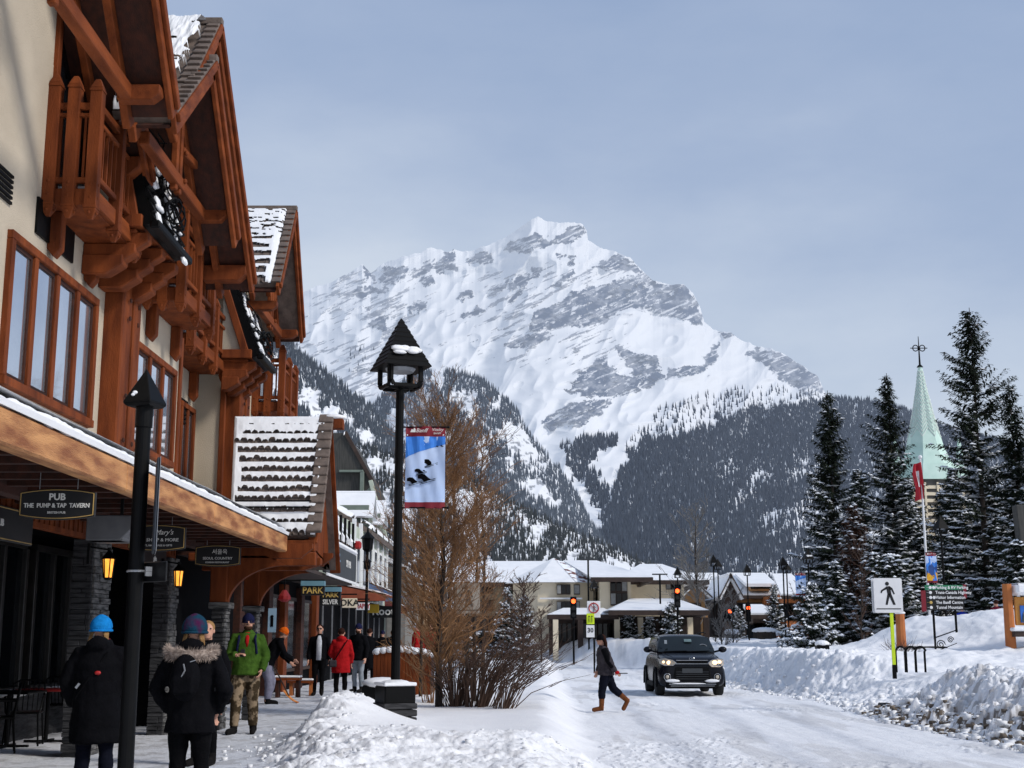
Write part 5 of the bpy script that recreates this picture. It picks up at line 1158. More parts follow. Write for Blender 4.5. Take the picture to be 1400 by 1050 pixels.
for i in range(7): bx_part('baluster', MT['black'], sh, (-5.0, 35.2 + i * 1.0, 4.05), (-4.93, 35.32 + i * 1.0, 4.95))
bx_part('red_lamp', MT['red'], sh, (-4.98, 41.7, 4.2), (-4.76, 41.95, 4.45), .05)
# weathered barn-like gable building
def pxbox(px0, px1, pyt, Y, X1): pass
br = thing('barn_fronted_building', 'tall building with weathered dark board gable behind the snowy porch roof', 'building', (-6.4, 50, 0))
a = atY(450, 592, 70); b = atY(472, 592, 70); c = atY(507, 660, 70); d = atY(512, 745, 70)
m = MB(); m.prism([(-14, 0), (d.x, 0), (d.x, d.z), (c.x, c.z), (b.x, b.z), (-14, b.z)], 'y', 70, 78); m.build('wall', MT['barnwood'], br)
e = atY(497, 645, 69.9)
m = MB(); m.bb((atY(464, 642, 69.8).x, 69.7, e.z - .04), (e.x, 69.98, e.z + .08)); m.bb((e.x - .16, 69.7, atY(497, 700, 69.8).z), (e.x + .04, 69.98, e.z)); m.build('grey_trim', MT['sage'], br, bevel=.01)
m = MB(); m.bar((b.x, 69.95, b.z + .05), (c.x + .1, 69.95, c.z + .05), .2, .14, (0, 1, 0)); m.build('roof_edge', MT['brownpaint'], br)
snow_patch([(-9, 70.1, b.z + .02), (b.x, 70.1, b.z + .02), (b.x, 69.6, b.z - .2), (-9, 69.6, b.z - .2)], 20, 6, .1, lambda U, W: np.ones(U.shape), 'roof_snow', br)
# sage gabled front and pale green shop-house
sg = thing('sage_gabled_house', 'sage-green gabled shop-house with snowy valley roof left of the lamp pole', 'house', (-6.3, 56, 0))
a = atY(498, 660, 69); m = MB(); m.prism([(-13, 0), (atY(527, 735, 69).x, 0), (atY(527, 735, 69).x, atY(527, 738, 69).z), (atY(509, 664, 69).x, atY(507, 662, 69).z), (atY(500, 664, 69).x, atY(507, 672, 69).z), (atY(496, 745, 69).x, 5.0), (-13, 4)], 'y', 69, 69.8); m.build('wall', MT['sage'], sg)
m = MB(); m.bar((atY(507, 664, 69).x, 68.8, atY(507, 660, 69).z + .1), (atY(528, 735, 69).x, 68.8, atY(528, 737, 69).z), .22, .22, (0, 1, 0)); m.bb((-8.6, 68.7, atY(510, 745, 69).z - .3), (-6.4, 68.98, atY(510, 738, 69).z)); m.build('bargeboard', MT['palegreen'], sg, bevel=.02)
for k in range(2):
    w0 = bx_part('window', MT['white'], sg, (-8.1 + k * .6, 68.94, 3.4), (-7.7 + k * .6, 68.99, 4.6)); bx_part('pane', MT['darkpane'], w0, (-8.06 + k * .6, 68.8, 3.45), (-7.74 + k * .6, 68.95, 4.55))
pg = thing('pale_green_shop_house', 'pale green boarded shop-house with tall windows in the far left row', 'house', (-6.2, 58, 0))
m = MB(); m.bb((-14, 50, 3.0), (-6.3, 67, 5.9)); m.build('wall', MT['palegreen'], pg); m = MB(); m.bb((-14, 44.1, 0), (-6.4, 67, 3.0)); m.build('dark_shop_interiors', MT['matblack'], pg)  # black box paints the unlit shop interiors behind the mullions
for i in range(9): bx_part('shop_mullion', MT['greymetal'], pg, (-6.42, 45 + i * 2.4, 0), (-6.36, 45.08 + i * 2.4, 2.6))
if 1: pass
for i in range(7):
    y = 51 + i * 2.3; w0 = bx_part('window', MT['white'], pg, (-6.34, y, 3.5), (-6.24, y + 1.0, 5.4)); bx_part('pane', MT['darkpane'], w0, (-6.26, y + .12, 3.62), (-6.22, y + .88, 5.28))
for i in range(7): bx_part('pilaster', MT['white'], pg, (-6.34, 52.3 + i * 2.3, 3.0), (-6.2, 52.6 + i * 2.3, 6.1))
q = [(-10, 56, 8.3), (-10, 67, 8.3), (-5.9, 67, 5.9), (-5.9, 56, 5.9)]; m = MB(); m.slab(q, .2); m.build('roof', MT['tile'], pg)
snow_patch(q, 80, 40, .2, lambda U, W: np.where(fbm(U * 20, W * 12, 4, 9) > .62, 0, 1.), 'roof_snow', pg)
for i, (y, w_h) in enumerate(((57, 1.2), (62, 1.3))):
    m = MB(); m.prism([(-6.2, 5.6), (-6.2, 5.9 + w_h), (-9, 5.9 + w_h), (-9, 5.6)], 'y', y, y + 1.6); m.build('dormer', MT['sage'], pg); m = MB(); m.slab([(-6.0, y - .25, 5.9 + w_h - .5), (-6.0, y + .8, 6.6 + w_h), (-9, y + .8, 6.6 + w_h), (-9, y - .25, 5.9 + w_h - .5)], .1); m.slab([(-6.0, y + 1.85, 5.9 + w_h - .5), (-6.0, y + .8, 6.6 + w_h), (-9, y + .8, 6.6 + w_h), (-9, y + 1.85, 5.9 + w_h - .5)], .1); m.build('dormer_roof', MT['snow'], pg)
for i, (y0, y1, lab, col, nm) in enumerate(((79, 90, 'grey flat-fronted building near the far end of the left row', (.25, .24, .22), 'shop_building'), (91, 106, 'tan building at the far end of the left row', (.38, .27, .16), 'shop_building'), (107, 130, 'farthest brown building of the left row', (.16, .11, .08), 'shop_building'))):
    t = thing(nm, lab, 'building', (-6.3, y0, 0)); m = MB(); m.bb((-14, y0, 0), (-6.3 + i * .3, y1, 5.6 - i * .6)); m.build('wall', M('far_wall', col, .85), t)
    m = MB(); m.slab([(-11, y0, 8 - i * .6), (-11, y1, 8 - i * .6), (-6.0 + i * .3, y1, 5.5 - i * .6), (-6.0 + i * .3, y0, 5.5 - i * .6)], .25); m.build('roof', MT['snow'], t)
    for k in range(4): w0 = bx_part('window', MT['darkpane'], t, (-6.34 + i * .3, y0 + 1 + k * 2.4, 3), (-6.27 + i * .3, y0 + 2.2 + k * 2.4, 4.3))
# awnings
for i, (px0, px1, pyt, pyb, Y, mat, lab) in enumerate(((512, 540, 795, 814, 58, M('blue_awning', (.10, .16, .30), .7), 'snow-dusted blue shop awning'), (484, 516, 798, 812, 48, M('rust_awning', (.30, .07, .03), .7), 'rust-red awning before the blue one'), (512, 548, 818, 832, 66, M('dark_red_awning', (.16, .03, .03), .7), 'dark red awning above the white lettered shop'))):
    A_ = atY(px0, pyt, Y); B_ = atY(px1, pyb, Y); t = thing('shop_awning', lab, 'awning', A_, None); m = MB()
    m.slab([(-6.3, Y, A_.z), (-6.3, Y + 6, A_.z), (B_.x + .3, Y + 6, B_.z), (B_.x + .3, Y, B_.z)], .05); m.prism([(-6.3, A_.z), (B_.x + .3, B_.z), (B_.x + .3, B_.z - .25), (-6.3, B_.z - .25)], 'y', Y, Y + .05); m.build('canvas', mat, t)
    m = MB(); m.slab([(-6.3, Y + .1, A_.z + .05), (-6.3, Y + 6, A_.z + .05), (B_.x, Y + 6, B_.z + .12), (B_.x, Y + .1, B_.z + .12)], .06); m.build('snow_cover', MT['snow'], t)
# projecting shop signs
def proj_sign(px0, px1, py0, py1, Y, lines, label, board=None, lc=None, top=None):
    a = atY(px0, py0, Y); b = atY(px1, py1, Y); c = (a + b) / 2; W = b.x - a.x; H = a.z - b.z
    s = thing('projecting_sign', label, 'shop sign', c, 'projecting signs down the left side'); m = MB(); m.bb((-W / 2, -.04, -H / 2), (W / 2, .04, H / 2)); m.build('board', board or MT['signblack'], s, local=True, bevel=.01)
    if top: m = MB(); m.bb((-W / 2, -.09, H / 2), (W / 2, .09, H / 2 + .11)); m.build('top_strip', top, s, local=True)
    n = len(lines)
    for i, (tx, col, xs) in enumerate(lines): text(tx, H / n * .95, col, s, (0, -.045, H / 2 - H * (i + .5) / n), xs=xs, bold=.004)
    m = MB(); m.bb((-W / 2 - .5, -.02, H / 2 + .1), (W / 2, .02, H / 2 + .14)); m.build('bracket', MT['black'], s, local=True)
    return s
teal = M('teal_light_strip', (.16, .32, .40), .5)
proj_sign(412, 444, 801, 814, 30.5, [('PARK', MT['gold'], .95)], 'black sign with gold word PARK, nearest of the projecting signs', top=teal)
proj_sign(438, 466, 809, 828, 33, [('PARK', MT['gold'], 1.0), ('SILVER', MT['signwhite'], .8)], 'black sign reading PARK SILVER', top=teal)
proj_sign(468, 488, 818, 831, 40, [('OKA', MT['signblack'], 1)], 'pale sign with black capitals ending KA', board=MT['cream'])
proj_sign(487, 505, 824, 834, 46, [('HAPPY', MT['red'], .7)], 'small white shop sign with red lettering', board=MT['white'])
proj_sign(503, 518, 826, 838, 52, [('', MT['red'], 1)], 'plain yellow shop sign', board=M('sign_yellow', (.55, .38, .03), .5))
t = thing('shop_lettering', 'white shop lettering reading Roots on a dark fascia', 'shop sign', atY(530, 836, 60), None); m = MB(); m.bb((-.75, .02, -.28), (.5, .08, .24)); m.build('board', MT['signblack'], t, local=True); text('Roots', .50, MT['signwhite'], t, (-.1, -.01, 0), bold=.01)
t = thing('wall_lamp_post', 'ornate black coach lamp on a tall post before the green shop-house', 'lamp', atY(500, 872, 45)); t.location.z = 0
m = MB(); m.tube([(0, 0, 0), (0, 0, 4.3)], .05, 8); m.build('post', MT['black'], t, local=True); m = MB(); m.lathe((0, 0, 4.3), [(.05, 0), (.17, .1), (.2, .45), (.26, .47), (.04, .7), (.02, .85)], 6); m.build('lantern', MT['black'], t, local=True)
m = MB(); m.lathe((0, 0, 3.7), [(.04, 0), (.12, .06), (.12, .26), (.16, .28), (.03, .4)], 6); m.build('collar', MT['black'], t, local=True)
t = thing('hanging_lantern', 'red hanging paper lantern in the dark porch', 'lantern', atY(389, 812, 27)); m = MB(); m.lathe((0, 0, -.16), [(.05, 0), (.13, .05), (.12, .12), (.04, .24)], 8); m.build('shade', MT['red'], t, local=True); m = MB(); m.tube([(0, 0, .08), (0, 0, .6)], .012, 4); m.build('cord', MT['black'], t, local=True)
t = thing('door_poster', 'pale blue notice board with dark figure on the shop door', 'notice', atY(372, 848, 29.5)); m = MB(); m.bb((-.09, -.01, -.26), (.09, .01, .26)); m.build('board', M('pale_blue_paper', (.30, .45, .58), .6), t, local=True); m = MB(); m.ell((0, -.02, .08), (.035, .01, .035)); m.bb((-.03, -.02, -.14), (.03, -.012, .05)); m.build('figure', MT['matblack'], t, local=True)
# ------------------------------------------------------------ resort hotel across the end of the street
rs = thing('resort_hotel', 'cream resort hotel with turret, snowy hipped roofs and dark framed windows', 'hotel', (0, 100, 0))
def wall_px(px0, px1, pyt, Y0, depth, mat, name='wall', z0=0.0):
    a = atY(px0, pyt, Y0); b = atY(px1, pyt, Y0); m = MB(); m.bb((a.x, Y0, z0), (b.x, Y0 + depth, a.z)); m.build(name, mat, rs); return a.x, b.x, a.z
def rwin(px0, px1, py0, py1, Y, nx=2, ny=1, spandrel=False):
    a = atY(px0, py0, Y); b = atY(px1, py1, Y); w0 = bx_part('window', MT['brownpaint'], rs, (a.x, Y - .10, b.z), (b.x, Y - .02, a.z))
    for i in range(nx):
        for j in range(ny):
            x0 = a.x + (b.x - a.x) * (i + .1) / nx; x1 = a.x + (b.x - a.x) * (i + .9) / nx; z0 = b.z + (a.z - b.z) * (j + .1) / ny; z1 = b.z + (a.z - b.z) * (j + .92) / ny
            bx_part('pane', MT['darkpane'] if (i + j) % 3 else M('curtained_pane', (.30, .30, .29), .3) if 'curtained_pane' not in bpy.data.materials else bpy.data.materials['curtained_pane'], w0, (x0, Y - .13, z0), (x1, Y - .1, z1))
wall_px(640, 738, 797, 98, 14, MT['cream']); wall_px(738, 797, 797, 96, 10, MT['cream']); wall_px(790, 822, 797, 97, 12, MT['cream'])
x0, x1, zz = wall_px(820, 862, 788, 92, 12, MT['cream']); wall_px(860, 935, 792, 100, 12, MT['cream'])
def roof_px(pts, mat, name, t=.25):
    q = [atY(*p) for p in pts]; m = MB(); m.slab(q, t); return m.build(name, mat, rs)
def hip(px0, px1, pye, ye, pxr0, pxr1, pyr, yr, name='roof'):
    e0 = atY(px0, pye, ye); e1 = atY(px1, pye, ye); r0 = atY(pxr0, pyr, yr); r1 = atY(pxr1, pyr, yr); back = 2 * yr - ye
    m = MB(); B0 = Vector((e0.x, back, e0.z)); B1 = Vector((e1.x, back, e1.z)); m.add([e0, e1, r1, r0, B0, B1], [(0, 1, 2, 3), (1, 5, 2), (5, 4, 3, 2), (4, 0, 3), (0, 4, 5, 1)]); m.build(name, MT['snow'], rs)
    m = MB(); m.bb((e0.x, ye - .02, e0.z - .32), (e1.x, ye + .2, e0.z - .02)); m.bb((e1.x - .2, ye + .2, e0.z - .32), (e1.x, back, e0.z - .02)); m.build('eaves', MT['brownpaint'], rs)
hip(600, 836, 796, 95.5, 650, 800, 767, 101); hip(808, 893, 789, 90.5, 770, 815, 766, 99); hip(838, 970, 793, 98, 875, 905, 771, 105)
# turret
c = atY(758, 797, 93.6); m = MB(); tz = c.z; m.lathe((c.x, 95.6, 0), [(3.15, 0), (3.15, tz)], 8, rot=PI / 8); m.build('turret_wall', MT['cream'], rs)
ap = atY(759, 763, 95.6); m = MB(); m.lathe((c.x, 95.6, tz), [(3.75, 0), (.05, ap.z - tz)], 8, rot=PI / 8); m.build('turret_roof', MT['snow'], rs)
m = MB(); a8 = -PI / 8 * 1; 
import itertools
V8 = [Vector((c.x + 3.78 * math.cos(PI / 8 + k * PI / 4), 95.6 + 3.78 * math.sin(PI / 8 + k * PI / 4), tz + .02)) for k in range(8)]; top = Vector((c.x, 95.58, ap.z + .03))
m.add([V8[6], V8[7], top], [(0, 1, 2)])
mt_ = M('snow_patched_red_shingles', (.82, .84, .88), .8, (.16, .06, .05), 1.2, (1, 1, 5), contrast=(.43, .47)); m.build('turret_shingles', mt_, rs)
for py0, py1 in ((799, 813), (822, 836)):
    for px0, px1, Y, n in ((737, 755, 95.4, 3), (761, 780, 92.45, 3), (784, 793, 92.9, 1)): rwin(px0, px1, py0, py1, Y, n)
rwin(796, 818, 799, 814, 96.9, 2); rwin(796, 808, 822, 834, 96.9, 1)
rwin(834, 858, 792, 828, 91.95, 3, 2); rwin(910, 931, 797, 806, 99.9, 3); rwin(918, 931, 811, 818, 99.9, 2)
rwin(655, 674, 799, 812, 97.9, 2); rwin(655, 674, 820, 835, 97.9, 2); rwin(690, 712, 799, 812, 97.9, 2); rwin(690, 712, 820, 835, 97.9, 2)
m = MB(); a = atY(738, 818, 92.3); m.bb((a.x, 92.38, a.z - .06), (atY(796, 818, 92.3).x, 92.5, a.z + .05)); m.build('string_course', MT['white'], rs)
# porches
hip(748, 846, 840, 88, 770, 825, 831, 91, 'porch_roof'); hip(832, 970, 834, 84, 862, 925, 818, 92, 'porch_roof')
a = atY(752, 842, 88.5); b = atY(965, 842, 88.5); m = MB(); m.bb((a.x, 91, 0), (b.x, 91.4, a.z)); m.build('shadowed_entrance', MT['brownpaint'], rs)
for px in (756, 790, 840, 872, 905, 940, 962): a = atY(px, 842, 88); bx_part('porch_column', MT['brownpaint'] if px % 4 else MT['cream'], rs, (a.x, 88, 0), (a.x + .35, 88.35, a.z - .1))
for k in range(12): a = atY(762 + k * 7, 858, 90.9); bx_part('ground_window', MT['darkpane'], rs, (a.x, 90.9, 1.2), (a.x + .25, 90.95, 2.4))
a = atY(560, 842, 96); b = atY(740, 842, 96); m = MB(); m.bb((a.x, 95, 0), (b.x, 97, a.z)); m.build('dark_ground_floor', MT['brownpaint'], rs)
# ------------------------------------------------------------ lodges farther right
MT['tanwood'] = M('tan_boards', (.36, .20, .08), .8, (.26, .13, .05), 2, (1, 1, 6)); MT['orangewood'] = M('orange_cedar', (.48, .16, .04), .7, (.34, .10, .03), 2)
def lodge(label, px0, px1, pyr, pye, pyg, Y, mat, wins=3, dorm=None, gable=False):
    a = atY(px0, pye, Y); b = atY(px1, pye, Y); r = atY(px0, pyr, Y + 6); t = thing('lodge_building', label, 'building', ((a.x + b.x) / 2, Y, 0), None)
    m = MB(); m.bb((a.x + .3, Y, 0), (b.x - .3, Y + 10, a.z)); m.build('wall', mat, t)
    if gable:
        cx = (a.x + b.x) / 2; m = MB(); m.prism([(a.x + .3, a.z), (cx, r.z - .2), (b.x - .3, a.z)], 'y', Y, Y + 9.5); m.build('gable', mat, t)
        m = MB(); m.slab([(a.x - .3, Y - .6, a.z - .2), (cx, Y - .6, r.z), (cx, Y + 10, r.z), (a.x - .3, Y + 10, a.z - .2)], .3); m.slab([(b.x + .3, Y - .6, a.z - .2), (cx, Y - .6, r.z), (cx, Y + 10, r.z), (b.x + .3, Y + 10, a.z - .2)], .3); m.build('roof', MT['snow'], t)
        m = MB(); m.bar((a.x - .3, Y - .65, a.z - .35), (cx, Y - .65, r.z - .2), .08, .35, (0, 1, 0)); m.bar((b.x + .3, Y - .65, a.z - .35), (cx, Y - .65, r.z - .2), .08, .35, (0, 1, 0)); m.build('bargeboard', MT['brownpaint'], t)
    else:
        m = MB(); m.slab([(a.x, Y - .5, a.z), (b.x, Y - .5, a.z), (b.x - .6, Y + 6, r.z), (a.x + .6, Y + 6, r.z)], .3); m.build('roof', MT['snow'], t)
        m = MB(); m.bb((a.x, Y - .55, a.z - .45), (b.x, Y - .4, a.z - .15)); m.build('eaves', MT['brownpaint'], t)
    for i in range(wins):
        x = a.x + (b.x - a.x) * (i + .6) / (wins + .4); f = bx_part('window', MT['brownpaint'], t, (x - .7, Y - .08, a.z - 2.3), (x + .7, Y - .02, a.z - .8)); bx_part('pane', MT['darkpane'], f, (x - .6, Y - .12, a.z - 2.2), (x + .6, Y - .08, a.z - .9))
    if dorm:
        p = atY(dorm[0], dorm[2], Y - .5); q = atY(dorm[1], dorm[3], Y - .5); m = MB(); m.bb((p.x, Y - .6, q.z), (q.x, Y + 4, p.z)); m.build('dormer', MT['tanwood'], t)
        m = MB(); m.slab([(p.x - .5, Y - 1, p.z), (q.x + .5, Y - 1, p.z), (q.x + .5, Y + 5, p.z + 1.2), (p.x - .5, Y + 5, p.z + 1.2)], .3); m.build('dormer_roof', MT['snow'], t)
        for i in range(3): x = p.x + (q.x - p.x) * (i + .5) / 3; bx_part('dormer_window', MT['darkpane'], t, (x - .35, Y - .68, q.z + .2), (x + .35, Y - .62, p.z - .15))
    return t
lodge('tan gabled house squeezed between resort roof and birch', 932, 968, 797, 812, 850, 120, MT['tanwood'], 1, gable=True)
lodge('brown gabled lodge behind the twin street lamps', 985, 1012, 787, 815, 855, 118, MT['brownpaint'], 1, gable=True)
lodge('long lodge with dormer and broad snowy roof', 1000, 1072, 783, 812, 850, 126, MT['tanwood'], 4, (1026, 1054, 798, 808))
lodge('pale-roofed lodge furthest back behind the birch', 925, 1000, 783, 800, 850, 140, MT['tanwood'], 3)
lodge('orange cedar lodge beside the small blue banner', 1066, 1112, 784, 812, 850, 116, MT['orangewood'], 3)
lodge('low shop with snowy canopy behind the twin lamps', 1024, 1072, 826, 838, 862, 104, MT['brownpaint'], 4)
# snow-topped hedges, gate piers along the square
for i, (px, pyt, pyb, Y, w, lab) in enumerate(((1045, 858, 874, 88, 1.6, 'round clipped hedge with snow cap'), (1060, 862, 873, 90, .8, 'orange wooden bin with snow cap'), (1082, 862, 874, 88, 1.8, 'brown low wall with snow cap'), (1000, 860, 876, 90, 1.0, 'grey planter with snow cap by the birches'))):
    a = atY(px, pyt, Y); t = thing(('clipped_hedge', 'litter_bin', 'low_wall', 'planter')[i], lab, ('hedge', 'bin', 'wall', 'planter')[i], (a.x, Y, .5)); m = MB(); m.lathe((0, 0, 0), [(w * .42, 0), (w * .5, a.z * .4), (w * .46, a.z - .75)], 10 if i == 0 else 4, rot=PI / 4); m.build('body', (MT['bark'], MT['orangewood'], MT['brownpaint'], MT['stone'])[i], t, local=True); m = MB(); m.ell((0, 0, a.z - .7), (w * .52, w * .5, .22)); m.build('snow_cap', MT['snow'], t, local=True, smooth=True)
# ------------------------------------------------------------ church spire
sp = thing('church', 'stone church with pale green copper spire and iron finial behind the spruces', 'church', (0, 84, 0))
cx = atY(1266, 640, 84).x; zb = atY(1266, 618, 84).z; zt_ = atY(1264, 500, 84).z; cop = M('pale_copper_green', (.58, .74, .66), .6, (.47, .65, .57), 1.5)
hw = (atY(1291, 640, 84).x - atY(1241, 640, 84).x) / 2
m = MB(); Hs = zt_ - zb
prof = [(hw * 1.5, -1.0), (hw * 1.05, .1), (hw * .86, 1.0), (hw * .56, Hs * .45), (hw * .27, Hs * .76), (hw * .10, Hs)]
m.lathe((cx, 84, zb), prof, 8, rot=PI / 8); m.build('spire', cop, sp)
rib = M('copper_seam', (.72, .80, .74), .5)
m = MB()
def sp_r(z): return np.interp(z, [p[1] for p in prof], [p[0] for p in prof])
for k in range(8):
    a0 = PI / 8 + k * PI / 4; a1 = a0 + PI / 4
    for i in range(17):
        z = .9 + (Hs - 1.2) * (i / 17) ** .96; r0 = sp_r(z); r1 = sp_r(min(z + .42 * r0 / hw + .12, Hs))
        A_ = Vector((cx + r0 * 1.01 * math.cos(a0), 84 + r0 * 1.01 * math.sin(a0), zb + z)); B_ = Vector((cx + r0 * 1.01 * math.cos(a1), 84 + r0 * 1.01 * math.sin(a1), zb + z)); zz = z + .55 * r0 / hw + .1; r1 = sp_r(min(zz, Hs)); mid = Vector((cx + r1 * .95 * math.cos((a0 + a1) / 2), 84 + r1 * .95 * math.sin((a0 + a1) / 2), zb + zz))
        m.bar(A_, mid, .045, .05); m.bar(B_, mid, .045, .05)
m.build('seams', rib, sp)
m = MB(); m.lathe((cx, 84, zb - 2.0), [(hw * 2.1, 0), (hw * 1.7, 1.05)], 8, rot=PI / 8); m.build('spire_skirt', cop, sp)
for sx_ in (-1, 1): m = MB(); m.lathe((cx + sx_ * hw * 1.75, 83.5, zb - 1.6), [(hw * .42, 0), (.04, 2.5)], 4, rot=PI / 4); m.build('pinnacle', cop, sp)
tw = hw * 1.75; m = MB(); m.bb((cx - tw, 84 - tw, 0), (cx + tw, 84 + tw, zb - 1.9)); m.build('tower', M('dark_rundle_stone', (.16, .15, .14), .85, (.07, .07, .065), 1.5), sp)
m = MB()
for i in range(9): m.bb((cx - tw * .8, 83.9 - tw, zb - 2.6 - i * .42), (cx + tw * .8, 84 - tw, zb - 2.4 - i * .42))
for i in range(5): m.bb((cx - tw * .8 + i * tw * .38, 83.85 - tw, zb - 6), (cx - tw * .8 + i * tw * .38 + .12, 83.9 - tw, zb - 2.2))
m.build('belfry_louvre', MT['cream'], sp)
m = MB(); ft = atY(1262, 460, 84).z; m.tube([(cx, 84, zt_ - .2), (cx, 84, ft)], [.07, .02], 6)
zc = atY(1262, 476, 84).z
for s_ in (-1, 1): m.tube([(cx + s_ * (.22 + .18 * math.cos(a)), 84, zc + .2 * math.sin(a)) for a in np.linspace(0, 2 * PI, 13)], .035, 5)
m.bar((cx - .55, 84, zc), (cx + .55, 84, zc), .05, .05); m.ell((cx, 84, zc), .1, n=8, m=6); m.lathe((cx, 84, zt_ - .1), [(.22, 0), (.1, .15)], 8); m.build('finial', MT['black'], sp)
m = MB(); m.bb((cx - 3, 86, 0), (cx + 12, 100, 4.5)); m.build('nave_wall', bpy.data.materials['dark_rundle_stone'], sp); m = MB(); m.slab([(cx - 3, 85.5, 4.3), (cx + 12.5, 85.5, 4.3), (cx + 12.5, 93, 9), (cx - 3, 93, 9)], .3); m.build('nave_roof', MT['snow'], sp)
# ------------------------------------------------------------ flagpole
q = atY(1272, 860, 56); t = atY(1258, 625, 56); fp = thing('flagpole', 'white flagpole standing before the grove below the spire', 'flagpole', (q.x, 56, .4)); top = Vector((t.x - q.x, 0, t.z - .4))
m = MB(); m.tube([(0, 0, 0), tuple(top)], [.06, .04], 10); m.ell(top, .09, n=8, m=6); m.build('pole', MT['white'], fp, local=True)
fl = thing('national_flag', 'limp red and white maple leaf flag hanging from the flagpole', 'flag', (t.x, 56, 0)); m = MB(); r = random.Random(1); nz = 14; cols = 7
a = atY(1257, 632, 56); b = atY(1261, 682, 56)
vs = []
for j in range(nz + 1):
    f = j / nz; w = .34 + .05 * math.sin(f * 7)
    for i in range(cols + 1): u = i / cols; vs.append((a.x + (b.x - a.x) * f - .05 - w * u + .10, 56 - .06 - .12 * math.sin(u * 9 + f * 3), a.z + (b.z - a.z) * f - .10 * u))
fs = []; ms = []
for j in range(nz):
    for i in range(cols): fs.append((j * (cols + 1) + i, (j + 1) * (cols + 1) + i, (j + 1) * (cols + 1) + i + 1, j * (cols + 1) + i + 1)); ms.append(1 if i in (2, 3, 4) and 2 < j < 9 and not (j in (5, 6) and i == 3) else 0)
m.v = [Vector(v) for v in vs]; m.f = fs; m.m = ms; m.st = [0]; m.build('cloth', [M('flag_red', (.50, .015, .03), .7), MT['white']], fl, smooth=True)
# ------------------------------------------------------------ street lamps in the distance
def far_lamp(px, pyt, Y, label, rz=0.0, snow=False, H=None):
    q = atY(px, pyt, Y); H = q.z
    return street_lamp(H, label, (q.x, Y, 0), rz, False, snow, hs=.62)
L1 = far_lamp(1285, 705, 50, 'black lamp beside the directory board carrying the flower banner', .3)
b0 = atY(1265, 755, 50); b1 = atY(1284, 797, 50); make_banner((atY(1285, 800, 50).x, 50, 0), b0.x - atY(1285, 800, 50).x, b1.x - atY(1285, 800, 50).x - .05, b0.z, b1.z, 'blue and yellow mountain flower banner on the lamp by the directory', 'flower')
far_lamp(1104, 750, 62, 'lamp with snow-covered roof at the left edge of the spruce grove', .2, True)
b0 = atY(1087, 783, 62); b1 = atY(1103, 814, 62); make_banner((atY(1104, 800, 62).x, 62, 0), b0.x - atY(1104, 800, 62).x, b1.x - atY(1104, 800, 62).x - .02, b0.z, b1.z, 'small distant blue skier banner left of the spruce grove')
far_lamp(926, 775, 84, 'distant lamp directly above the black car with a red light on it', .1)
far_lamp(975, 758, 78, 'first of two distant twin lamps, left one', .1); far_lamp(981, 764, 84, 'lamp half hidden just behind the left twin lamp', .3)
far_lamp(1021, 771, 80, 'distant lamp in front of the long dormer lodge', .1); far_lamp(1070, 761, 74, 'distant lamp left of the small blue banner', .2); far_lamp(1075, 768, 80, 'thin lamp just right of and behind its twin', .4)
far_lamp(812, 792, 80, 'dark lamp left of the resort wing with the tall window', .3)
# plain light masts
for i, (px, pyt, Y, lab) in enumerate(((804, 766, 86, 'thin tall mast with flat head before the turret'), (902, 786, 88, 'thin mast with flat head before the resort right wing'))):
    q = atY(px, pyt, Y); t = thing('light_mast', lab, 'light mast', (q.x, Y, 0), None); m = MB(); m.tube([(0, 0, 0), (0, 0, q.z)], .06, 6); m.build('pole', MT['black'], t, local=True); m = MB(); m.bb((-.5, -.15, q.z), (.5, .15, q.z + .08)); m.build('head', MT['charcoal'], t, local=True)
# traffic lights
redl = M('lit_red_signal', (1, .10, .02), .4, (1, .06, .01), emit=5)
def traffic(px, py, Y, label, base=None):
    q = atY(px, py, Y); t = thing('traffic_light', label, 'traffic light', (q.x, Y, 0), 'traffic lights at the junction'); z = q.z; s = .34
    m = MB(); m.bb((-s / 2, 0, z - .95), (s / 2, .25, z + .25)); m.build('housing', MT['black'], t, local=True, bevel=.03)
    for k in range(3):
        m = MB(); m.tube([(0, -.03, z - .37 * k), (0, 0, z - .37 * k)], .125, 12); m.build('signal_lens', redl if k == 0 else MT['darkpane'], t, local=True)
        m = MB(); m.tube([(0.145 * math.cos(a), -.12, z - .37 * k + .145 * math.sin(a)) for a in np.linspace(0, PI, 9)], .02, 4); m.build('visor', MT['black'], t, local=True)
    m = MB(); m.tube([(0, .14, 0), (0, .14, z - .9)], .055, 8); m.build('pole', MT['black'], t, local=True); return t
traffic(784, 822, 74, 'lit red traffic light before the resort turret'); traffic(926, 808, 78, 'lit red traffic light above the black car')
traffic(1023, 831, 92, 'small orange-lit signal before the dormer lodge')
q = atY(978, 838, 90); t = thing('hand_signal', 'small red pedestrian signal on the left twin pole', 'signal', (q.x, 84, q.z)); m = MB(); m.bb((-.18, -.1, -.2), (.18, .1, .2)); m.build('housing', MT['black'], t, local=True, bevel=.02); m = MB(); m.ell((0, -.1, 0), (.12, .03, .14)); m.build('lens', redl, t, local=True)
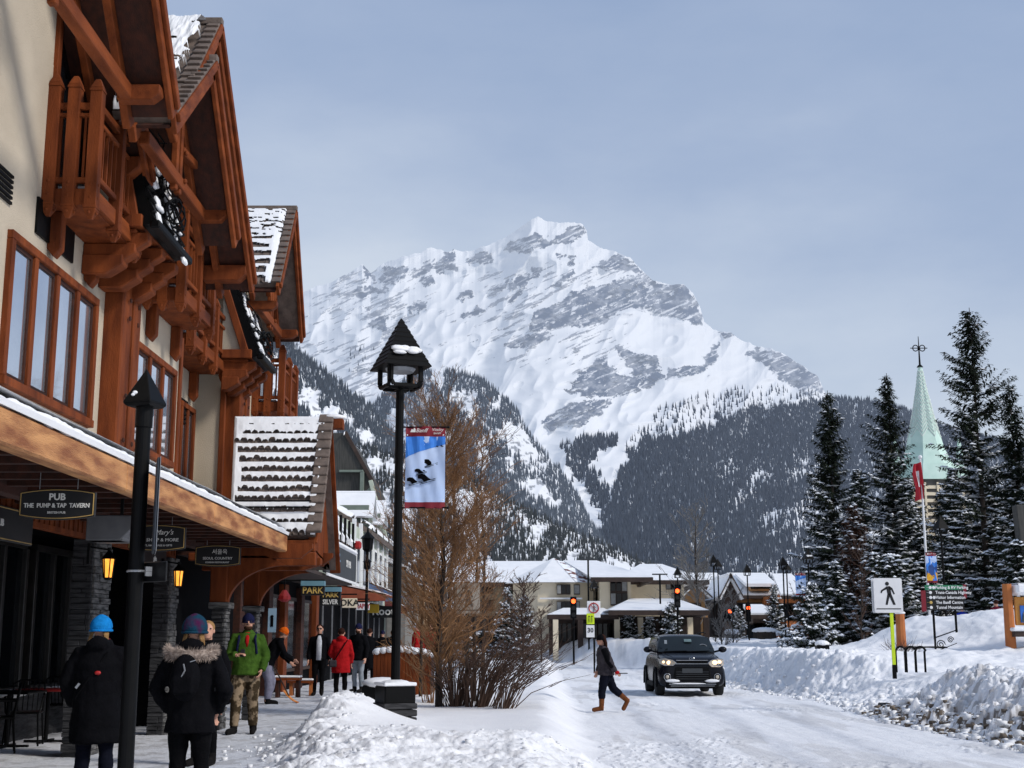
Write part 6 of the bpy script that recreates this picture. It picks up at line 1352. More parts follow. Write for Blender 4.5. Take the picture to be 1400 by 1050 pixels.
# ------------------------------------------------------------ traffic signs in the middle
def post_sign(px, Y, label, name='traffic_sign', z_top=2.6): 
    q = atY(px, 860, Y); t = thing(name, label, 'sign', (q.x, Y, 0)); m = MB(); m.tube([(0, 0, 0), (0, 0, z_top)], .035, 8); m.build('post', MT['black'], t, local=True); return t, q.x
q = atY(812, 833, 56); t, x = post_sign(812, 56, 'no-turn sign with red ring above yellow-green and white plates', z_top=q.z + .3); z = q.z
m = MB(); m.bb((-.28, -.03, z - .34), (.28, -.01, z + .34)); m.build('white_plate', MT['white'], t, local=True, bevel=.01); m = MB(); m.tube([(.2 * math.cos(a), -.045, z + .05 + .2 * math.sin(a)) for a in np.linspace(0, 2 * PI, 21)], .025, 5); m.bar((-.14, -.045, z + .19), (.14, -.045, z - .09), .02, .04, (0, 1, 0)); m.build('ring', MT['red'], t, local=True)
m = MB(); m.bar((0, -.04, z - .08), (0, -.04, z + .14), .02, .05, (0, 1, 0)); m.bar((0, -.04, z + .14), (.08, -.04, z + .05), .02, .05, (0, 1, 0)); m.build('arrow', MT['signblack'], t, local=True)
z2 = atY(807, 846, 56).z; m = MB(); m.bb((-.30, -.05, z2 - .22), (.02, -.03, z2 + .22)); m.build('warning_plate', MT['hivis'], t, local=True); m = MB()
for k in (0, 1): m.ell((-.2 + k * .12, -.06, z2 + .1), .03, n=6, m=4); m.bar((-.2 + k * .12, -.06, z2 + .06), (-.2 + k * .12, -.06, z2 - .14), .01, .05, (0, 1, 0))
m.build('walking_figures', MT['signblack'], t, local=True)
z3 = atY(807, 862, 56).z; m = MB(); m.bb((-.32, -.05, z3 - .28), (.02, -.03, z3 + .22)); m.build('speed_plate', MT['white'], t, local=True); text('30', .26, MT['signblack'], t, (-.15, -.055, z3), bold=.006)
# pedestrian crossing sign on yellow post (right)
def walk_fig(mb, s, y, flip=1, c=(0, 0)):
    X = lambda a, b: (c[0] + flip * a * s, y, c[1] + b * s)
    mb.ell(X(-.02, .335), (.062 * s, .006, .062 * s), n=12, m=8)
    for pl in ([(-.06, .25), (.07, .26), (.10, .02), (-.02, 0)], [(-.05, .24), (-.22, .13), (-.24, .05), (-.20, .04), (-.17, .10), (-.03, .17)], [(.05, .26), (.14, .20), (.21, .02), (.17, 0), (.10, .14), (.04, .16)],
               [(-.02, .03), (.06, .01), (-.03, -.32), (-.10, -.32)], [(.0, .03), (.10, .02), (.20, -.26), (.22, -.32), (.14, -.32)]):
        mb.add([X(a, b) for a, b in pl], [tuple(range(len(pl)))]); 
def ped_sign(px, pyc, Y, S, zg, label, postmat, lean=0.0, aged=False):
    q = atY(px, pyc, Y); t = thing('pedestrian_crossing_sign', label, 'sign', (q.x, Y, zg)); z = q.z - zg; W = S; Hh = S * 1.2
    m = MB(); pts = []
    for (cx_, cz_, a0) in ((W / 2 - .04, Hh / 2 - .04, 0), (-W / 2 + .04, Hh / 2 - .04, PI / 2), (-W / 2 + .04, -Hh / 2 + .04, PI), (W / 2 - .04, -Hh / 2 + .04, 1.5 * PI)):
        for k in range(5): a = a0 + k * PI / 8; pts.append((cx_ + .04 * math.cos(a), z + cz_ + .04 * math.sin(a)))
    m.prism(pts, 'y', -.02, .0); m.prism([(x - .03, zz - .005) for x, zz in pts], 'y', .04, .06); m.build('plate', MT['white'] if not aged else M('aged_sign_plate', (.42, .38, .33), .7), t, local=True)
    m = MB(); walk_fig(m, S * 1.12, -.024, 1, (0, z + .03 * S)); m.bb((-W * .43, -.026, z - Hh * .40), (W * .43, -.022, z - Hh * .375)); m.build('walking_figure', MT['signblack'] if not aged else M('faded_figure', (.12, .10, .085), .7), t, local=True)
    m = MB(); m.bb((-.035 + lean, -.0, -.2), (.035 + lean, .04, z - .1)); m.build('post', postmat, t, local=True)
    if not aged: m = MB(); m.bb((-.04 + lean, -.008, -.25), (.04 + lean, .05, .05)); m.build('post_foot', MT['black'], t, local=True)
    m = MB()
    for dx in (-.12, .12): m.bb((dx - .02, .0, z - Hh * .42), (dx + .02, .05, z + Hh * .42))
    m.build('back_rail', MT['greymetal'], t, local=True)
YS = 29.5; zgs = atY(1220, 912, YS).z; ped_sign(1214, 814, YS, .63, zgs, 'white pedestrian crossing sign on a fluorescent yellow post in the right snowbank', MT['hivis'], .06)
ped_sign(639, 818, 26.6, .50, .1, 'aged pedestrian crossing sign tangled in the larch twigs', MT['bark'], aged=True)
# directory board
YD = 44.0; a = atY(1264, 800, YD); b = atY(1318, 834, YD); dr = thing('directory_sign', 'black directional board with green top line listing parking, highway and visitor information', 'sign', ((a.x + b.x) / 2, YD, 0)); W = b.x - a.x; Hh = a.z - b.z; zc = (a.z + b.z) / 2
m = MB(); m.bb((-W / 2, -.05, zc - Hh / 2), (W / 2, .0, zc + Hh / 2 - Hh / 5)); m.build('board', MT['signblack'], dr, local=True); m = MB(); m.bb((-W / 2, -.05, zc + Hh / 2 - Hh / 5 + .01), (W / 2, .0, zc + Hh / 2)); m.build('green_strip', M('sign_green', (.02, .22, .10), .5), dr, local=True)
m = MB(); m.bb((W / 2, -.06, zc - Hh * .02), (W / 2 + .10, .02, zc + Hh / 2 + .02)); m.bb((-W / 2 - .14, -.06, zc - Hh / 2 - .05), (-W / 2, .02, zc + Hh * .28)); m.build('end_cap', MT['burgundy'], dr, local=True)
for i, tx in enumerate(('Parking & RV Parking', 'Trans-Canada Highway', 'Visitor Information', 'The Banff Centre', 'Tunnel Mountain')):
    zz = zc + Hh / 2 - Hh * (i + .5) / 5; text(tx, Hh * .17, MT['white'], dr, (-W / 2 + W * .26, -.06, zz), align='LEFT', bold=.003, depth=.002, xs=.92)
    m = MB()
    for k in range(2 if i in (0, 2) else 1): m.ell((-W / 2 + W * (.13 + .09 * k), -.055, zz), (.052, .006, .052), n=12, m=6)
    m.bar((-W / 2 + W * .03, -.055, zz), (-W / 2 + W * .08, -.055, zz), .006, .02, (0, 1, 0)); m.build('pictogram', MT['white'] if i != 3 else MT['gold'], dr, local=True)
m = MB()
for dx in (-W * .30, W * .28): m.tube([(dx, .04, 0), (dx, .04, zc + Hh / 2)], .04, 8)
m.build('post', MT['black'], dr, local=True)
# timber posts, kiosk, bike racks, scroll fence
t = thing('timber_post', 'peeled orange log post behind the bike racks', 'post', atY(1232, 870, 42)); t.location.z = .6; zt1 = atY(1232, 838, 42).z - .6
m = MB(); m.lathe((0, 0, 0), [(.17, 0), (.14, zt1)], 10); m.build('log', MT['orangewood'], t, local=True); m = MB(); m.ell((0, 0, zt1), (.17, .17, .06)); m.build('snow_cap', MT['snow'], t, local=True)
ks = thing('map_kiosk', 'timber map kiosk with snow-loaded roof at the right edge', 'kiosk', atY(1390, 850, 40)); ks.location.z = 0; kx = ks.location.x; ORG[ks] = Vector(ks.location)
a = atY(1372, 803, 40); b = atY(1410, 862, 40)
m = MB(); m.lathe((a.x + .10, 40, .5), [(.17, 0), (.14, a.z - .4)], 10); m.build('log_post', MT['orangewood'], ks); m = MB(); m.lathe((b.x + 1.2, 40, .5), [(.17, 0), (.14, a.z - .4)], 10); m.build('log_post', MT['orangewood'], ks)
m = MB(); m.bb((a.x + .28, 39.95, atY(1390, 855, 40).z), (b.x + 1.1, 40.05, atY(1390, 816, 40).z)); fr = m.build('frame', M('yellow_sign_frame', (.60, .26, .05), .6), ks, bevel=.02)
z0_, z1_ = atY(1390, 851, 40).z, atY(1390, 828, 40).z; m = MB(); m.bb((a.x + .42, 39.90, z0_), (b.x + 1.0, 39.95, z1_)); m.build('picture', M('picture_blue', (.03, .15, .55), .5), fr)
m = MB(); m.add([(a.x + .44, 39.88, z0_ + .02), (a.x + .5, 39.88, z0_ + .3), (a.x + .8, 39.88, z1_ - .1), (a.x + 1.2, 39.88, z0_ + .35), (a.x + 1.5, 39.88, z1_ - .15), (b.x + .9, 39.88, z0_ + .02)], [tuple(range(6))]); m.build('mountain_picture', M('picture_gold', (.42, .22, .03), .6, (.04, .06, .05), 5, contrast=(.45, .55)), fr)
m = MB(); m.bb((a.x + .3, 39.7, a.z + .02), (b.x + 1.4, 40.5, a.z + .1)); m.build('roof', MT['brownpaint'], ks); m = MB(); m.bb((a.x + .26, 39.65, atY(1390, 816, 40).z + .05), (b.x + 1.45, 40.55, a.z + .12)); m.build('roof_snow', MT['snow'], ks, bevel=.08)
m = MB(); m.bb((a.x + .1, 39.6, atY(1390, 866, 40).z - .1), (b.x + 1.2, 40.2, atY(1390, 863, 40).z)); m.build('shelf', MT['brownpaint'], ks); m = MB(); m.bb((a.x + .05, 39.55, atY(1390, 863, 40).z), (b.x + 1.2, 40.2, atY(1390, 858, 40).z)); m.build('shelf_snow', MT['snow'], ks, bevel=.03)
m = MB(); k_ = atY(1395, 720, 52); m.bar((k_.x + .3, 52, 0), (k_.x, 52, 6.6), .5, .4); m = m.build('timber_mast', MT['barnwood'], None, bevel=.03); tag(m, 'leaning weathered timber beam at the right edge behind the kiosk', 'beam')
for i, px in enumerate((1232, 1246, 1259)):
    q = atY(px, 900, 34); t = thing('bike_rack', ('left', 'middle', 'right')[i] + 'most black hoop bike rack standing in the snowbank', 'bike rack', (q.x, 34, q.z - .35), 'hoop bike racks'); zt2 = atY(px, 884, 34).z - q.z + .35; m = MB(); r = .13
    m.tube([(-r, 0, 0), (-r, 0, zt2 - r)] + [(-r * math.cos(a), 0, zt2 - r + r * math.sin(a)) for a in np.linspace(.3, PI - .3, 6)] + [(r, .1, zt2 - r), (r, .1, 0)], .028, 8); m.build('hoop', MT['black'], t, local=True, smooth=True)
t = thing('scroll_railing', 'black wrought iron scroll railing at the lamp foot', 'railing', atY(1283, 885, 40)); m = MB(); X0 = atY(1279, 885, 40).x - t.location.x; X1 = atY(1308, 875, 40).x - t.location.x
m.bar((X0, 0, -.5), (X0, 0, .28), .05, .05, (0, 1, 0)); m.bar((X0, 0, .28), (X1, 0, .50), .03, .03); m.bar((X0, 0, -.12), (X1, 0, .12), .02, .02)
for cx_, cz_, R in ((X0 + .16, .08, .14), (X0 + .46, .22, .10)): m.tube([(cx_ + R * (1 - k / 22) * math.cos(k * .6), 0, cz_ + R * (1 - k / 22) * math.sin(k * .6)) for k in range(20)], .014, 5)
m.build('ironwork', MT['black'], t, local=True)
t = thing('bench', 'snow-buried bench with only its black edge showing', 'bench', atY(1262, 884, 42)); m = MB(); m.bb((-.6, -.2, -.05), (.7, .2, 0)); m.bb((-.6, -.2, -.5), (-.52, .2, -.05)); m.bb((.6, -.2, -.5), (.68, .2, -.05)); m.build('seat', MT['black'], t, local=True); m = MB(); m.ell((.05, 0, .02), (.66, .2, .06)); m.build('snow_cap', MT['snow'], t, local=True)
for i, (px, py, Y, w, lab) in enumerate(((1160, 913, 29, .20, 'small black box corner poking from the ploughed snow below the crossing sign'), (1124, 886, 44, .4, 'snow-capped black waste bin left of the bike racks'))):
    q = atY(px, py, Y); t = thing(('utility_box', 'waste_bin')[i], lab, ('utility box', 'bin')[i], q); m = MB(); m.bb((-w / 2, -.2, -.3), (w / 2, .2, .10)); m.build('body', MT['black'], t, local=True, bevel=.02)
    if i: m = MB(); m.ell((0, 0, .14), (.24, .22, .12)); m.build('snow_cap', MT['snow'], t, local=True)
    else: t.location = (atY(1160, 922, 29).x + .75, 29, gz_at(atY(1160, 922, 29).x + .75, 29) - .02)
# ------------------------------------------------------------ planter and boxes on the left island
A_ = atY(513, 885, 31); pl = thing('timber_planter', 'red-brown timber planter with snow-covered top behind the lamp pole', 'planter', (atY(548, 950, 31).x, 31, 0)); x0 = atY(512, 950, 31).x; x1 = atY(590, 950, 31).x; zt3 = A_.z
m = MB(); n = 16
for i in range(n): u0 = i / n; u1 = (i + .93) / n; zz = zt3 - .14 * abs(u0 - .35) * 2; m.bb((x0 + (x1 - x0) * u0, 30.6, 0), (x0 + (x1 - x0) * u1, 30.66, zz))
m.build('board_front', MT['wood'], pl, bevel=.005); m = MB(); m.bb((x0, 30.66, 0), (x1, 32, zt3 - .25)); m.build('box', MT['wooddark'], pl); m = MB()
for i in range(9): m.ell((x0 + (x1 - x0) * (i + .5) / 9, 31.1, zt3 - .04 - .1 * abs(i / 9 - .35) * 2), (.14, .6, .10))
m.build('snow_cap', MT['snow'], pl, smooth=True)
bp_ = atY(505, 938, 23); t = thing('low_box', 'low black box nearly buried in the snow heap left of the lamp plinth', 'box', bp_); m = MB(); m.bb((-.1, -.2, -.5), (.55, .3, .02)); m.build('body', MT['black'], t, local=True, bevel=.02); m = MB(); m.ell((.22, 0, .05), (.36, .3, .10)); m.build('snow_cap', MT['snow'], t, local=True, smooth=True)
# parked vehicle glimpse and orange litter
q = atY(662, 866, 80); t = thing('pickup_truck', 'dark pickup truck parked beyond the larch with snow on it', 'pickup truck', (q.x - .3, 80, .05)); m = MB()
m.prism([(-2.6, .45), (2.4, .45), (2.5, .95), (1.5, 1.05), (.9, 1.7), (-.5, 1.7), (-.8, 1.1), (-2.6, 1.05)], 'y', -.9, .9); m.build('body', MT['charcoal'], t, local=True, bevel=.08)
for x in (-1.6, 1.6): m = MB(); m.tube([(x, -.95, .38), (x, -.7, .38)], .38, 16); m.build('wheel', MT['black'], t, local=True)
m = MB(); m.prism([(.78, 1.62), (1.28, 1.12), (-.35, 1.12), (-.45, 1.62)], 'y', -.92, -.905); m.build('side_window', MT['darkpane'], t, local=True); m = MB(); m.bb((-.45, -.8, 1.7), (.85, .8, 1.8)); m.bb((-2.5, -.8, 1.05), (-.9, .8, 1.15)); m.build('snow_cover', MT['snow'], t, local=True, bevel=.04)
# patio furniture by the shopfront
def chair(loc, rz, label, snow=False):
    t = thing('patio_chair', label, 'chair', loc, 'black metal patio chairs', rz)
    m = MB(); m.bb((-.22, -.22, .43), (.22, .22, .46)); m.build('seat', MT['black'], t, local=True, bevel=.008)
    for x in (-.2, .2):
        for y in (-.2, .2): m = MB(); m.tube([(x, y, .44), (x * 1.15, y * 1.2, 0)], .014, 6); m.build('leg', MT['black'], t, local=True)
    m = MB(); m.tube([(-.21, .2, .44), (-.21, .26, .82), (-.12, .27, .87), (.12, .27, .87), (.21, .26, .82), (.21, .2, .44)], .014, 6)
    for x in (-.13, -.065, 0, .065, .13): m.tube([(x, .2, .45), (x, .265, .86)], .008, 5)
    m.build('backrest', MT['black'], t, local=True)
    for s in (-1, 1): m = MB(); m.tube([(.22 * s, .22, .66), (.25 * s, -.12, .66), (.22 * s, -.2, .45)], .013, 6); m.build('armrest', MT['black'], t, local=True)
    return t
def table(loc, label, red=False):
    t = thing('patio_table', label, 'table', loc, 'patio tables by the shopfront'); m = MB(); m.bb((-.38, -.38, .71), (.38, .38, .74)); m.build('tabletop', MT['black'] if not red else M('red_lacquer', (.30, .02, .02), .35), t, local=True, bevel=.008)
    m = MB(); m.tube([(0, 0, .03), (0, 0, .71)], .03, 8); m.build('pedestal', MT['black'], t, local=True); m = MB(); m.bar((-.3, 0, .02), (.3, 0, .02), .05, .03); m.bar((0, -.3, .02), (0, .3, .02), .05, .03); m.build('foot', MT['black'], t, local=True); return t
p = onZ(60, 1012, 0)
table((onZ(62, 1015).x, onZ(62, 1015).y, 0), 'red-topped patio table left of the woman in the blue hat', True); table((onZ(8, 1022).x, onZ(8, 1022).y, 0), 'black patio table at the left edge of the photo')
chair((onZ(38, 1018).x, onZ(38, 1018).y - .2, 0), .2, 'black chair pulled up to the left-edge table'); chair((onZ(-8, 1030).x, onZ(-8, 1030).y, 0), -1.2, 'black chair cut by the left edge of the photo')
chair((onZ(82, 1005).x, onZ(82, 1005).y + .25, 0), 2.8, 'black chair behind the red-topped table'); chair((onZ(192, 992).x, onZ(192, 992).y + .1, 0), -1.3, 'black chair standing alone right of the near post')
# low snowy benches beside the shovel
for i, (px, py, lab) in enumerate(((402, 925, 'snow-topped wooden trestle by the man with the shovel'), (420, 935, 'short snow-topped orange wooden block'))):
    q = Vector(((px - 700) / F * (33.5 + i), 33.5 + i, 0)); t = thing('wooden_bench', lab, 'bench', (q.x, q.y, 0), None); m = MB(); m.bb((-.35, -.2, .42 - i * .1), (.3, .2, .48 - i * .1)); m.build('seat', MT['wood'], t, local=True)
    for x in (-.3, .2): m = MB(); m.bb((x, -.15, 0), (x + .08, .15, .42 - i * .1)); m.build('leg', MT['orangewood'] if i else MT['wooddark'], t, local=True)
    m = MB(); m.bb((-.36, -.21, .48 - i * .1), (.31, .21, .53 - i * .1)); m.build('snow_cap', MT['snow'], t, local=True, bevel=.02)
# ------------------------------------------------------------ people
def cloth(name, c, c2=None, rough=.85, scale=14, **k): return M(name, c, rough, c2, scale, bump=.35, bscale=60, spec=.06, **k)
CL = dict(black=cloth('black_parka_cloth', (.0045, .0045, .006)), blackt=cloth('black_trouser_cloth', (.004, .004, .005)), navy=cloth('navy_denim', (.006, .007, .014)), green=cloth('green_down_cloth', (.060, .125, .018), (.030, .066, .010), scale=9),
          camo=cloth('camouflage_cloth', (.27, .20, .13), (.05, .035, .02), scale=7, contrast=(.47, .53)), red=cloth('red_coat_cloth', (.42, .012, .015), (.30, .008, .01)), grey=cloth('grey_cloth', (.055, .048, .055), (.03, .026, .03)), jeans=cloth('pale_grey_jeans', (.28, .31, .34)),
          white=cloth('white_shirt_cloth', (.62, .64, .68)), blue=cloth('bright_blue_knit', (.01, .22, .60), scale=30), purple=cloth('purple_teal_knit', (.055, .010, .045), (.008, .04, .07), scale=9, contrast=(.45, .6)), navyknit=cloth('navy_knit', (.012, .014, .05)), orange=cloth('orange_knit', (.75, .13, .01)),
          lilac=cloth('lilac_grey_cloth', (.25, .25, .33)), boot=cloth('brown_boot_leather', (.17, .06, .022), (.10, .034, .014)), darkboot=cloth('black_boot_leather', (.012, .011, .011)), blond=cloth('blond_hair', (.34, .20, .085), (.20, .11, .045), scale=40), brown=cloth('dark_brown_hair', (.035, .014, .010)), fur=cloth('grey_brown_fur', (.50, .41, .35), (.20, .15, .125), scale=40), beard=cloth('brown_beard', (.06, .03, .018)), maroon=cloth('maroon_scarf', (.12, .01, .025)), skinny=None)
def hand(mb, w, d, up, side, s=1.0, curl=.6):
    """palm plus five separate bent fingers; d = pointing direction, side = towards the thumb"""
    d = Vector(d).normalized(); side = (Vector(side) - d * Vector(side).dot(d)).normalized(); nrm = d.cross(side).normalized(); w = Vector(w)
    pc = w + d * .045 * s; mb.ell(pc, (.024 * s, .022 * s, .05 * s), Matrix((side, nrm, d)).transposed() if False else Matrix((side, nrm, d)).transposed(), n=10, m=8)
    mb.ell(pc, (.040 * s, .017 * s, .046 * s), Matrix((side, nrm, d)).transposed(), n=10, m=8)
    for k, (o, L) in enumerate(((.030, .072), (.010, .082), (-.010, .076), (-.029, .058))):
        b = pc + side * o * s + d * .038 * s; p = [b]; a = 0; L *= s
        for seg, l in enumerate((.42, .32, .26)):
            a += curl * (.55 + .25 * seg); p.append(p[-1] + (d * math.cos(a) + nrm * math.sin(a)) * L * l)
        mb.tube(p, [.0105 * s, .0098 * s, .009 * s, .0075 * s], 7)
    b = w + side * .028 * s + d * .015 * s; mb.tube([b, b + (side * .8 + d * .6 + nrm * .2).normalized() * .035 * s, b + (side * .45 + d * .9 + nrm * .5).normalized() * .068 * s], [.013 * s, .011 * s, .009 * s], 7)
def person(loc, H, rz, label, P=None, top='black', legs='blackt', shoes='darkboot', coat_len=.46, puff=1.0, hair=None, hat=None, hatmat=None, hsc=1.0, hood=None, fur=False, bag=None, beard=False, glasses=False, shirt=None, res=.014, quilt=0, boots_h=.0, leg_r=1.0, shade=None, gloves=None, scarf=None, cap=False, lean=(0, 0), inner=None):
    h = H
    J = dict(hip=Vector((0, 0, .515 * h)), chest=Vector((0, 0, .74 * h)), neck=Vector((0, .0, .845 * h)), head=Vector((0, .012 * h, .925 * h)))
    for s, n in ((-1, 'L'), (1, 'R')):
        J['sh' + n] = Vector((s * .104 * h, 0, .788 * h)); J['el' + n] = Vector((s * .142 * h, -.015 * h, .635 * h)); J['wr' + n] = Vector((s * .150 * h, .035 * h, .49 * h))
        J['hp' + n] = Vector((s * .052 * h, 0, .51 * h)); J['kn' + n] = Vector((s * .058 * h, .012 * h, .275 * h)); J['an' + n] = Vector((s * .062 * h, -.008 * h, .045 * h)); J['ft' + n] = Vector((s * .070 * h, .10 * h, .018 * h))
    if P:
        for k, v in P.items(): J[k] = Vector(v) * h
    b = MB(); hd = J['head']; nk = J['neck']
    # body: torso core, neck, head with features, arms, legs, hands
    b.tube([J['hip'] - Vector((0, 0, .03 * h)), J['hip'] + Vector((0, 0, .04 * h)), J['hip'].lerp(J['chest'], .55), J['chest'], J['chest'].lerp(nk, .7)], [(.085 * h, .055 * h), (.088 * h, .058 * h), (.072 * h, .05 * h), (.092 * h, .06 * h), (.045 * h, .035 * h)], 14, flat=(1, 0, 0))
    b.tube([nk - Vector((0, .01 * h, .05 * h)), nk, hd - Vector((0, .01 * h, .02 * h))], [.036 * h, .031 * h, .030 * h], 12)
    fw = (J['look'] / h if 'look' in J else Vector((0, 1, 0))).normalized(); rt = fw.cross(Vector((0, 0, 1))).normalized(); u = rt.cross(fw).normalized(); R = Matrix((rt, fw, u)).transposed(); A = lambda x, y, z: hd + R @ Vector((x * h, y * h, z * h))
    b.ell(A(0, -.006, .012), (.046 * h, .056 * h, .056 * h), R, 18, 12); b.ell(A(0, .012, -.028), (.036 * h, .040 * h, .040 * h), R, 16, 10); b.ell(A(0, .034, -.050), (.020 * h, .016 * h, .014 * h), R)
    b.tube([A(0, .048, .008), A(0, .060, -.012), A(0, .050, -.018)], [.006 * h, .009 * h, .008 * h], 8)
    b.ell(A(0, .047, -.033), (.016 * h, .006 * h, .005 * h), R, 10, 6)
    for s in (-1, 1): b.ell(A(s * .047, -.002, -.006), (.006 * h, .012 * h, .018 * h), R, 8, 6); b.ell(A(s * .019, .040, .012), (.013 * h, .010 * h, .005 * h), R, 8, 6)
    for n, s in (('L', -1), ('R', 1)):
        b.tube([J['chest'].lerp(nk, .4), J['sh' + n], J['sh' + n].lerp(J['el' + n], .5), J['el' + n], J['el' + n].lerp(J['wr' + n], .4), J['wr' + n]], [.04 * h, .032 * h, .028 * h, .022 * h, .023 * h, .016 * h], 10)
        b.tube([J['hp' + n], J['hp' + n].lerp(J['kn' + n], .3), J['kn' + n], J['kn' + n].lerp(J['an' + n], .35), J['an' + n]], [.042 * h, .038 * h, .024 * h, .024 * h, .018 * h], 10)
        b.tube([J['an' + n] - (J['ft' + n] - J['an' + n]) * .3, J['ft' + n]], [.02 * h, .017 * h], 8)
        d = (J['wr' + n] - J['el' + n]).normalized() if 'hd' + n not in J else (J['hd' + n] / h)
        if not gloves: hand(b, J['wr' + n], d, None, Vector((0, 1, 0)) if abs(d.y) < .8 else Vector((-s, 0, 0)), h / 1.72, .55)
    root = b.build('person', MT['skin'], None, remesh=max(.0075, res * .62), sm=2); root.location = loc; root.rotation_euler = (lean[0], lean[1], rz); tag(root, label, 'person')
    K = dict(parent=root, local=True)
    m = MB()
    for s in (-1, 1): m.ell(A(s * .019, .0475, .008), (.0075 * h, .004 * h, .0045 * h), R, 8, 6)
    m.build('eye', MT['signblack'], **K)
    if glasses: m = MB(); [m.ell(A(s * .020, .054, .009), (.016 * h, .005 * h, .011 * h), R, 10, 6) for s in (-1, 1)]; m.bar(A(-.045, .0, .012), A(-.02, .054, .012), .004, .006); m.bar(A(.045, .0, .012), A(.02, .054, .012), .004, .006); m.bar(A(-.01, .056, .012), A(.01, .056, .012), .004, .006); m.build('sunglasses', MT['signblack'], **K)
    if beard: m = MB(); m.ell(A(0, .020, -.048), (.036 * h, .036 * h, .026 * h), R); m.ell(A(0, .048, -.024), (.018 * h, .008 * h, .004 * h), R); m.build('beard', CL['beard'], smooth=True, **K)
    # trousers
    m = MB(); m.tube([J['hip'] + Vector((0, 0, .05 * h)), J['hip'], J['hip'] - Vector((0, 0, .035 * h))], [(.094 * h, .068 * h), (.100 * h, .075 * h), (.090 * h, .07 * h)], 14, flat=(1, 0, 0))
    for n in 'LR':
        e = J['an' + n].lerp(J['kn' + n], .10 + boots_h); m.tube([J['hp' + n] + Vector((0, 0, .01 * h)), J['hp' + n].lerp(J['kn' + n], .35), J['kn' + n], J['kn' + n].lerp(J['an' + n], .35), e], [.058 * h * leg_r, .054 * h * leg_r, .040 * h * leg_r, .038 * h * leg_r, .032 * h * leg_r], 12)
    m.build('trousers', CL[legs], remesh=res, wrinkle=.028, **K)
    for n in 'LR':
        m = MB(); an, ft = J['an' + n], J['ft' + n]; d = (ft - an); d.z = 0 if abs(d.z) < .06 * h else d.z; d.normalize(); hl = an - d * .028 * h - Vector((0, 0, .018 * h))
        up = (J['kn' + n] - an).normalized(); tp = an + up * (.05 * h + boots_h * .6 * h)
        m.tube([hl, an.lerp(ft, .35) - Vector((0, 0, .008 * h)), ft, ft + d * .022 * h], [(.026 * h, .024 * h), (.029 * h, .026 * h), (.030 * h, .021 * h), (.018 * h, .014 * h)], 12, flat=(0, 0, 1)); m.tube([an - up * .02 * h, tp], [.031 * h, .034 * h + .010 * h * (boots_h > 0)], 12)
        m.build('boot', CL[shoes], remesh=max(.009, res * .7), **K)
    # coat
    hem = Vector((0, 0, coat_len * h)); ch = J['chest']; hp = J['hip']; hemc = Vector((hp.x, hp.y, coat_len * h)); k_ = puff
    m = MB(); m.tube([hemc, hemc.lerp(hp, .5), hp.lerp(ch, .25) , hp.lerp(ch, .6), ch, ch.lerp(nk, .45), ch.lerp(nk, .85)], [(.112 * h * k_, .090 * h * k_), (.108 * h * k_, .088 * h * k_), (.100 * h * k_, .08 * h * k_), (.102 * h * k_, .08 * h * k_), (.110 * h * k_, .082 * h * k_), (.090 * h * k_, .068 * h * k_), (.056 * h * k_, .054 * h * k_)], 18, flat=(1, 0, 0))
    for n in 'LR':
        sh, el, wr = J['sh' + n], J['el' + n], J['wr' + n]; m.tube([ch.lerp(nk, .35).lerp(sh, .3), sh, sh.lerp(el, .5), el, el.lerp(wr, .5), el.lerp(wr, .97)], [.050 * h * k_, .041 * h * k_, .038 * h * k_, .036 * h * k_, .032 * h * k_, .027 * h * k_], 12)
        if quilt: pass
    if hood: m.ell(nk + Vector((0, -.055 * h, -.005 * h)), (.062 * h, .042 * h, .045 * h)); m.tube([nk + Vector((.05 * h * math.cos(a), .045 * h * math.sin(a) - .005 * h, .004 * h)) for a in np.linspace(0, 2 * PI, 14)], .020 * h, 8)
    else: m.tube([nk - Vector((0, 0, .03 * h)), nk + Vector((0, -.004 * h, .012 * h))], [.048 * h, .042 * h], 14)
    cm = CL[top] if isinstance(top, str) else top
    coat = m.build('coat', cm, remesh=res, wrinkle=.036 if not quilt else .012, **K)
    if quilt:       # horizontal quilting rolls
        m = MB()
        for i in range(10): z = coat_len + .02 + i * .034; c_ = Vector((hp.x, hp.y, z * h)); r0 = (.098 if i < 8 else .092) * h * k_; m.tube([c_ + Vector((r0 * math.cos(a), r0 * .80 * math.sin(a), 0)) for a in np.linspace(0, 2 * PI, 22)], .0165 * h, 8)
        m.build('quilting', cm, smooth=True, **K)
    if shirt:
        m = MB(); a_ = hp + Vector((0, .078 * h * k_, -.02 * h)) if shirt == 'white' else ch + Vector((0, .066 * h * k_, -.02 * h)); w_s = .036 if shirt == 'white' else .014; m.tube([a_, ch + Vector((0, .076 * h * k_, .02 * h)), nk + Vector((0, .046 * h, -.012 * h))], [(w_s * h, .016 * h), (w_s * h * 1.1, .016 * h), (.022 * h, .012 * h)], 10, flat=(1, 0, 0)); m.build('shirt', CL[shirt], smooth=True, **K)
    if scarf: m = MB(); m.tube([nk + Vector((.040 * h * math.cos(a), .036 * h * math.sin(a), .012 * h)) for a in np.linspace(0, 2 * PI, 14)], .017 * h, 8); m.build('scarf', CL[scarf], smooth=True, **K)
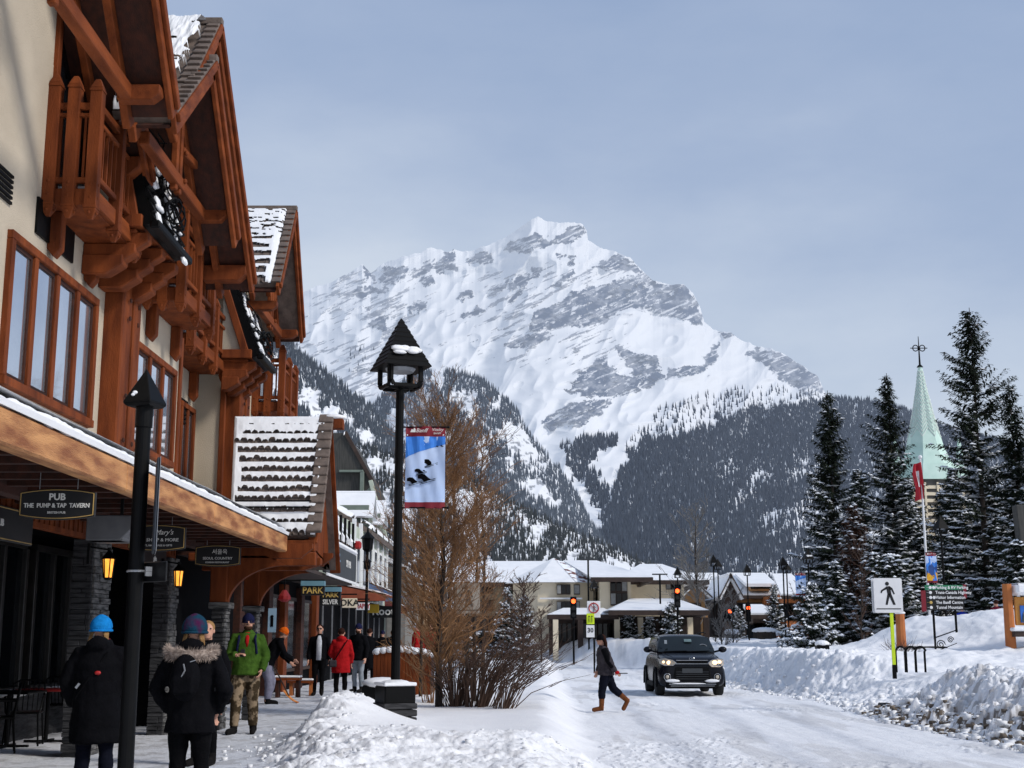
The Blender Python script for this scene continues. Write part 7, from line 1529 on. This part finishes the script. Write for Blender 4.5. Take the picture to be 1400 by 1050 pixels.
    if hair == 'long':
        m = MB(); m.ell(A(0, -.012, .018), (.050 * h, .056 * h, .056 * h), R, 16, 10)
        for x in (-.034, -.016, 0, .016, .034): m.tube([A(x, -.045, .02), A(x * 1.15, -.060, -.04), A(x * 1.25, -.064, -.105), A(x * 1.0, -.060, -.155)], [.020 * h, .022 * h, .019 * h, .008 * h], 8)
        m.build('hair', CL['brown'], remesh=.012, **K)
    elif hair == 'blond':
        m = MB(); r = random.Random(3)
        for s in (-1, 1):
            for k in range(4): x = s * (.030 + .003 * k); m.tube([A(x, -.035 + .006 * k, -.01), A(x * 1.2, -.045 + .004 * k, -.045), A(x * (1.4 + .1 * r.random()), -.05, -.075 - .01 * r.random())], [.008 * h, .007 * h, .003 * h], 5)
        m.build('hair', CL['blond'], smooth=True, **K)
    elif hair in ('bun', 'short'):
        m = MB(); m.ell(A(0, -.012, .020), (.051 * h, .056 * h, .054 * h), R, 16, 10)
        if hair == 'bun': m.ell(A(0, -.06, .03), (.025 * h, .025 * h, .025 * h))
        m.build('hair', CL['blond'] if hair == 'bun' else CL['brown'], remesh=.01, wrinkle=.01, **K)
    if hat:
        A0 = A; hb_ = h * hsc; A = lambda x, y, z: hd + R @ Vector((x * hb_, y * hb_, (z - .010 * (hsc > 1)) * hb_)); h_ = h; h = h * hsc
        m = MB(); n = 20; vs = []; fs = []
        m.tube([A(0, -.004, .002 - .010), A(0, -.006, .015), A(0, -.008, .040), A(0, -.010, .058), A(0, -.012, .070), A(0, -.013, .076)], [(.0515 * h, .0605 * h), (.0545 * h, .0635 * h), (.050 * h, .058 * h), (.037 * h, .043 * h), (.020 * h, .023 * h), (.004 * h, .004 * h)], 22, flat=rt)
        m.build('beanie', CL[hatmat], smooth=True, subsurf=1, **K)
        m = MB(); m.tube([A(.0500 * math.cos(a), -.005 + .0585 * math.sin(a), -.002) for a in np.linspace(0, 2 * PI, 26)], .0062 * h, 8); m.build('hat_brim', CL[hatmat], smooth=True, **K)
        if cap: m = MB(); m.ell(A(0, .062, .010), (.034 * h, .032 * h, .005 * h), R); m.build('peak', CL[hatmat], smooth=True, **K)
    if hat: A = A0; h = h_
    if fur:
        m = MB(); r = random.Random(9); c0 = nk + Vector((0, -.022 * h, -.026 * h))
        for i in range(2600):
            a = r.uniform(0, 2 * PI); t = r.uniform(-1, 1); q = c0 + Vector((1.32 * .082 * h * math.cos(a), 1.35 * .060 * h * math.sin(a) - .01 * h, -.020 * h * math.sin(-a) * 0 - .018 * h * (math.sin(a) < 0) * abs(math.sin(a)) + t * .012 * h))
            d = Vector((math.cos(a) * r.uniform(.3, 1.2) + r.gauss(0, .3), math.sin(a) * r.uniform(.3, 1.2) + r.gauss(0, .3), t * .8 + r.gauss(0, .5))).normalized() * r.uniform(.022, .044) * h
            w = d.orthogonal().normalized() * 0.0026 * h; m.add([q - w, q + w, q + d], [(0, 1, 2)])
        m.build('fur_trim', CL['fur'], **K); m = MB(); m.tube([c0 + Vector((1.30 * .080 * h * math.cos(a), 1.33 * .058 * h * math.sin(a) - .01 * h, -.018 * h * (math.sin(a) < 0) * abs(math.sin(a)))) for a in np.linspace(0, 2 * PI, 20)], .024 * h, 8); m.build('hood_edge', CL['fur'], smooth=True, **K)
    if bag == 'sling':
        m = MB(); pts = []
        for t in np.linspace(0, 1, 9): pts.append(Vector(((.075 - .19 * t) * h, -(.082 + .022 * math.sin(t * PI)) * h * k_, (.82 - .30 * t) * h)))
        m.tube(pts, .008 * h, 6); m.build('strap', CL['blackt'], **K); m = MB(); m.box(pts[-1] + Vector((-.01 * h, .01 * h, -.03 * h)), (.11 * h, .05 * h, .10 * h)); m.build('bag', CL['grey'] if shade else CL['black'], bevel=.02, **K)
    if bag == 'pack':
        m = MB(); m.ell(ch + Vector((0, -.115 * h * k_, -.045 * h)), (.075 * h, .045 * h, .115 * h)); m.box(ch + Vector((0, -.145 * h * k_, -.08 * h)), (.10 * h, .03 * h, .08 * h)); m.build('backpack', CL['black'], remesh=.012, wrinkle=.01, **K)
        m = MB()
        for s in (-1, 1): m.tube([ch + Vector((s * .055 * h, -.10 * h, .05 * h)), ch + Vector((s * .06 * h, -.02 * h, .105 * h)), ch + Vector((s * .065 * h, .085 * h, .05 * h)), ch + Vector((s * .08 * h, .085 * h, -.06 * h))], .010 * h, 6)
        m.build('strap', CL['blackt'], **K); m = MB(); m.tube([ch + Vector((.0, -.165 * h, .02 * h)), ch + Vector((.01 * h, -.172 * h, -.01 * h)), ch + Vector((-.005 * h, -.172 * h, -.04 * h))], .004 * h, 5); m.bar(ch + Vector((.03 * h, -.16 * h, .03 * h)), ch + Vector((.055 * h, -.155 * h, .038 * h)), .006, .006); m.build('zip_pull', MT['greymetal'], **K)
    if bag == 'straps':
        m = MB()
        for s in (-1, 1): m.tube([ch + Vector((s * .06 * h, -.08 * h, .06 * h)), ch + Vector((s * .068 * h, -.0 * h, .092 * h)), ch + Vector((s * .068 * h, .086 * h, .04 * h)), ch + Vector((s * .085 * h, .075 * h, -.08 * h))], .011 * h, 6)
        m.build('strap', CL['navyknit'], **K)
    return root
def px_ground(px, Y, z=0.0): return Vector(((px - 700) / F * (Y * CT + (z - CH) * ST), Y, z))
# foreground pair, seen from behind
pk = dict(elL=(-.172, -.02, .635), wrL=(-.118, .055, .53), elR=(.172, -.02, .635), wrR=(.118, .055, .53))
w1 = person(px_ground(124, 11.9), 1.66, .08, 'woman in a bright blue knit hat and long black coat, seen from behind', P=dict(elL=(-.165, .0, .64), wrL=(-.135, .07, .52), elR=(.155, .02, .64), wrR=(.09, .10, .60), look=(.15, 1, 0)), coat_len=.33, puff=1.22, hair='blond', hat=True, hatmat='blue', hsc=1.1, hood=True, res=.013, scarf='maroon', legs='navy', shade=1)
m = MB(); hs = 1.66
m.tube([Vector((.10 - .26 * t, -.135 - .02 * math.sin(t * PI), 1.33 - .40 * t)) for t in np.linspace(0, 1, 8)], .010, 6); m.build('strap', CL['blackt'], w1, local=True)
m = MB(); m.ell((.03, -.168, 1.15), (.028, .012, .018)); m.build('red_tag', MT['red'], w1, local=True, smooth=True)
m = MB(); m.bar((-.155, -.145, 1.02), (-.125, -.145, 1.06), .012, .02); m.build('zip_tag', MT['greymetal'], w1, local=True)
person(px_ground(254, 10.9), 1.64, -.04, 'woman with purple and teal knit hat, fur collar and black backpack, seen from behind', P=dict(pk, look=(-.1, 1, 0)), coat_len=.43, puff=1.12, hair='blond', hat=True, hatmat='purple', hsc=1.2, fur=True, bag='pack', res=.012, legs='blackt', hood=True)
# passer-by just beyond her
person(px_ground(277, 15.8), 1.66, PI * .93, 'person with blond bun and dark jacket half hidden behind the fur-collared woman', P=dict(look=(-.5, 1, .1)), coat_len=.44, puff=1.05, hair='bun', res=.016, shade=1)
# man in green
gm = person(px_ground(334, 20.9), 1.83, PI + .12, 'bearded man in green down jacket, camouflage trousers and navy knit hat', P=dict(elR=(.150, .03, .63), wrR=(.075, .135, .65), hdR=(-.8, .45, .2), elL=(-.155, -.01, .63), wrL=(-.125, .06, .52), anR=(.085, .06, .045), ftR=(.125, .16, .022), knR=(.075, .06, .28), anL=(-.07, -.01, .045), look=(-.12, 1, -.02)),
       top='green', legs='camo', shoes='darkboot', coat_len=.485, puff=1.18, hat=True, hatmat='navyknit', beard=True, shirt='red', bag='straps', leg_r=1.18, res=.013)
m = MB(); m.box((.05, .285, 1.22), (.07, .015, .12), Matrix.Rotation(.3, 3, 'X')); m.build('phone', MT['signblack'], gm, local=True, bevel=.005)
# shovelling person with an orange hat
person(px_ground(366, 30.0), 1.80, -PI * .42, 'stooping person in orange knit hat and dark coat shovelling by the shop door', P=dict(hip=(0, -.03, .505), chest=(0, .08, .70), neck=(0, .135, .80), head=(0, .17, .865), shL=(-.10, .11, .755), shR=(.10, .11, .755), elL=(-.13, .17, .60), wrL=(-.06, .27, .50), elR=(.13, .18, .60), wrR=(.05, .29, .54), knL=(-.06, .05, .27), knR=(.06, .0, .27), hpL=(-.05, -.05, .5), hpR=(.05, -.05, .5), look=(0, 1, -.5)),
       legs='lilac', coat_len=.47, puff=1.1, hat=True, hatmat='orange', res=.016, leg_r=1.3)
q = Vector((-5.05, 30.6, 0)); t = thing('snow_shovel', 'snow shovel with orange plastic scoop held low by the stooping person', 'shovel', (q.x, q.y, 0)); e = Vector((-5.38, 30.15, .92))
m = MB(); m.tube([(0, 0, .16), (e.x - q.x, e.y - q.y, e.z)], .016, 7); m.build('handle', MT['brownpaint'], t, local=True)
m = MB(); vs = []; n = 6
for i in range(n + 1):
    a = i / n; x = -.12 + .34 * a; z = .26 * (1 - a) ** 1.6 + .01
    vs += [(x, -.14, z), (x, .14, z)]
m.add(vs, [(2 * i, 2 * i + 1, 2 * i + 3, 2 * i + 2) for i in range(n)]); m.add([(x, y, z + .012) for x, y, z in vs], [(2 * i, 2 * i + 2, 2 * i + 3, 2 * i + 1) for i in range(n)]); m.build('scoop', M('orange_plastic', (.85, .27, .02), .4), t, local=True)
# middle distance group
person(px_ground(435, 34.5), 1.80, PI + .05, 'man in sunglasses with open dark jacket over a white shirt', P=dict(look=(0, 1, 0), anL=(-.05, .06, .05), ftL=(-.06, .15, .03), knL=(-.05, .05, .28)), coat_len=.50, puff=1.0, hair='short', glasses=True, shirt='white', leg_r=.95, res=.018, **{}) 
rw = person(px_ground(465, 33.0), 1.70, .2, 'woman in a red hooded coat with cross-body bag, seen from behind', P=dict(elL=(-.15, .02, .63), wrL=(-.10, .12, .58), look=(.2, 1, 0)), top='red', coat_len=.36, puff=1.22, hair='short', hood=True, bag='sling', shade=1, res=.018)
person(px_ground(489, 36.5), 1.84, PI - .5, 'man in dark jacket, sunglasses and pale grey jeans facing the woman in red', P=dict(look=(-.1, 1, 0)), coat_len=.46, puff=1.15, hat=True, cap=True, hatmat='navyknit', glasses=True, beard=True, legs='jeans', res=.018)
person(px_ground(504, 44.0), 1.76, .1, 'person in long black coat walking away behind the man in grey jeans', coat_len=.26, puff=1.12, hair='short', res=.022)
person(px_ground(522, 52.0), 1.74, 0, 'distant dark-clad person left of the lamp pole near the lettered shop', coat_len=.35, puff=1.2, hat=True, hatmat='navyknit', res=.025)
person(px_ground(536, 56.0), 1.78, .3, 'distant dark-clad person directly behind the lamp pole', coat_len=.40, puff=1.1, hair='short', res=.025)
person(px_ground(569, 42.0, .25), 1.66, PI / 2, 'person in red jacket and white hat behind the planter, left one', top='red', coat_len=.44, puff=1.15, hat=True, hatmat='white', res=.022)
person(px_ground(588, 46.0, .25), 1.70, PI, 'person in red jacket farther right, seen through the larch twigs', top='red', coat_len=.46, puff=1.15, hair='short', res=.022)
person(px_ground(1319, 53.0, 1.0), 1.72, .2, 'person in a bright blue jacket behind the big snow mound on the right', top=cloth('royal_blue_cloth', (.01, .04, .40)), coat_len=.42, puff=1.2, hair='short', res=.025)
person(px_ground(1366, 47.0, 1.1), 1.68, .2, 'person in dark red jacket beside the kiosk log post', top='maroon', coat_len=.42, puff=1.2, hair='short', res=.025)
# woman crossing the street
Yw = 29.6; cw = person(px_ground(829, Yw, -.13), 1.70, PI / 2, 'woman with long dark hair crossing the snowy street in brown boots', P=dict(hip=(0, .0, .50), chest=(0, .03, .72), neck=(0, .045, .825), head=(0, .058, .905), shL=(-.10, .03, .785), shR=(.10, .03, .785),
    hpL=(-.05, 0, .50), knL=(-.05, .055, .275), anL=(-.05, .065, .055), ftL=(-.05, .165, .022), hpR=(.05, 0, .50), knR=(.05, -.10, .285), anR=(.05, -.275, .135), ftR=(.05, -.225, .030), elL=(-.145, -.045, .63), wrL=(-.13, -.115, .50), hdL=(0, -.75, -.55), elR=(.14, .05, .62), wrR=(.12, .10, .50), look=(0, 1, 0)),
    top='grey', legs='navy', shoes='boot', coat_len=.455, puff=1.2, hair='long', hat=True, cap=True, hatmat='black', res=.013, boots_h=.36, leg_r=1.28)
m = MB()
for s in (-1, 1): m.tube([Vector((s * .108 * 1.7, .05, .80 * 1.7 - .02)), Vector((s * .128 * 1.7, .0, .72 * 1.7)), Vector((s * .148 * 1.7, -.055 if s < 0 else .07, .63 * 1.7)), Vector((s * .135 * 1.7, -.17 if s < 0 else .15, .53 * 1.7))], [.082, .078, .072, .056], 12)
m.build('sleeve', CL['black'], cw, local=True, remesh=.013, wrinkle=.015)
m = MB(); m.box((-.22, -.36, .82), (.05, .20, .018)); m.build('phone', MT['signblack'], cw, local=True, bevel=.004)
m = MB(); m.ell((-.225, -.23, .84), (.045, .055, .04)); m.build('cuff', CL['red'], cw, local=True, smooth=True)
# ------------------------------------------------------------ the black car (front faces -Y, +X is its left side)
paint = M('black_car_paint', (.004, .005, .009), .25, (.003, .003, .006), 3, spec=.22)
plast = M('black_trim_plastic', (.005, .005, .0055), .7, (.003, .003, .0035), 10, spec=.1); chrome = M('chrome_trim', (.45, .46, .48), .2, metal=1); tyre = M('tyre_rubber', (.014, .014, .014), .85)
glass = M('windscreen_glass', (.012, .018, .02), .08, (.008, .010, .012), 1, spec=.35); lampglass = M('headlamp_glass', (.55, .48, .38), .15, (.30, .26, .22), 18, spec=.8); lit = M('lit_headlamp', (1, .72, .42), .3, (1, .65, .35), emit=2.0)
YCAR = 37.4; WC, HC = 1.80, 1.62
XCAR = px_ground(947, YCAR, -.13).x
car = thing('black_car', 'black compact crossover car with lit headlights driving towards the camera', 'car', (XCAR, YCAR, -.14))
def section_loft(mb, secs, n=28, cap=True):
    """secs: list of (y, half width at belt, z bottom, z top, exponent, top half width)"""
    vs = []; 
    for (y, w, z0, z1, e, wt) in secs:
        for k in range(n):
            a = 2 * PI * k / n; c, s = math.cos(a), math.sin(a); sx_ = abs(c) ** (2 / e) * (1 if c >= 0 else -1); sz = abs(s) ** (2 / e) * (1 if s >= 0 else -1)
            zz = (z0 + z1) / 2 + sz * (z1 - z0) / 2; ww = w + (wt - w) * max(0, sz) ** 1.3; vs.append((sx_ * ww, y, zz))
    fs = []
    for i in range(len(secs) - 1):
        for k in range(n): k2 = (k + 1) % n; fs.append((i * n + k, i * n + k2, (i + 1) * n + k2, (i + 1) * n + k))
    fs.append(tuple(range(n))[::-1]); e = (len(secs) - 1) * n; fs.append(tuple(range(e, e + n))); mb.add(vs, fs)
hw = WC / 2; m = MB()
section_loft(m, [(-.04, hw * .80, .34, .86, 5, hw * .72), (.02, hw * .93, .26, .94, 5, hw * .82), (.12, hw * .985, .22, 1.0, 5.5, hw * .87), (.35, hw, .20, 1.06, 6, hw * .90), (.85, hw, .20, 1.115, 6, hw * .93), (1.15, hw, .20, 1.13, 6, hw * .95), (3.3, hw, .20, 1.14, 6, hw * .95), (3.85, hw * .97, .24, 1.12, 5, hw * .92), (4.08, hw * .88, .34, 1.02, 4, hw * .82)])
m.build('body', paint, car, local=True, smooth=True, subsurf=1)
m = MB(); section_loft(m, [(1.02, hw * .90, 1.0, 1.13, 5, hw * .88), (1.30, hw * .90, 1.0, 1.34, 5, hw * .80), (1.62, hw * .90, 1.0, 1.57, 5, hw * .74), (1.9, hw * .90, 1.0, HC - .01, 5, hw * .74), (2.6, hw * .90, 1.0, HC, 5, hw * .74), (3.4, hw * .88, 1.0, HC - .03, 5, hw * .72), (3.75, hw * .86, 1.0, 1.5, 5, hw * .70), (3.95, hw * .84, 1.0, 1.16, 5, hw * .76)])
m.build('cabin', paint, car, local=True, smooth=True, subsurf=1)
def patch(name, pts, mat, thick=.012, sub=0, parent=None):
    m = MB(); n = len(pts); P_ = [Vector(p) for p in pts]; nr = (P_[1] - P_[0]).cross(P_[2] - P_[0]).normalized()
    m.add(P_ + [p - nr * thick for p in P_], [tuple(range(n)), tuple(range(2 * n - 1, n - 1, -1))] + [(i, n + i, n + (i + 1) % n, (i + 1) % n) for i in range(n)]); return m.build(name, mat, parent or car, local=True)
# windscreen as a curved sheet
m = MB(); nu_, nv_ = 14, 8; vs = []
for j in range(nv_ + 1):
    f = j / nv_; w = hw * (.845 - .115 * f); y = 1.055 + .50 * f; z = 1.15 + .395 * f
    for i in range(nu_ + 1):
        u = -1 + 2 * i / nu_; vs.append((u * w, y - .06 + .10 * u * u - .0, z + .01 - .02 * u * u))
m.add(vs, [(j * (nu_ + 1) + i, j * (nu_ + 1) + i + 1, (j + 1) * (nu_ + 1) + i + 1, (j + 1) * (nu_ + 1) + i) for j in range(nv_) for i in range(nu_)]); m.build('windscreen', glass, car, local=True, smooth=True)
m = MB(); m.box((-.55, 1.16, 1.40), (.07, .01, .12), Matrix.Rotation(-.6, 3, 'X')); m.build('windscreen_sticker', MT['jeans'] if 'jeans' in MT else CL['jeans'], car, local=True)
m = MB(); m.box((.07, 1.28, 1.44), (.20, .02, .085), Matrix.Rotation(-.6, 3, 'X')); m.build('rear_view_mirror', M('pale_reflection', (.16, .24, .25), .4), car, local=True)
m = MB(); m.tube([(.47 + .13 * math.cos(a), 1.24 + .02 * math.sin(a), 1.24 + .10 * math.sin(a)) for a in np.linspace(.2, PI - .2, 10)], .012, 6); m.build('steering_wheel', MT['greymetal'], car, local=True)
m = MB(); m.bar((-.62, 1.0, 1.15), (.0, .975, 1.165), .014, .02); m.bar((.0, .985, 1.15), (.62, 1.0, 1.165), .014, .02); m.build('wiper', plast, car, local=True)
# side windows
for s in (-1, 1):
    for (y0, y1, y2, y3) in ((1.45, 2.25, 2.25, 1.72), (2.32, 3.12, 3.12, 2.32), (3.2, 3.6, 3.45, 3.2)):
        x0 = s * (hw * .905 + .006); x1 = s * (hw * .775 + .012); patch('side_window', [(x0, y0, 1.17), (x0, y1, 1.17), (x1, y2, 1.52), (x1, y3, 1.52)][::s], glass)
    m = MB(); m.ell((s * (hw + .13), 1.32, 1.20), (.115, .075, .085), n=16, m=10); m.bar((s * hw * .88, 1.36, 1.13), (s * (hw + .05), 1.34, 1.17), .06, .05); m.build('wing_mirror', paint, car, local=True, smooth=True)
    # headlamp: swept-back lens
    pts = [(s * .42, -.065, .865), (s * .50, -.05, .80), (s * .72, .015, .795), (s * .84, .12, .85), (s * .855, .22, .95), (s * .70, .05, .975), (s * .50, -.03, .93)]
    hl = patch('headlight', pts[::-1] if s > 0 else pts, lampglass, .05)
    m = MB(); m.ell((s * .60, -.035, .87), (.075, .03, .055), n=14, m=8); m.ell((s * .73, .03, .885), (.055, .03, .04), n=12, m=8); m.build('lit_bulb', lit, hl, local=True, smooth=True)
    m = MB(); m.tube([(p[0], p[1] - .012, p[2]) for p in pts + pts[:1]], .008, 5); m.build('lamp_rim', chrome, hl, local=True)
    # fog lamp in round bezel
    m = MB(); m.tube([(s * .66, .03, .50), (s * .66, -.035, .50)], [.13, .115], 20); m.build('fog_lamp_bezel', plast, car, local=True); m = MB(); m.tube([(s * .66 + .085 * math.cos(a), -.045, .50 + .085 * math.sin(a)) for a in np.linspace(0, 2 * PI, 20)], .012, 6); m.build('fog_lamp_ring', chrome, car, local=True)
    m = MB(); m.ell((s * .66, -.035, .50), (.05, .02, .05), n=12, m=8); m.build('fog_lamp', lampglass, car, local=True)
    m = MB(); m.ell((s * .52, -.04, .40), (.20, .05, .045), n=12, m=6); m.build('packed_snow', MT['snow'], car, local=True, smooth=True)
    for yy in (.72, 3.3):
        wh = bpy.data.objects.new('wheel', None); COL.objects.link(wh); wh.parent = car; wh.location = (s * (hw - .115), yy, .335); ORG[wh] = Vector((0, 0, 0))
        m = MB(); m.lathe((0, 0, 0), [(.21, -.11), (.31, -.115), (.335, -.09), (.338, .09), (.31, .115), (.21, .11)], 28); o = m.build('tyre', tyre, wh, local=True, smooth=True); o.rotation_euler = (0, PI / 2, 0)
        m = MB(); m.lathe((0, 0, 0), [(.20, -.08), (.215, .08)], 24)
        for k in range(5): a = k * 2 * PI / 5; m.bar((0, 0, .095), (.19 * math.cos(a), .19 * math.sin(a), .095), .055, .02, (0, 0, 1))
        m.lathe((0, 0, .08), [(.05, 0), (.045, .03)], 12); o = m.build('rim', MT['greymetal'], wh, local=True); o.rotation_euler = (0, PI / 2 * s, 0)
    # wheel arches as black lips
    for yy in (.72, 3.3): m = MB(); m.tube([(s * (hw + .004), yy + .395 * math.cos(a), .33 + .395 * math.sin(a)) for a in np.linspace(-.25, PI + .25, 20)], .028, 6); m.build('wheel_arch', plast, car, local=True, smooth=True)
    m = MB(); m.bb((s * (hw - .02), 1.15, .22), (s * (hw + .015), 2.9, .34)); m.build('sill', plast, car, local=True, bevel=.015)
    m = MB(); m.bb((s * (hw + .0), 1.75, .95), (s * (hw + .03), 1.95, .98)); m.build('door_handle', paint, car, local=True, bevel=.008)
    m = MB(); m.tube([(s * hw * .70, 1.75, HC + .02), (s * hw * .71, 2.0, HC + .045), (s * hw * .70, 3.2, HC + .03), (s * hw * .68, 3.4, HC - .0)], .016, 6); m.build('roof_rail', plast, car, local=True)
m = MB(); m.bb((-.40, -.055, .845), (.40, -.035, .925)); m.build('upper_grille', plast, car, local=True, bevel=.01)
m = MB(); m.bar((-.42, -.062, .93), (.42, -.062, .93), .02, .014); m.bar((-.44, -.062, .84), (.44, -.062, .84), .02, .014); m.build('grille_trim', chrome, car, local=True)
m = MB(); m.tube([(.07 * math.cos(a), -.055, .975 + .035 * math.sin(a)) for a in np.linspace(0, 2 * PI, 18)], .006, 5); m.bar((-.03, -.058, .975), (.03, -.058, .975), .008, .03, (0, 1, 0)); m.build('badge', chrome, car, local=True)
m = MB(); m.prism([(-.44, .76), (.44, .76), (.50, .48), (.42, .40), (-.42, .40), (-.50, .48)], 'y', -.058, -.03); m.build('lower_grille', plast, car, local=True, bevel=.01)
m = MB()
for z in (.45, .51, .57, .63): m.bar((-.43, -.062, z), (.43, -.062, z), .01, .012)
m.build('grille_slats', MT['charcoal'], car, local=True)
m = MB(); m.bb((-.27, -.072, .60), (.27, -.06, .72)); m.build('number_plate', MT['charcoal'], car, local=True, bevel=.005)
m = MB(); m.bar((-.62, -.05, .315), (.62, -.05, .315), .05, .022); m.bar((-.58, -.05, .27), (.58, -.05, .27), .05, .016); m.build('skid_trim', chrome, car, local=True, bevel=.005)
m = MB(); m.bb((-.70, -.045, .20), (.70, .2, .34)); m.build('bumper_valance', plast, car, local=True, bevel=.03)
m = MB(); m.ell((-.1, -.06, .33), (.45, .03, .02)); m.build('packed_snow', MT['snow'], car, local=True, smooth=True)
# bonnet shut lines
m = MB()
for s in (-1, 1): m.tube([(s * .50, .02, 1.01), (s * .66, .40, 1.085), (s * .72, .95, 1.145)], .006, 5)
m.build('bonnet_line', plast, car, local=True)
SC_ = 1.05; car.scale = (SC_, SC_, SC_)
